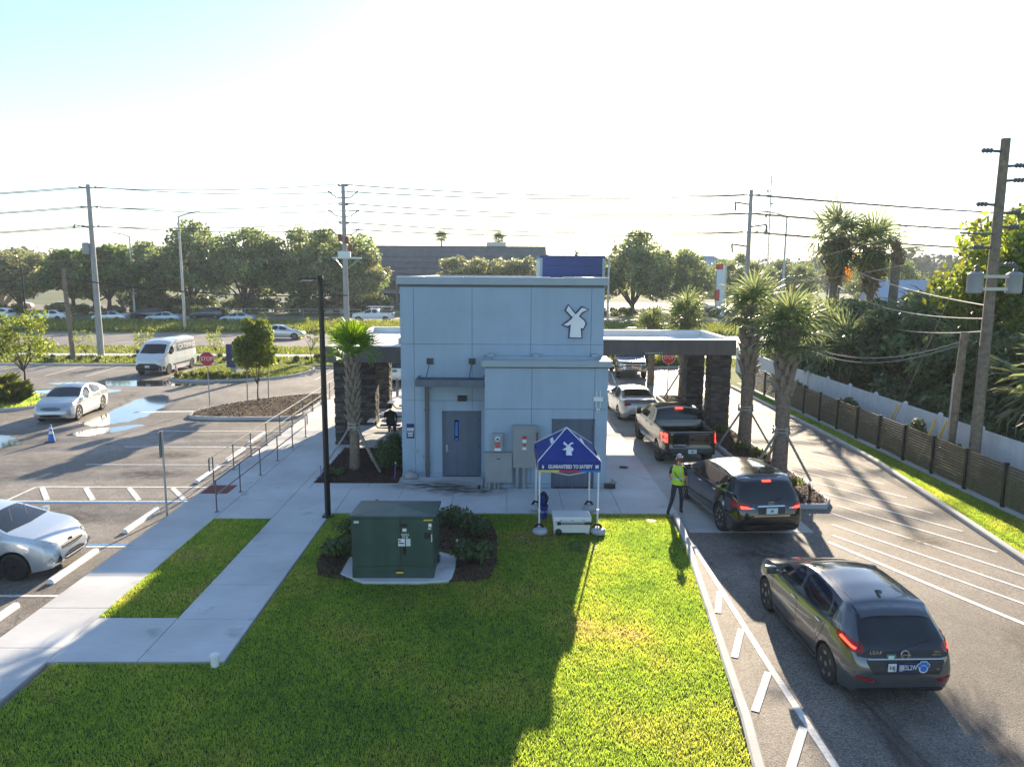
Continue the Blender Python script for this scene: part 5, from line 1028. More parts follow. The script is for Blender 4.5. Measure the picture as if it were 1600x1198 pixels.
t = thing('backpack', 'black and blue backpack resting on the blue bucket', 'backpack', (1.16,20.1,ZW+.38)); bm = bmesh.new(); bmesh.ops.create_icosphere(bm, subdivisions=3, radius=1)
for v in bm.verts: v.co = Vector((v.co.x*.15,v.co.y*.1,v.co.z*.2+.19))*(1+.12*noise.noise(v.co*2))
for f in bm.faces: f.smooth = True
me = bpy.data.meshes.new('pack'); bm.to_mesh(me); bm.free(); me.materials.append(MATS['blue_fabric']); link('pack', me, t); MB().tube([(-.1,-.08,.1),(-.13,-.13,.24),(-.05,-.1,.38),(.03,-.04,.40)], .028, 8).tube([(.08,-.08,.08),(.1,-.13,.22),(.04,-.1,.36)], .028, 8).build('straps', 'black_cloth', t, smooth=True)
# ---- handrails
def handrail(lab, x, y0, y1, posts, loop_near=True, loop_far=False):
    t = thing('handrail', lab, 'handrail', (x,(y0+y1)/2,ZW), 0, 'steel ramp handrails'); o = -(y0+y1)/2
    def q(*p): return (0, p[0]+o, p[1])
    MB().tube([q(y0,.92),q(y1,.92)], .024, 8).build('top_rail', 'rail_steel', t, smooth=True); MB().tube([q(y0,.5),q(y1,.5)], .02, 8).build('mid_rail', 'rail_steel', t, smooth=True)
    for i in range(posts):
        y = y0+(y1-y0)*i/(posts-1); MB().tube([q(y,0),q(y,.92)], .022, 8).build('post', 'rail_steel', t, smooth=True); MB().bb(-.06,.06,y+o-.06,y+o+.06,0,.012).build('base_flange', 'rail_steel', t)
    for (f, yy, s_) in ((loop_near, y0, -1), (loop_far, y1, 1)):
        if f: MB().tube([q(yy,.92),q(yy+s_*.26,.92),q(yy+s_*.30,.88),q(yy+s_*.30,.54),q(yy+s_*.26,.5),q(yy,.5)], .024, 8).build('end_loop', 'rail_steel', t, smooth=True)
handrail('steel ramp handrail on the parking side of the walkway', -9.42, 23.4, 41.5, 11, True, True); handrail('steel ramp handrail on the building side of the walkway', -8.25, 20.6, 30.3, 6, False, True)
# ---- signs
def stop_sign(lab, x, y, zc, face):
    t = thing('stop_sign', lab, 'stop sign', (x,y,0), R(face)); MB().tube([(0,0,0),(0,0,zc+.3)], .03, 8).build('post', 'galv', t)
    for rr, m_, d in ((.40,'white_paint',.0),(.372,'sign_red',-.006)):
        oc = [(rr*math.cos(R(22.5+45*i)), rr*math.sin(R(22.5+45*i))) for i in range(8)]; MB().prism(oc, 0, .006, 0, Matrix.Translation((0,-.035+d,zc)) @ FRONT).build('sign_face' if d else 'sign_border', m_, t)
    text_mesh('lettering', 'STOP', .30, 'white_paint', t, Matrix.Translation((0,-.05,zc)) @ FRONT, sx=.85)
stop_sign('red stop sign on the mulch island at left', -15.0, 37.3, 2.55, 0); stop_sign('red stop sign partly hidden by the right canopy edge', 9.55, 42.0, 2.2, 0)
t = thing('parking_sign', 'grey parking sign post seen edge on beside the walkway', 'sign post', (-9.62,20.45,0)); MB().tube([(0,0,0),(0,0,2.5)], .03, 8).build('post', 'galv', t); MB().bb(-.035,-.03,-.15,.15,1.75,2.5).build('sign_plate', 'galv', t, bevel=.002); MB().bb(-.038,-.0355,-.13,.13,1.95,2.4).build('sign_face', 'trim_blue', t)
def cone(lab, x, y, m1, z=0):
    t = thing('traffic_cone', lab, 'traffic cone', (x,y,z), R(12), 'traffic cones'); MB().bb(-.19,.19,-.19,.19,0,.035).build('base', 'black_plastic' if m1 != 'orange' else m1, t, bevel=.01); MB().lathe([(.135,.035),(.03,.72),(.02,.73)], 18).build('body', m1, t, smooth=True); MB().lathe([(.0905,.34),(.071,.46)], 18).build('band', 'white_paint', t); MB().lathe([(.062,.53),(.048,.62)], 18).build('band', 'white_paint', t)
M('cone_orange', (.8,.13,.03), .5, var=.08); cone('blue traffic cone with white bands on the wet lot', -18.5, 29.75, 'trim_blue'); cone('orange traffic cone beside the van front wheel', -21.7, 48.75, 'cone_orange', .12)
# ---- roadside monument sign
t = thing('monument_sign', 'navy and white roadside monument sign with rainbow stripe', 'sign', (-18.0,50.0,.1), R(84)); MB().bb(-.8,1.5,-.2,.2,-.05,.55).build('plinth', 'pale_wall', t, bevel=.01); cab = MB().bb(-1.0,1.7,-.28,.28,.55,2.0).build('cabinet', 'plate_white', t, bevel=.01); MB().bb(-1.06,-.6,-.32,.32,.5,2.04).build('end_panel', 'navy', t, bevel=.01)
text_mesh('lettering', 'DUTCH BROS', .34, 'navy', t, Matrix.Translation((.55,-.285,1.62)) @ FRONT, sx=.85)
for k, m_ in enumerate(('orange','trim_yellow','white_paint','trim_blue')): MB().bb(-.58,1.7,-.286-.001*k,-.28,1.28-.13*k,1.40-.13*k).build('stripe', m_, t)
# ---- picnic tables under the left canopy
def picnic(lab, x, y):
    t = thing('picnic_table', lab, 'picnic table', (x,y,ZW), 0, 'blue picnic tables'); MB().prism([(.62*math.cos(R(45*i+22.5)),.62*math.sin(R(45*i+22.5))) for i in range(8)], .72, .76).build('table_top', 'table_blue', t, bevel=.01); MB().tube([(0,0,0),(0,0,.72)], .05, 8).build('pedestal', 'dark_metal', t)
    for k in range(4):
        a = R(90*k); dx, dy = math.cos(a), math.sin(a); MB().box((dx*.95,dy*.95,.45), (.32,.85,.04), a).build('seat', 'table_blue', t, bevel=.01); MB().tube([(0,0,.12),(dx*.7,dy*.7,.14),(dx*.95,dy*.95,.43)], .03, 6).build('leg', 'dark_metal', t)
picnic('blue picnic table where a person in black sits', -4.75, 31.6); picnic('blue picnic table farther back under the left canopy', -4.6, 36.2)
t = thing('drink_cup', 'lime green drink cup on the nearer picnic table', 'cup', (-4.75,31.45,ZW+.765)); MB().lathe([(.03,0),(.042,.15),(.044,.155)], 14).build('cup', 'hi_vis', t, smooth=True); MB().tube([(0,0,.15),(.015,0,.23)], .004, 5).build('straw', 'white_paint', t)
t = thing('bollard', 'dark steel bollard at the kerb beyond the left canopy', 'bollard', (-5.87,40.6,ZW)); MB().lathe([(.08,0),(.08,.95),(.06,1.02),(.01,1.04)], 14).build('post', 'rail_steel', t, smooth=True); MB().lathe([(.082,.8),(.082,.86)], 14).build('band', 'dark_metal', t)
# ---- slatted fence and vinyl fence
t = thing('slatted_fence', 'dark bronze horizontal slat fence along the right drive', 'fence', (15.0,30,ZW)); FX = 15.0; y = 13.7-30
for k in range(18):
    ya = 13.7-30+1.85*k; MB().bb(-.05,.05,ya-.05,ya+.05,-.02,1.36).build('post', 'pole_black', t); MB().bb(-.062,.062,ya-.062,ya+.062,1.36,1.385).build('post_cap', 'pole_black', t)
slat_me = MB().bb(-.012,.012,.06,1.79,0,.077).mesh('slat', 'slat', False, .003)
for k in range(17):
    for j in range(13): link('slat', slat_me, t, (random.uniform(-.003,.003), 13.7-30+1.85*k, .10+.0965*j))
MB().bb(-.16,.16,-18,16,-.08,.03).build('footing', 'kerb_concrete', t)
t = thing('vinyl_fence', 'white vinyl privacy fence behind the slatted fence', 'fence', (16.6,36,.0))
for k in range(16):
    ya = -21+2.44*k; MB().bb(-.065,.065,ya-.065,ya+.065,0,1.78).build('post', 'vinyl', t); MB().lathe([(.09,1.78),(.09,1.8),(.01,1.86)], 4, Matrix.Translation((0,ya,0)) @ Matrix.Rotation(R(45),4,'Z')).build('post_cap', 'vinyl', t)
    if k < 15:
        MB().bb(-.03,.03,ya+.06,ya+2.38,1.6,1.72).build('rail', 'vinyl', t); MB().bb(-.03,.03,ya+.06,ya+2.38,.08,.22).build('rail', 'vinyl', t)
        for j in range(8): MB().bb(-.014,.014,ya+.07+.289*j,ya+.07+.289*j+.283,.22,1.6).build('board', 'vinyl', t)
# ---- poles and wires
def up_pole(name, lab, x, y, h, r0, r1, mat, cat='utility pole', n=12, lean=0):
    t = thing(name, lab, cat, (x,y,0)); MB().tube([(0,0,-.1),(lean*.5,0,h*.5),(lean,0,h)], [r0,(r0+r1)/2,r1], n).build('pole', mat, t, smooth=True); return t
def insul(t, pts, arm=True):
    for x, z, s_ in pts:
        if arm: MB().tube([(0,0,z-.1),(x,0,z)], .035, 6).build('bracket', 'insulator', t)
        MB().lathe([(.03,-.16),(.09,-.12),(.05,-.08),(.09,-.04),(.05,0),(.09,.04),(.04,.1)], 10, Matrix.Translation((x+s_*.08,0,z)) @ Matrix.Rotation(R(70*s_),4,'Y')).build('insulator', 'insulator', t, smooth=True)
WY = 60.0
P1 = up_pole('utility_pole', 'grey concrete utility pole with transformer can at left', -32.7, WY, 13.6, .26, .15, 'concrete_pole')
P2 = up_pole('utility_pole', 'concrete utility pole with red fuse switches behind the left canopy', -13.1, WY+2, 14.0, .27, .15, 'concrete_pole')
P3 = up_pole('utility_pole', 'grey concrete utility pole with hanging arms beside the radio mast', 20.4, WY+2, 13.8, .26, .15, 'concrete_pole')
LV = (13.4, 11.9, 10.4)
for P_ in (P1, P3): insul(P_, [(s_*.55, z, s_) for z in LV for s_ in (-1,1)])
insul(P2, [(s_*1.1, z-.5, s_) for z in (13.9,12.4,10.9) for s_ in (-1,1)], False); insul(P2, [(s_*.25, z, s_) for z in (13.9,12.4,10.9) for s_ in (-1,1)])
for z in (13.2,11.7,10.2):
    for s_ in (-1,1): MB().tube([(0,0,z-.3),(s_*.6,0,z-.25),(s_*1.1,0,z+.15)], .045, 6).build('jumper', 'wire', P2)
for z, x in ((9.4,-.3),(9.2,.25),(8.6,.55)): MB().lathe([(.12,0),(.16,.05),(.16,.5),(.08,.6)], 10, Matrix.Translation((x,-.25,z))).build('fuse_switch', 'brick_red', P2, smooth=True)
MB().bb(-1.0,1.4,-.2,.0,8.0,8.12).bb(-.5,.5,-.35,0,8.12,8.6).build('switch_platform', 'plate_white', P2); MB().tube([(-.8,-.1,8.0),(0,-.1,7.0),(1.2,-.1,8.0)], .04, 6).build('brace', 'galv', P2)
MB().lathe([(.26,0),(.28,.05),(.28,.8),(.2,.9)], 14, Matrix.Translation((-.42,-.2,8.2))).build('transformer_can', 'grey_box', P1, smooth=True); MB().tube([(0,0,10.2),(-1.3,0,10.5)], .03, 6).tube([(-1.3,0,10.5),(-1.35,-.05,10.2)], .07, 6).build('switch_arm', 'insulator', P1)
for z, x in ((12.8,-1.3),(11.0,1.4),(9.4,-1.4)): MB().tube([(0,0,z-.2),(x,0,z)], .07, 6).tube([(x,0,z),(x+.08,0,z-.7)], .08, 6).build('cutout_arm', 'insulator', P3)
W1 = up_pole('utility_pole', 'tall wooden utility pole with two grey transformer cans at right', 15.85, 23.9, 11.25, .185, .135, 'wood_pole', lean=-.02)
for z, s_ in ((10.85,-1),(10.4,1),(9.95,1),(9.2,-1),(8.95,1),(8.5,1),(7.85,-1),(7.3,1)): MB().tube([(-.02*z/11,0,z),(-.02*z/11+s_*.55,0,z+.03)], [.05,.035], 8).build('insulator_arm', 'insulator', W1); MB().lathe([(.04,-.18),(.085,-.12),(.05,-.06),(.085,0),(.05,.06),(.085,.12),(.03,.18)], 10, Matrix.Translation((-.02*z/11+s_*.55,0,z+.03)) @ Matrix.Rotation(R(90),4,'Y')).build('insulator', 'insulator', W1, smooth=True)
for x in (-.55,.78): MB().lathe([(.20,0),(.235,.04),(.235,.60),(.25,.62),(.15,.70)], 18, Matrix.Translation((x*.95-.1,-.12,6.4))).build('transformer_can', 'grey_box', W1, smooth=True); MB().lathe([(.04,.68),(.07,.74),(.04,.80),(.07,.86),(.02,.92)], 10, Matrix.Translation((x*.95-.1,-.12,6.4))).build('bushing', 'insulator', W1, smooth=True)
MB().bb(-.4,.5,-.2,-.05,6.9,7.0).bb(-.4,.5,-.2,-.05,6.5,6.6).build('mount_bracket', 'galv', W1); MB().tube([(0,0,8.3),(-1.2,0,8.32)], .03, 6).build('crossarm', 'insulator', W1)
W2 = up_pole('utility_pole', 'short leaning wooden pole with cable loops beside the vinyl fence', 15.8, 25.2, 5.05, .15, .12, 'wood_pole', lean=.15); MB().tube([(-.17,-.1,.1),(-.14,-.1,3.6)], .035, 8).build('conduit', 'galv', W2)
W3 = up_pole('utility_pole', 'weathered wooden utility pole at left behind the far kerb', -33.2, 57, 7.1, .19, .14, 'wood_pole', lean=-.25)
L1 = up_pole('light_pole', 'slim dark light pole at left beyond the far kerb', -35.6, 55.6, 7.1, .075, .055, 'pole_black', 'light pole', 8, -.1); MB().box((-.55,0,7.05), (.9,.25,.08)).build('lamp_head', 'pole_black', L1, bevel=.02)
def street_lamp(lab, x, y, h, arm, sgn):
    t = up_pole('street_lamp', lab, x, y, h, .17, .10, 'galv', 'street lamp'); MB().tube([(0,0,h-.1),(sgn*arm*.5,0,h+.25),(sgn*arm,0,h+.42)], .08, 6).build('arm', 'galv', t, smooth=True); MB().box((sgn*(arm+.3),0,h+.43), (.75,.3,.12)).build('lamp_head', 'insulator', t, bevel=.04)
street_lamp('tall grey street lamp on the median left of the oak', -36.0, 83.8, 12.9, 1.9, 1); street_lamp('thin grey street lamp behind the black suv across the road', -56.5, 114, 12.0, 1.9, -1); street_lamp('grey street lamp beside the radio mast', 31.8, 84, 13.4, 2.2, -1); street_lamp('slender street lamp rising behind the blue tower', 14.0, 98.5, 9.2, .5, 1)
# wires, each a thing of its own
WIRES = []
def wire(name, lab, a, b, sag, r=.032, mat='wire', group='power lines'):
    a, b = Vector(a), Vector(b); pts = []
    for i in range(25): u = i/24; p = a.lerp(b, u); p.z -= sag*4*u*(1-u); pts.append(p)
    tag(MB().tube(pts, r, 5).build(name, mat), lab, 'wire', group)
lv = ('top','middle','lowest')
for k, z in enumerate(LV):
    for q, s_ in (('front',-1),('rear',1)):
        z2 = (14.0,12.5,11.0)[k] if s_ < 0 else (13.4,11.9,10.4)[k]
        wire('power_line', f'{lv[k]} {q} power line left of the leftmost concrete pole', (-140,WY+s_*.4,z-.3), (-32.7+s_*.6,WY,z), 2.2); wire('power_line', f'{lv[k]} {q} power line between the two left concrete poles', (-32.7+s_*.6,WY,z), (-13.1+s_*.3,WY+2,z2), .35)
        wire('power_line', f'{lv[k]} {q} power line above the kiosk between poles', (-13.1+s_*.3,WY+2,z2), (20.4+s_*.6,WY+2,z), .45, .044); wire('power_line', f'{lv[k]} {q} power line right of the radio mast', (20.4+s_*.6,WY+2,z), (120,WY+2+s_*.4,z), 2.0, .045)
wire('cable', 'thick low cable sagging across the road behind the left poles', (-33.2,57,6.3), (-12.9,WY+1.8,5.0), .5, .05); wire('cable', 'pale low line crossing before the oaks', (-80,70,9.2), (-13.1,WY+2,8.2), .9, .018, 'bare_wire'); wire('cable', 'pale low line running behind the kiosk roof', (-13.1,WY+2,8.2), (20.4,WY+2,8.4), .6, .018, 'bare_wire')
wire('cable', 'dark cable from the wooden pole to the left picture edge', (-33.2,57,6.4), (-120,57,6.2), 1.5, .04)
for k, (za, zb_) in enumerate(((10.9,10.0),(9.25,8.6),(7.9,7.4))): wire('service_wire', ('highest','second','third')[k]+' thin wire sloping from the right wooden pole to the road', (15.5,23.9,za), (20.6,WY+2,zb_-1), .5, .008, 'bare_wire')
for k, (za, zb_, sg) in enumerate(((6.0,8.6,.5),(5.6,7.0,.9),(5.2,5.6,1.1))): wire('service_cable', ('upper','middle','lower')[k]+' pale service cable drooping past the tall palms', (15.8,23.75,za), (26,WY,zb_), sg, .022, 'bare_wire')
for k, sg in enumerate((1.25,1.4)): wire('service_cable', ('upper','lower')[k]+' twin cable loop hanging from the short wooden pole', (15.8,25.2,4.7-.1*k), (15.2,42,4.4), sg, .02, 'bare_wire')
wire('guy_wire', 'steel guy wire from the tall wooden pole to the ground', (15.5,23.9,9.0), (15.7,29.4,.1), 0, .01, 'bare_wire')
for k, (x, y, dz) in enumerate(((15.7,29.4,.0),(15.6,26.6,.0),(15.75,26.2,0))):
    o = MB().tube([(0,0,0),(.28,-.5,1.75)], .035, 8).build('guy_guard', 'yellow_guard', None, loc=(x-.1,y,.05)); tag(o, ('yellow guy wire guard standing alone behind the slatted fence','left one of two yellow guy guards close together','right one of two yellow guy guards close together')[k], 'guy guard', 'yellow guy wire guards')
# ---- radio mast
t = thing('radio_mast', 'thin lattice radio mast far behind the right street lamp', 'mast', (108,305,0)); H_ = 46
for k in range(3): a = R(120*k+30); MB().tube([(1.6*math.cos(a),1.6*math.sin(a),0),(.5*math.cos(a),.5*math.sin(a),H_)], .17, 4).build('leg', 'galv', t)
mb = MB()
for i in range(26):
    z0, z1 = H_*i/26, H_*(i+1)/26; r0, r1 = 1.6-1.1*i/26, 1.6-1.1*(i+1)/26
    for k in range(3): a, b = R(120*k+30), R(120*k+150); mb.tube([(r0*math.cos(a),r0*math.sin(a),z0),(r1*math.cos(b),r1*math.sin(b),z1)], .10, 4)
mb.build('lattice', 'galv', t)
for z in (24,30,35,40): MB().lathe([(.1,-.2),(.5,0),(.5,.25),(.1,.3)], 10, Matrix.Translation((.9 if z % 2 else -1.2,0,z)) @ Matrix.Rotation(R(90),4,'X')).build('dish', 'insulator', t)
# ---- pylon sign across the road
t = thing('pylon_sign', 'tall white pylon sign with red panel across the road', 'sign', (35.0,119,0)); MB().bb(-.75,.75,-.3,.3,0,8.2).build('slab', 'plate_white', t, bevel=.03); MB().bb(-.78,-.2,-.33,.33,2.6,4.4).build('red_panel', 'sign_red', t, bevel=.02); MB().bb(-.78,.2,-.33,.33,7.6,8.5).build('red_cap', 'sign_red', t, bevel=.02); MB().bb(.5,.78,-.32,.32,0,8.0).build('edge_strip', 'galv', t)
# ================================================================ FAR BUILDINGS
t = thing('office_building', 'dark two storey office block with steep mansard roof across the road', 'building', (-8,150,0)); bx0, bx1 = -19.5, 16.5
MB().bb(bx0,bx1,0,22,0,5.6).build('wall', 'office_wall', t); MB().add([(bx0-.6,-.8,5.6),(bx1+.6,-.8,5.6),(bx1+.6,22,5.6),(bx0-.6,22,5.6),(bx0-.1,1.2,12.0),(bx1+.1,1.2,12.0),(bx1+.1,21,12.0),(bx0-.1,21,12.0)], [(0,3,2,1),(0,1,5,4),(1,2,6,5),(2,3,7,6),(3,0,4,7),(4,5,6,7)]).build('mansard_roof', 'roof_dark', t); MB().bb(bx0-.2,bx1+.2,1.0,21,12.0,12.12).build('roof_edge', 'leaf_dark', t)
for z, h_ in ((.6,1.9),(3.4,1.6)):
    for i in range(12): x = bx0+.5+i*2.95; f = MB().bb(x,x+2.4,-.06,.02,z,z+h_).build('window', 'office_glass', t); MB().bb(x-.04,x+2.44,-.09,-.06,z-.08,z).bb(x+1.18,x+1.22,-.08,-.06,z,z+h_).build('window_frame', 'galv', f)
for z in (2.75,5.35): MB().bb(bx0-.3,bx1+.3,-.5,0,z,z+.18).build('ledge', 'pale_wall', t)
for i in range(7): x = bx0+.2+i*5.9; MB().bb(x-.2,x+.2,-.55,0,0,5.6).build('pier', 'office_wall', t)
for k_ in range(5): MB().bb(bx0-.65+.28*k_*1.0,bx1+.65-.28*k_,-.84+.42*k_,-.70+.42*k_,6.6+1.1*k_,6.68+1.1*k_).build('roof_batten', 'roof_dark', t)
MB().add([(-4,-.5,7.0),(2,-.5,7.0),(-2.8,.8,9.2),(.8,.8,9.2),(-2.8,2.5,9.2),(.8,2.5,9.2)], [(0,1,3,2),(2,3,5,4),(0,2,4),(1,5,3)]).build('dormer', 'roof_dark', t); MB().bb(4.5,8.6,6,9,12.1,13.1).build('roof_unit', 'galv', t, bevel=.05); MB().tube([(3.6,7,12.1),(3.6,7,15)], .06, 5).build('antenna', 'galv', t)
t = thing('house', 'low house with pale blue metal roof among the trees at right', 'building', (62,108,0), R(-8)); MB().bb(-7,9,-5,5,0,3.2).build('wall', 'pale_wall', t); MB().add([(-7.6,-5.8,3.1),(9.6,-5.8,3.1),(9.6,5.8,3.1),(-7.6,5.8,3.1),(-7.6,0,6.2),(9.6,0,6.2)], [(0,1,5,4),(3,4,5,2),(0,4,3),(1,2,5),(0,3,2,1)]).build('roof', 'blue_roof', t)
for x in (-5,-1,3,6.5): f = MB().bb(x-.6,x+.6,-5.06,-5.0,1.0,2.3).build('window', 'office_glass', t); MB().bb(x-.68,x+.68,-5.09,-5.05,.92,1.0).build('sill', 'white_paint', f)
t = thing('store_building', 'low pale store building at the far left edge', 'building', (-93,126,0)); MB().bb(-8,8,-4,6,0,3.4).build('wall', 'pale_wall', t); MB().bb(-8.3,8.3,-4.3,6.3,3.4,3.9).build('parapet', 'white_paint', t)
for i in range(5): MB().bb(-7+i*3,-5+i*3,-4.05,-4.0,.4,2.4).build('window', 'office_glass', t)
t = thing('gable_roof_building', 'distant building with pale gabled roof behind the right pole', 'building', (62,240,0)); MB().bb(-12,12,-6,6,0,7).build('wall', 'pale_wall', t); MB().add([(-13,-7,7),(13,-7,7),(13,7,7),(-13,7,7),(-6,0,12.5),(6,0,12.5)], [(0,1,5,4),(3,4,5,2),(0,4,3),(1,2,5)]).build('roof', 'blue_roof', t); MB().bb(-4,4,-6.05,-6,2,5).build('window', 'office_glass', t)
# ================================================================ VEGETATION
def leaf_cloud(name, centers, radii, n, size, mat, seed, flat=.75, shell=.55, aspect=.55):
    rng = np.random.default_rng(seed); C_ = np.array(centers, float); Rr = np.array(radii, float); w = Rr**2; idx = rng.choice(len(C_), n, p=w/w.sum())
    d = rng.normal(size=(n,3)); d /= np.linalg.norm(d, axis=1)[:,None]; rad = Rr[idx]*(shell+(1-shell)*rng.random(n)**.6)*(1+.12*rng.normal(size=n))
    P = C_[idx]+d*rad[:,None]*np.array([1,1,flat]); nrm = d+rng.normal(0,.7,(n,3)); nrm /= np.linalg.norm(nrm, axis=1)[:,None]
    a = rng.normal(size=(n,3)); u = np.cross(nrm, a); u /= np.linalg.norm(u, axis=1)[:,None]; v = np.cross(nrm, u); s = size*(.55+.9*rng.random(n)); uu = u*s[:,None]*.5; vv = v*s[:,None]*.5*aspect
    V = np.stack([P-uu, P-vv*1.0+uu*.1, P+uu, P+vv*1.0+uu*.1], 1)
    return raw_mesh(name, V.reshape(-1,3), np.arange(n*4).reshape(-1,4), mat)
def tree_meshes(seed, h, r, trunk_h, ncl, nleaf, size, mat, spread=1.0, trunk_r=.3, bark='bark'):
    rng = random.Random(seed); cen = []; rad = []; tb = MB(); zc = trunk_h+(h-trunk_h)*.5; rz = (h-trunk_h)*.5
    tb.tube([(0,0,-.15),(rng.uniform(-.1,.1)*trunk_h*.3,0,trunk_h*.5),(rng.uniform(-.2,.2),rng.uniform(-.2,.2),trunk_h*1.15)], [trunk_r*1.25,trunk_r,trunk_r*.7], 8)
    for i in range(ncl):
        a = rng.uniform(0,6.28); el = math.asin(rng.uniform(-.75,1)); q = rng.uniform(.55,.92) if ncl < 70 else rng.uniform(.35,1.0)
        c = Vector((math.cos(a)*math.cos(el)*r*q*spread, math.sin(a)*math.cos(el)*r*q*spread, zc+math.sin(el)*rz*q)); cr = r*rng.uniform(*((.20,.40) if ncl < 70 else (.11,.27))); cen.append(c); rad.append(cr)
        if i < 12:
            m_ = Vector((c.x*.45,c.y*.45,trunk_h+(c.z-trunk_h)*.55)); tb.tube([(0,0,trunk_h*.95),m_,c], [trunk_r*.5,trunk_r*.28,trunk_r*.08], 5, False)
    return tb.mesh('trunk', bark, True), leaf_cloud('crown', cen, rad, nleaf, size, mat, seed)
TV = {}
def tree(name, lab, kind, x, y, s, rz=0, group=None, sz=None, z=0.0):
    if kind not in TV: TV[kind] = tree_meshes(*KINDS[kind])
    t = thing(name, lab, 'tree', (x,y,z), R(rz), group); t.scale = (s,s,sz or s); a, b = TV[kind]; link('trunk', a, t); link('crown', b, t); return t
KINDS = {'oakA': (11,13,7.2,1.6,95,15000,.52,'leaf_oak',1.05,.45), 'oakB': (12,12,7.4,1.3,90,15000,.52,'leaf_oak',1.05,.42), 'oakC': (13,11,6.2,1.4,80,12500,.48,'leaf_oak_pale',1.05,.38), 'green': (14,9.5,4.6,2.2,34,10000,.55,'leaf_green',1.0,.3),
         'dark': (15,10,5,1.2,40,12000,.6,'leaf_dark',1.0,.35), 'far': (16,12,7,1.5,30,4000,1.3,'leaf_far',1.0,.4), 'near': (17,9,3.6,2.2,44,15000,.30,'leaf_bright',1.0,.2), 'small': (18,3.9,1.0,.8,46,9500,.14,'leaf_bright',1.0,.035), 'wispy': (19,3.4,1.0,.8,22,360,.16,'leaf_bright',1.0,.025), 'pale': (20,4.6,1.5,1.3,26,2600,.15,'leaf_bright',1.0,.05)}
GO = 'oak trees across the road'
OK_ = [('oakA',-52,124,1.08,0,'large dark oak behind the tall median street lamp'),('oakB',-42,121,1.12,70,'broad dark oak left of centre across the road'),('oakA',-33.5,125,1.0,140,'dark oak in the middle of the left tree group'),('oakB',-27.0,120,1.10,200,'tall oak just left of the concrete pole with red switches'),('oakC',-24.6,118,.98,30,'pale leaved oak hiding the left end of the office roof'),
       ('oakC',-5.5,128,.92,250,'pale oak in front of the office roof behind the kiosk left part'),('oakC',2.5,130,.92,110,'rounded pale oak before the office roof beside the blue tower'),('oakA',21.0,120,.98,310,'large grey green oak right of the blue tower'),('oakB',30,128,.90,20,'oak with bare gaps left of the pylon sign'),('oakC',14,131,.88,80,'oak partly hidden by the blue tower'),('oakB',-60.5,127,.95,300,'dark oak rising behind the bright green tree at left')]
for k, x, y, s, rz, lab in OK_: tree('oak_tree', lab, k, x, y, s, rz, GO)
for x, y, s, rz, lab in ((-60,113.5,1.12,0,'bright green tree right of the grey concrete pole'),(-68,118,1.05,120,'bright green round tree left of the grey concrete pole')): tree('broadleaf_tree', lab, 'green', x, y, s, rz)
for x, y, s, rz, k, lab in ((-79,122,.95,50,'oakC','pale brown green oak at the far left edge'),(-84,130,1.0,200,'oakC','second pale oak cut by the left edge'),(-74,135,.85,0,'oakB','dull green oak between pale oak and green tree'),(44,150,.80,60,'oakB','dull oak behind the right street lamp'),(56,146,.78,190,'oakB','oak beyond the road left of the tall palms'),(50,158,.8,280,'oakA','rounded oak far behind the right street lamp'),(70,135,.85,10,'oakB','oak partly behind the tall palm cluster')): tree('oak_tree', lab, k, x, y, s, rz, GO)
# far wood that reads as one mass
cen = []; rad = []; rg = random.Random(5)
for i in range(900):
    d = rg.uniform(330,620); a = rg.uniform(-.75,.75); r_ = rg.uniform(4,8); cen.append((d*math.sin(a), d*math.cos(a), rg.uniform(2,11)*(1+.25*noise.noise((a*9,0,0)))+ (3 if a > .45 else 0))); rad.append(r_)
o = stuff(link('distant_wood', leaf_cloud('distant_wood', cen, rad, 70000, 2.6, 'leaf_far', 77, .8, .5))); tag(o, 'hazy distant tree line along the horizon', 'woods')
# hedges and ground shrubs
def shrub(name, lab, x, y, r, h, mat, n, size, seed, group=None, z=ZW):
    rg = random.Random(seed); t = thing(name, lab, 'shrub', (x,y,z), 0, group); c_ = []; r_ = []
    for i in range(12): a = rg.uniform(0,6.28); q = rg.uniform(.1,.65)*r; c_.append((math.cos(a)*q, math.sin(a)*q, h*rg.uniform(.3,.75))); r_.append(r*rg.uniform(.3,.5))
    link('foliage', leaf_cloud('foliage', c_, r_, n, size, mat, seed, min(1.2,h/r*.6), .4), t); mb = MB()
    for i in range(5): mb.tube([(0,0,0),(c_[i][0]*.6,c_[i][1]*.6,c_[i][2])], [.02,.008], 5, False)
    mb.build('stem', 'bark', t); return t
def grass_tuft(name, lab, x, y, r, h, seed, group, z):
    rng = np.random.default_rng(seed); n = 700; t = thing(name, lab, 'grass', (x,y,z), 0, group); a = rng.uniform(0,6.28,n); d = np.stack([np.cos(a),np.sin(a)],1); b0 = d*(rng.random(n)*r*.35)[:,None]; L_ = h*(.6+.6*rng.random(n)); out_ = r*(.2+.9*rng.random(n)); e = np.stack([-d[:,1],d[:,0]],1)*.012
    mid = b0+d*(out_*.35)[:,None]; tip = b0+d*out_[:,None]; V = np.zeros((n,5,3),np.float32); V[:,0,:2] = b0-e; V[:,1,:2] = b0+e; V[:,2,:2] = mid+e; V[:,2,2] = L_*.75; V[:,3,:2] = tip; V[:,3,2] = L_*(.8+.2*rng.random(n)); V[:,4,:2] = mid-e; V[:,4,2] = L_*.75
    link('blades', raw_mesh('blades', V.reshape(-1,3), np.arange(n*5).reshape(-1,5), 'shrub_lime'), t); MB().lathe([(r*.4,-.02),(r*.35,.06),(.05,.12)], 10).build('crown_base', 'thatch', t); return t
GS = 'shrubs around the green transformer'
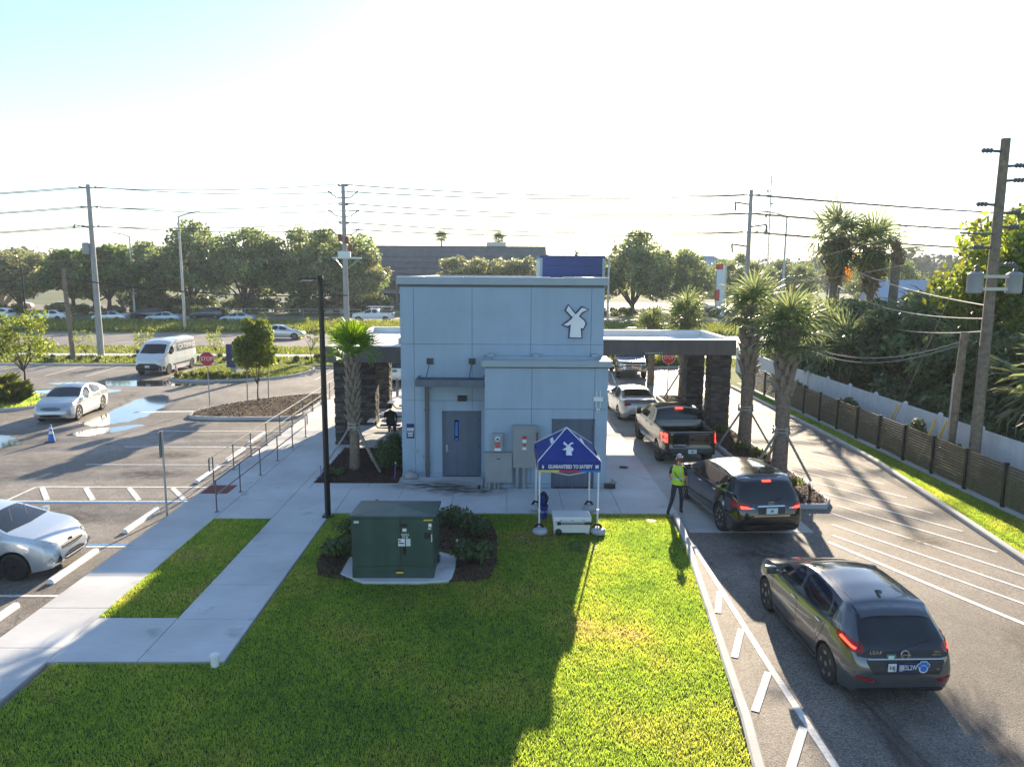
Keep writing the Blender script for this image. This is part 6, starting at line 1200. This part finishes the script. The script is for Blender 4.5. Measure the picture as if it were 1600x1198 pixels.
for x, y, lab, s in ((-3.95,18.7,'leafy shrub behind the left side of the transformer',1),(-4.0,17.2,'leafy shrub at the left of the transformer near its front',2),(-.75,17.0,'leafy shrub at the right front of the transformer bed',3),(-.65,18.6,'leafy shrub in the middle right of the transformer bed',4),(-1.3,19.5,'leafy shrub in the bed behind the transformer right corner',5),(-3.3,19.5,'leafy shrub in the bed behind the transformer left corner',6)): shrub('shrub', lab, x, y, .55, .55, 'shrub', 1000, .10, s+30, GS)
shrub('planter_bush', 'rounded green bush against the kiosk wall in the planter', -3.95, 25.1, .55, 1.35, 'shrub', 3600, .09, 41); shrub('planter_bush', 'low bush behind the rounded one in the planter', -4.1, 26.8, .6, 1.1, 'shrub', 2600, .09, 42); shrub('planter_bush', 'small sprawling plant at the foot of the left palm', -5.7, 24.5, .35, .3, 'shrub', 700, .08, 43)
for k, (x, y) in enumerate(((9.3,23.0),(9.6,26.6),(9.2,28.0),(9.5,31.4),(9.25,35))): shrub('bed_shrub', ('small yellow green shrub at the tip of the palm bed','small shrub between the two staked palms','low shrub left of the taller staked palm','low shrub beside the near right stone pillar','low shrub between the right stone pillars')[k], x, y, .4, .45, 'shrub_lime', 900, .08, 50+k, 'low shrubs in the palm bed', .12)
rg = random.Random(9)
for k in range(16):
    x = -20.9+ (k % 8)*.62+rg.uniform(-.1,.1); y = 47.0+(k//8)*.8+rg.uniform(-.1,.1)
    shrub('lime_shrub', 'small lime green shrub in rows beside the catering van', x, y, .33, .4, 'shrub_lime', 420, .1, 70+k, 'lime shrubs by the van', .12)
for k, (x, y, r_, h_) in enumerate(((-26.2,38.5,1.0,1.0),(-27.4,39.2,1.1,1.2),(-28.6,38.2,1.0,1.0),(-25.3,38.0,.7,.8))): grass_tuft('grass_clump', ('tall fountain grass clump nearest the silver sedan','tall fountain grass clump in the middle of the left island','tall fountain grass clump at the left picture edge','shorter grass clump at the rounded island tip')[k], x, y, r_, h_, 90+k, 'ornamental grasses on the left island', .12)
def hedge(name, lab, x0, x1, y0, y1, h, mat, n, size, seed):
    rg = random.Random(seed); c_ = []; r_ = []; ln = max(x1-x0, y1-y0)
    for i in range(int(ln*2)): c_.append((rg.uniform(x0,x1), rg.uniform(y0,y1), h*rg.uniform(.25,.7))); r_.append(h*rg.uniform(.3,.5))
    o = stuff(link(name, leaf_cloud(name, c_, r_, n, size, mat, seed, .9, .4))); tag(o, lab, 'hedge')
hedge('hedge', 'low bright hedge along the far kerb of the parking lot', -46, -12, 55.6, 58.6, .5, 'shrub', 12000, .18, 101); hedge('hedge', 'low hedge along the far kerb right of the kiosk', -5, 14, 55, 58.5, 1.1, 'shrub_lime', 8000, .22, 102); hedge('hedge', 'dark clipped hedge across the road at left', -72, -46, 116, 118, 1.6, 'leaf_dark', 7000, .35, 103); hedge('hedge', 'clipped hedge in front of the distant left lot', -92, -68, 119.5, 121, 1.4, 'leaf_green', 5000, .35, 104)
hedge('hedge', 'long hedge across the road right of the kiosk', 10, 60, 118, 121, 1.5, 'leaf_dark', 11000, .35, 105)
# dense growth behind the vinyl fence
for k, (x, y, s, rz, kd, lab) in enumerate(((20.2,36,.54,0,'dark','dark tangled tree just behind the vinyl fence beside the short pole'),(22,42,.55,80,'dark','dark tree behind the vinyl fence in the middle of the thicket'),(23,48.5,.55,160,'dark','dark tree at the far end of the thicket'),(25,40,.52,220,'dark','dark tree deeper in the thicket behind the drooping cables'),(20,31,.48,300,'dark','dark leafy tree behind the yellow guy guards'),(21.2,27,.5,30,'dark','dark leafy growth right of the tall wooden pole'),(28,47,.6,120,'dark','dark tree below the tall palms'),(25.5,31.5,.55,260,'dark','dark tree at the right edge behind the poles'))): tree('thicket_tree', lab, kd, x, y, s, rz, 'thicket trees behind the vinyl fence')
tree('leafy_tree', 'sunlit yellow green tree at the right edge behind the wooden pole', 'near', 24.2, 33.5, 1.12, 0); tree('leafy_tree', 'second sunlit yellow green tree at right edge below the transformer cans', 'near', 23.2, 29.5, .80, 130)
hedge('thicket', 'dense dark undergrowth behind the vinyl fence', 17.4, 27, 24, 52, 2.6, 'leaf_dark', 36000, .26, 106); hedge('vines', 'scattered green weeds between the two right fences', 15.35, 16.4, 18, 40, .8, 'shrub', 9000, .1, 107)
for k, (x, y, s) in enumerate(((15.9,27.4,1.1),(15.75,24.9,.9),(15.8,33.0,1.1),(15.8,38.5,1.0))): shrub('fence_bush', ('bush overgrowing the vinyl fence near the two yellow guards','bush at the foot of the tall wooden pole','bush between the fences left of the yellow guard','bush between the fences near their far end')[k], x, y, .5*s, 1.5*s, 'shrub', 2600, .11, 120+k, 'bushes between the fences')
# young street trees
tree('young_tree', 'young staked tree with glossy yellow green crown on the mulch island', 'small', -12.95, 38.6, 1.02, 0, None, 1.22, .12)
tt = bpy.data.objects[-1] if False else None
for k, (x, y) in enumerate(((-13.45,38.4),(-12.5,38.9))): tag(MB().tube([(0,0,0),(.05,0,1.9)], .03, 6).build('tree_stake', 'timber', None, loc=(x,y,.11)), ('left timber stake of the young island tree','right timber stake of the young island tree')[k], 'stake', 'tree stakes')
tree('young_tree', 'pale feathery young tree on the left island', 'pale', -26.2, 40.2, 1.1, 40, None, None, .12)
for k, (x, y, s, lab) in enumerate(((-32,56.5,.8,'thin young tree left of the wooden pole by the far kerb'),(-27.5,56.8,.85,'thin young tree right of the grey concrete pole'),(-22.4,57.5,.85,'thin young tree behind the catering van'),(-14.6,56,1.15,'sparse young tree just left of the near light pole'),(-12.2,57.5,1.1,'sparse young tree beside the concrete pole with switches'),(11.0,55.5,.9,'young staked tree beyond the right canopy'))): tree('young_tree', lab, 'wispy', x, y, s, k*60, 'sparse young trees by the road', None, .09)
# ---------------- palms
def frond_mesh(name, petiole, rad, nseg, droop, mat, seed, spread=150, w=.05):
    rg = random.Random(seed); V = []; F = []
    def quad(a, b, wa, wb, side):
        o = len(V); V.extend([a-side*wa, a+side*wa, b+side*wb, b-side*wb]); F.append((o,o+1,o+2,o+3))
    p0 = Vector((0,0,0)); p1 = Vector((petiole*.6,0,petiole*.12)); p2 = Vector((petiole,0,petiole*.04)); s_ = Vector((0,1,0)); quad(p0,p1,.02,.015,s_); quad(p1,p2,.015,.012,s_)
    for i in range(nseg):
        a = R(-spread+2*spread*i/(nseg-1)); L_ = rad*(.72+.28*math.cos(a*.55))*rg.uniform(.9,1.05); d = Vector((math.cos(a),math.sin(a),.10*math.cos(a*2))); d.normalize(); side = Vector((-d.y,d.x,0)).normalized(); side.z = .35*(1 if i % 2 else -1); side.normalize()
        m1 = p2+d*L_*.5; m2 = p2+d*L_*.82-Vector((0,0,droop*L_*.22)); m3 = p2+d*L_*.98-Vector((0,0,droop*L_*rg.uniform(.45,.75))); quad(p2,m1,w*.25,w*.55,side); quad(m1,m2,w*.55,w*.4,side); quad(m2,m3,w*.4,w*.05,side)
    me = raw_mesh(name, [tuple(v) for v in V], F, mat); return me
FR = [frond_mesh('frond', .75, 1.0, 22, .45, 'frond', 1, 140, .06), frond_mesh('frond', .65, .9, 20, .8, 'frond', 2, 140, .06), frond_mesh('frond', .85, 1.05, 22, .25, 'frond', 3, 135, .06)]
FRY = [frond_mesh('frond', .55, .8, 20, .25, 'frond_young', 4, 70, .045), frond_mesh('frond', .5, .75, 18, .5, 'frond_young', 5, 80, .045)]
FRD = frond_mesh('frond', .5, .7, 14, .9, 'frond_dry', 6, 80, .04)
BOOT = MB().add([(0,-.07,0),(0,.07,0),(.03,.05,.22),(.03,-.05,.22),(.05,-.06,0),(.05,.06,0),(.15,.028,.30),(.15,-.028,.30)], [(0,1,2,3),(4,7,6,5),(0,4,5,1),(1,5,6,2),(2,6,7,3),(3,7,4,0)]).mesh('leaf_base', 'palm_boot')
def palm(lab, x, y, ht, boot_from, n, fr, s=1.0, r=.17, z=.1, seed=0, young=False, braces=True, boots=46, group='staked cabbage palms'):
    rg = random.Random(seed); t = thing('cabbage_palm', lab, 'palm tree', (x,y,z), 0, group)
    MB().tube([(0,0,-.1),(.02,0,ht*.3),(.0,.02,ht*.7),(0,0,ht)], [r*1.15,r,r*.95,r*.8], 14).build('trunk', 'palm_trunk', t, smooth=True)
    for i in range(boots):
        u = i/boots; zz = boot_from+(ht-boot_from)*u; a = i*2.399; rr = r*(.92+.15*math.sin(u*3.1)); link('leaf_base', BOOT, t, (rr*math.cos(a)*.9, rr*math.sin(a)*.9, zz), (0, rg.uniform(-.05,.2), a), rg.uniform(.85,1.15)*(r/.17))
    for i in range(n):
        u = i/n; a = i*2.399+rg.uniform(-.2,.2); pitch = -R(78-115*u+rg.uniform(-8,8)) if not young else -R(88-75*u+rg.uniform(-8,8)); link('frond', fr[i % len(fr)], t, (0,0,ht+.05-.25*u), (rg.uniform(-.25,.25), pitch, a), s*rg.uniform(.88,1.08))
    if braces:
        for k in range(3):
            a = R(120*k+200+rg.uniform(-15,15)); MB().box((1.05*math.cos(a)*.5+.08*math.cos(a), 1.05*math.sin(a)*.5+.08*math.sin(a), .78), (.05,.09,1.95), a, 0, Matrix.Rotation(R(-33),4,'Y')).build('brace', 'timber', t)
        for k in range(5): a = R(72*k); MB().box((r*1.15*math.cos(a), r*1.15*math.sin(a), 1.55), (.04,.1,.3), a).build('batten', 'timber', t)
        MB().lathe([(r*1.35,1.5),(r*1.35,1.53)], 14).lathe([(r*1.35,1.62),(r*1.35,1.65)], 14).build('strap', 'galv', t)
    return t
palm('staked cabbage palm nearest the black suv with shaggy booted top', 9.62, 24.75, 4.95, 2.75, 28, FR, .95, .24, .12, 1)
palm('staked cabbage palm beside the near right stone pillar', 9.75, 28.9, 5.45, 2.9, 28, FR, .95, .24, .12, 2); palm('cabbage palm behind the far right stone pillar', 10.0, 40.4, 4.5, 2.0, 26, FR, 1.0, .2, .12, 3)
palm('cabbage palm rising behind the right canopy roof', 9.4, 46.2, 3.7, 2.0, 26, FR, .95, .2, .05, 4, braces=False, group=None)
palm('slim young cabbage palm in the planter with criss cross booted trunk', -5.2, 25.3, 4.0, 1.55, 22, FRY, 1.0, .165, ZW+.02, 5, True, True, 64, None)
palm('bushy cabbage palm crown beyond the right canopy toward the road', 12.6, 50.5, 3.9, 2.4, 26, FR, .95, .2, .05, 6, braces=False, boots=20, group=None)
# tall fan palms at right: joined crowns
def joined_crown(name, fr, n, s, seed, lo=-60, hi=85, mat='frond'):
    rg = random.Random(seed); Vs = []; Fs = []; o = 0
    for i in range(n):
        me = fr[i % len(fr)]; u = i/n; M4 = Matrix.Rotation(i*2.399,4,'Z') @ Matrix.Rotation(-R(hi+(lo-hi)*u+rg.uniform(-8,8)),4,'Y') @ Matrix.Scale(s*rg.uniform(.85,1.1),4)
        v = np.empty(len(me.vertices)*3, np.float32); me.vertices.foreach_get('co', v); v = v.reshape(-1,3); A4 = np.array(M4); v = v @ A4[:3,:3].T; q = np.empty(len(me.polygons)*4, np.int32); me.loops.foreach_get('vertex_index', q); Vs.append(v); Fs.append(q.reshape(-1,4)+o); o += len(v)
    return raw_mesh(name, np.concatenate(Vs), np.concatenate(Fs), mat)
CR_T = joined_crown('crown', FR, 20, 1.75, 8); CR_S = joined_crown('crown', FR, 24, 1.5, 9, -40); SK = leaf_cloud('dead_skirt', [(0,0,-1.2),(0,0,-2.2),(0,0,-.5)], [.75,.55,.8], 900, .7, 'thatch', 3, 1.2, .3, .18)
def fan_palm(lab, x, y, ht, cr, s=1.0, skirt=True, r=.26, group='tall fan palms behind the fence'):
    t = thing('fan_palm', lab, 'palm tree', (x,y,0), x*7, group); MB().tube([(0,0,-.1),(.1,0,ht*.5),(0,0,ht)], [r*1.2,r,r*.85], 10).build('trunk', 'palm_trunk', t, smooth=True); link('crown', cr, t, (0,0,ht), None, s)
    if skirt: link('dead_skirt', SK, t, (0,0,ht), None, s*1.1)
    return t
fp = fan_palm('tallest fan palm of the cluster with an orange dead frond', 22.9, 51, 9.3, CR_T, 1.0); link('dead_frond', FRD, fp, (-1.0,-.8,-1.1+9.3), (0,1.2,3.6), 1.6)
fan_palm('middle fan palm of the cluster with brown thatch skirt', 24.9, 50, 8.6, CR_T, .95); t = fan_palm('crownless palm stump trunk at the right of the cluster', 25.5, 48, 8.4, CR_S, .01, False, .3); link('dead_top', leaf_cloud('dead_top', [(0,0,.2),(.1,0,.7),(-.1,.1,-.2)], [.42,.3,.35], 420, .55, 'thatch', 21, 1.3, .2, .16), t, (0,0,8.1))
for k, (x, y, h_) in enumerate(((19.5,43.5,3.2),(22.5,38.5,4.0),(18.4,39,2.6),(21.4,33.5,3.0),(25,36,4.2),(18.2,46,3.4),(19.0,23.8,2.8))): fan_palm(('low fan palm in the thicket near its far end','broad fan palm in the middle of the thicket','low fan palm close behind the vinyl fence','low fan palm behind the short wooden pole','fan palm deep in the thicket below the blue roof','low fan palm at the far corner of the thicket','fan palm at the right edge beside the wooden pole')[k], x, y, h_, CR_S, 1.15, k % 2 == 0, .2, 'low fan palms in the thicket')
for k, (x, y, h_) in enumerate(((-14.2,172,14.6),(-1.0,172,14.3))): fan_palm(('distant palm poking above the office roof at left','distant palm poking above the office roof at right')[k], x, y, h_, CR_S, .95, False, .2, 'palms above the office roof')
for k in range(6): fan_palm(('first','second','third','fourth','fifth','sixth')[k]+' distant fan palm counting right from the pylon sign', 41+4.4*k, 136+rg.uniform(-3,3), rg.uniform(6.0,7.4), CR_S, 1.0, False, .18, 'row of distant palms')
# railing across the road
t = thing('railing', 'grey pipe railing across the road below the oaks', 'railing', (-34,115,0)); MB().tube([(-12,0,1.1),(12,0,1.1)], .05, 6).tube([(-12,0,.6),(12,0,.6)], .04, 6).build('rails', 'galv', t)
for i in range(9): MB().tube([(-12+3*i,0,0),(-12+3*i,0,1.1)], .045, 6).build('post', 'galv', t)

hedge('understory', 'dark shrubs below the left oak group across the road', -62, -19, 121, 124, 3.2, 'leaf_dark', 16000, .5, 108)
hedge('groundcover', 'low leafy groundcover on the parking island mulch', -14.6, -10.2, 34.9, 39.0, .16, 'shrub_lime', 1500, .09, 109)
# ================================================================ PEOPLE
def figure(name, joints, edges, radii, mats, zones):
    """one continuous skinned body; zones(v)->material index"""
    me = bpy.data.meshes.new(name); me.from_pydata([Vector(j) for j in joints], edges, []); o = bpy.data.objects.new(name, me); COL.objects.link(o)
    sk = o.modifiers.new('skin', 'SKIN'); sk.use_smooth_shade = True; ss = o.modifiers.new('sub', 'SUBSURF'); ss.levels = 2; ss.render_levels = 2
    for i, r_ in enumerate(radii): sv = me.skin_vertices[0].data[i]; sv.radius = (r_, r_) if not hasattr(r_, '__len__') else r_; sv.use_root = (i == 0)
    dg = bpy.context.evaluated_depsgraph_get(); dg.update(); nm = bpy.data.meshes.new_from_object(o.evaluated_get(dg)); bpy.data.objects.remove(o)
    nm.materials.clear()
    for m_ in mats: nm.materials.append(MATS[m_])
    for p in nm.polygons: p.use_smooth = True; p.material_index = zones(p.center)
    return nm
def hand(mb, wrist, d, side, s=1.0):
    d = Vector(d).normalized(); u = Vector(side).normalized(); w = Vector(wrist); p1 = w+d*.075*s
    mb.tube([w-d*.01, w+d*.03*s, p1], [.026*s,.036*s,.034*s], 8)
    n = d.cross(u).normalized()
    for k, ln in enumerate((.068,.078,.073,.058)): b = p1+u*(.028-.018*k)*s; mb.tube([b-d*.02, b+d*ln*.5*s, b+d*ln*.85*s+n*.025*s], [.0095*s,.009*s,.007*s], 6)
    b = w+d*.025*s+u*.03*s; mb.tube([b, b+(d*.5+u*.7).normalized()*.035*s, b+(d*.9+u*.5).normalized()*.062*s], [.011*s,.010*s,.007*s], 6)
def head(parent, c, face, hair_mat, cap_mat=None, s=1.0, bun=False):
    c = Vector(c); f = Vector(face); f.z = 0; f.normalize(); ang = math.atan2(f.y, f.x); M4 = Matrix.Translation(c) @ Matrix.Rotation(ang,4,'Z')
    bm = bmesh.new(); bmesh.ops.create_icosphere(bm, subdivisions=3, radius=1)
    for v in bm.verts:
        x, y, z = v.co; w = 1-.22*max(0,-z); v.co = Vector((x*.094*w+(.012 if z < -.2 else 0), y*.075*w, z*.118))
        if x > .75 and abs(y) < .22 and -.35 < z < .12: v.co.x += .022
        if x > .6 and abs(abs(y)-.38) < .18 and .0 < z < .25: v.co.x -= .008
    for fc in bm.faces: fc.smooth = True
    me = bpy.data.meshes.new('head'); bm.to_mesh(me); bm.free(); me.materials.append(MATS['skin']); h = link('head', me, parent); h.matrix_local = M4
    def sub(name, mb, mat): o = mb.build(name, mat, h, smooth=True); return o
    for y in (.03,-.03): sub('eye', MB().lathe([(.001,-.008),(.010,-.004),(.011,0),(.008,.006)], 8, Matrix.Translation((.082,y,.012)) @ Matrix.Rotation(R(90),4,'Y')), 'black_plastic')
    sub('mouth', MB().tube([(.083,-.024,-.055),(.092,0,-.053),(.083,.024,-.055)], .006, 6), 'sticker_red')
    for y in (.076,-.076): sub('ear', MB().lathe([(.008,-.008),(.026,-.004),(.022,.006)], 8, Matrix.Translation((-.005,y,.0)) @ Matrix.Rotation(R(90),4,'X')), 'skin')
    def shell(name, mat, zmin, k, front):
        bm = bmesh.new(); bmesh.ops.create_icosphere(bm, subdivisions=3, radius=1); bmesh.ops.delete(bm, geom=[v for v in bm.verts if v.co.z < zmin+(front*max(0,v.co.x))], context='VERTS')
        for v in bm.verts: v.co = Vector((v.co.x*.094*k-.006, v.co.y*.077*k, v.co.z*.12*k+.006))
        for fc in bm.faces: fc.smooth = True
        me = bpy.data.meshes.new(name); bm.to_mesh(me); bm.free(); me.materials.append(MATS[mat]); return link(name, me, h)
    shell('hair', hair_mat, -.62, 1.09, 1.15)
    if cap_mat:
        cp_ = shell('cap', cap_mat, .12, 1.17, .1); MB().prism([(.05,-.075),(.14,-.06),(.175,0),(.14,.06),(.05,.075)], .022, .034).build('cap_brim', cap_mat, cp_, bevel=.004)
    if bun: sub('hair_tail', MB().tube([(-.09,0,.02),(-.15,.01,-.0),(-.165,.015,-.10),(-.15,.02,-.17)], [.03,.045,.038,.012], 8), hair_mat)
    return h
# attendant in a yellow vest walking at the black SUV (faces +Y / right)
pr = thing('person', 'person in lime safety vest, grey cap and dark trousers walking beside the black suv', 'person', (5.12,20.72,.02), R(-32))
# local: faces +y ; x right
J = [(0,0,.93),(0,.01,1.12),(0,.02,1.32),(0,.03,1.46),(0,.05,1.54),   # pelvis..neck
     (-.19,.02,1.40),(-.25,.0,1.13),(-.20,.16,.93),                    # left shoulder, elbow, wrist
     (.19,.02,1.40),(.25,-.02,1.13),(.23,.14,.92),
     (-.095,0,.88),(-.11,-.10,.48),(-.12,-.44,.14),(-.12,-.34,.05),      # trailing left leg
     (.095,0,.88),(.10,.10,.48),(.10,.06,.08),(.10,.21,.04)]
E_ = [(0,1),(1,2),(2,3),(3,4),(2,5),(5,6),(6,7),(2,8),(8,9),(9,10),(0,11),(11,12),(12,13),(13,14),(0,15),(15,16),(16,17),(17,18)]
RA = [(.15,.11),(.135,.10),(.155,.11),(.075,.07),(.05,.05),.062,.045,.03,.062,.045,.03,(.095,.095),.068,.045,.035,(.095,.095),.068,.045,.035]
def zn(c):
    if c.z > 1.47: return 0
    if abs(c.x) > .16 and c.z < 1.2: return 0
    if c.z > .95: return 1
    if c.z < .10 or (c.y < -.3 and c.z < .2): return 3
    return 2
link('body', figure('body', J, E_, RA, ['skin','black_cloth','jeans','black_cloth'], zn), pr)
mb = MB(); hand(mb, (-.20,.16,.93), (.1,.7,-.6), (1,0,0)); mb.build('hand', 'skin', pr, smooth=True); mb = MB(); hand(mb, (.23,.14,.92), (0,.6,-.7), (-1,0,0)); mb.build('hand', 'skin', pr, smooth=True)
head(pr, (0,.06,1.655), (.1,1,0), 'hair_red', 'grey_cloth', 1, True)
def vest(parent):
    prof = [(.90,.185,.14),(1.0,.178,.135),(1.12,.172,.132),(1.24,.185,.138),(1.34,.19,.135),(1.42,.16,.115),(1.47,.105,.09)]; n = 24
    def ringz(z, a, b, k=1.0): return [(a*k*math.copysign(abs(math.cos(t))**.8, math.cos(t)), b*k*math.copysign(abs(math.sin(t))**.8, math.sin(t))+.015, z) for t in np.linspace(0, 2*math.pi, n, endpoint=False)]
    def band(name, pf, mat, k=1.0):
        mb = MB(); vs = []
        for z, a, b in pf: vs += ringz(z, a, b, k)
        mb.add(vs, [(i*n+j, i*n+(j+1)%n, (i+1)*n+(j+1)%n, (i+1)*n+j) for i in range(len(pf)-1) for j in range(n)]); return mb.build(name, mat, parent, smooth=True)
    v = band('safety_vest', prof, 'hi_vis'); band('reflective_band', [(1.06,.176,.134),(1.11,.173,.132)], 'silver_tape', 1.03)
    for sx_ in (-1,1): MB().tube([(sx_*.10,-.10,1.44),(sx_*.10,-.14,1.3),(sx_*.10,-.14,1.1)], [.012,.012,.012], 6).build('reflective_strip', 'silver_tape', parent)
vest(pr)
MB().bb(-.12,.12,.165,.19,.95,1.05).build('tablet', 'black_plastic', pr, bevel=.006)
MB().tube([(-.17,-.03,1.42),(-.0,-.16,1.2),(.16,-.1,1.02)], .012, 6).build('sling_strap', 'black_cloth', pr)
# seated person in black at the picnic table, back to the camera
ps = thing('person', 'person in black shirt seated at the blue picnic table with back turned', 'person', (-4.75,30.62,ZW), 0)
J = [(0,0,.55),(0,-.02,.74),(0,.0,.94),(0,.03,1.07),(0,.06,1.14),(-.20,.02,1.0),(-.27,.10,.76),(-.16,.36,.80),(.20,.02,1.0),(.27,.10,.76),(.16,.36,.80),(-.10,.05,.53),(-.13,.45,.52),(-.13,.50,.10),(-.13,.62,.05),(.10,.05,.53),(.13,.45,.52),(.13,.50,.10),(.13,.62,.05)]
RA = [(.17,.13),(.155,.12),(.17,.12),(.075,.07),(.05,.05),.068,.05,.03,.068,.05,.03,.095,.072,.048,.035,.095,.072,.048,.035]
def zs(c):
    if c.z > 1.10: return 0
    if c.y > .2 and c.z > .7: return 0
    if c.z > .58 and c.y < .25: return 1
    return 2
link('body', figure('body', J, E_, RA, ['skin','black_cloth','jeans'], zs), ps); mb = MB(); hand(mb, (-.16,.36,.80), (.3,.9,.0), (1,0,0)); hand(mb, (.16,.36,.80), (-.3,.9,.0), (-1,0,0)); mb.build('hands', 'skin', ps, smooth=True); head(ps, (0,.09,1.25), (0,1,0), 'black_cloth')
# ================================================================ AIR
m = bpy.data.materials.new('haze_air'); m.use_nodes = True; N = m.node_tree.nodes; N.clear(); out = N.new('ShaderNodeOutputMaterial'); pv = N.new('ShaderNodeVolumePrincipled')
pv.inputs['Color'].default_value = (.80,.90,1.0,1); pv.inputs['Density'].default_value = HAZE; pv.inputs['Anisotropy'].default_value = .1
m.node_tree.links.new(pv.outputs[0], out.inputs['Volume']); MATS['haze_air'] = m
o = stuff(MB().bb(-2600,2600,-400,3600,-1.1,60).build('haze', 'haze_air')); tag(o, 'thin pale morning haze filling the air', 'haze')
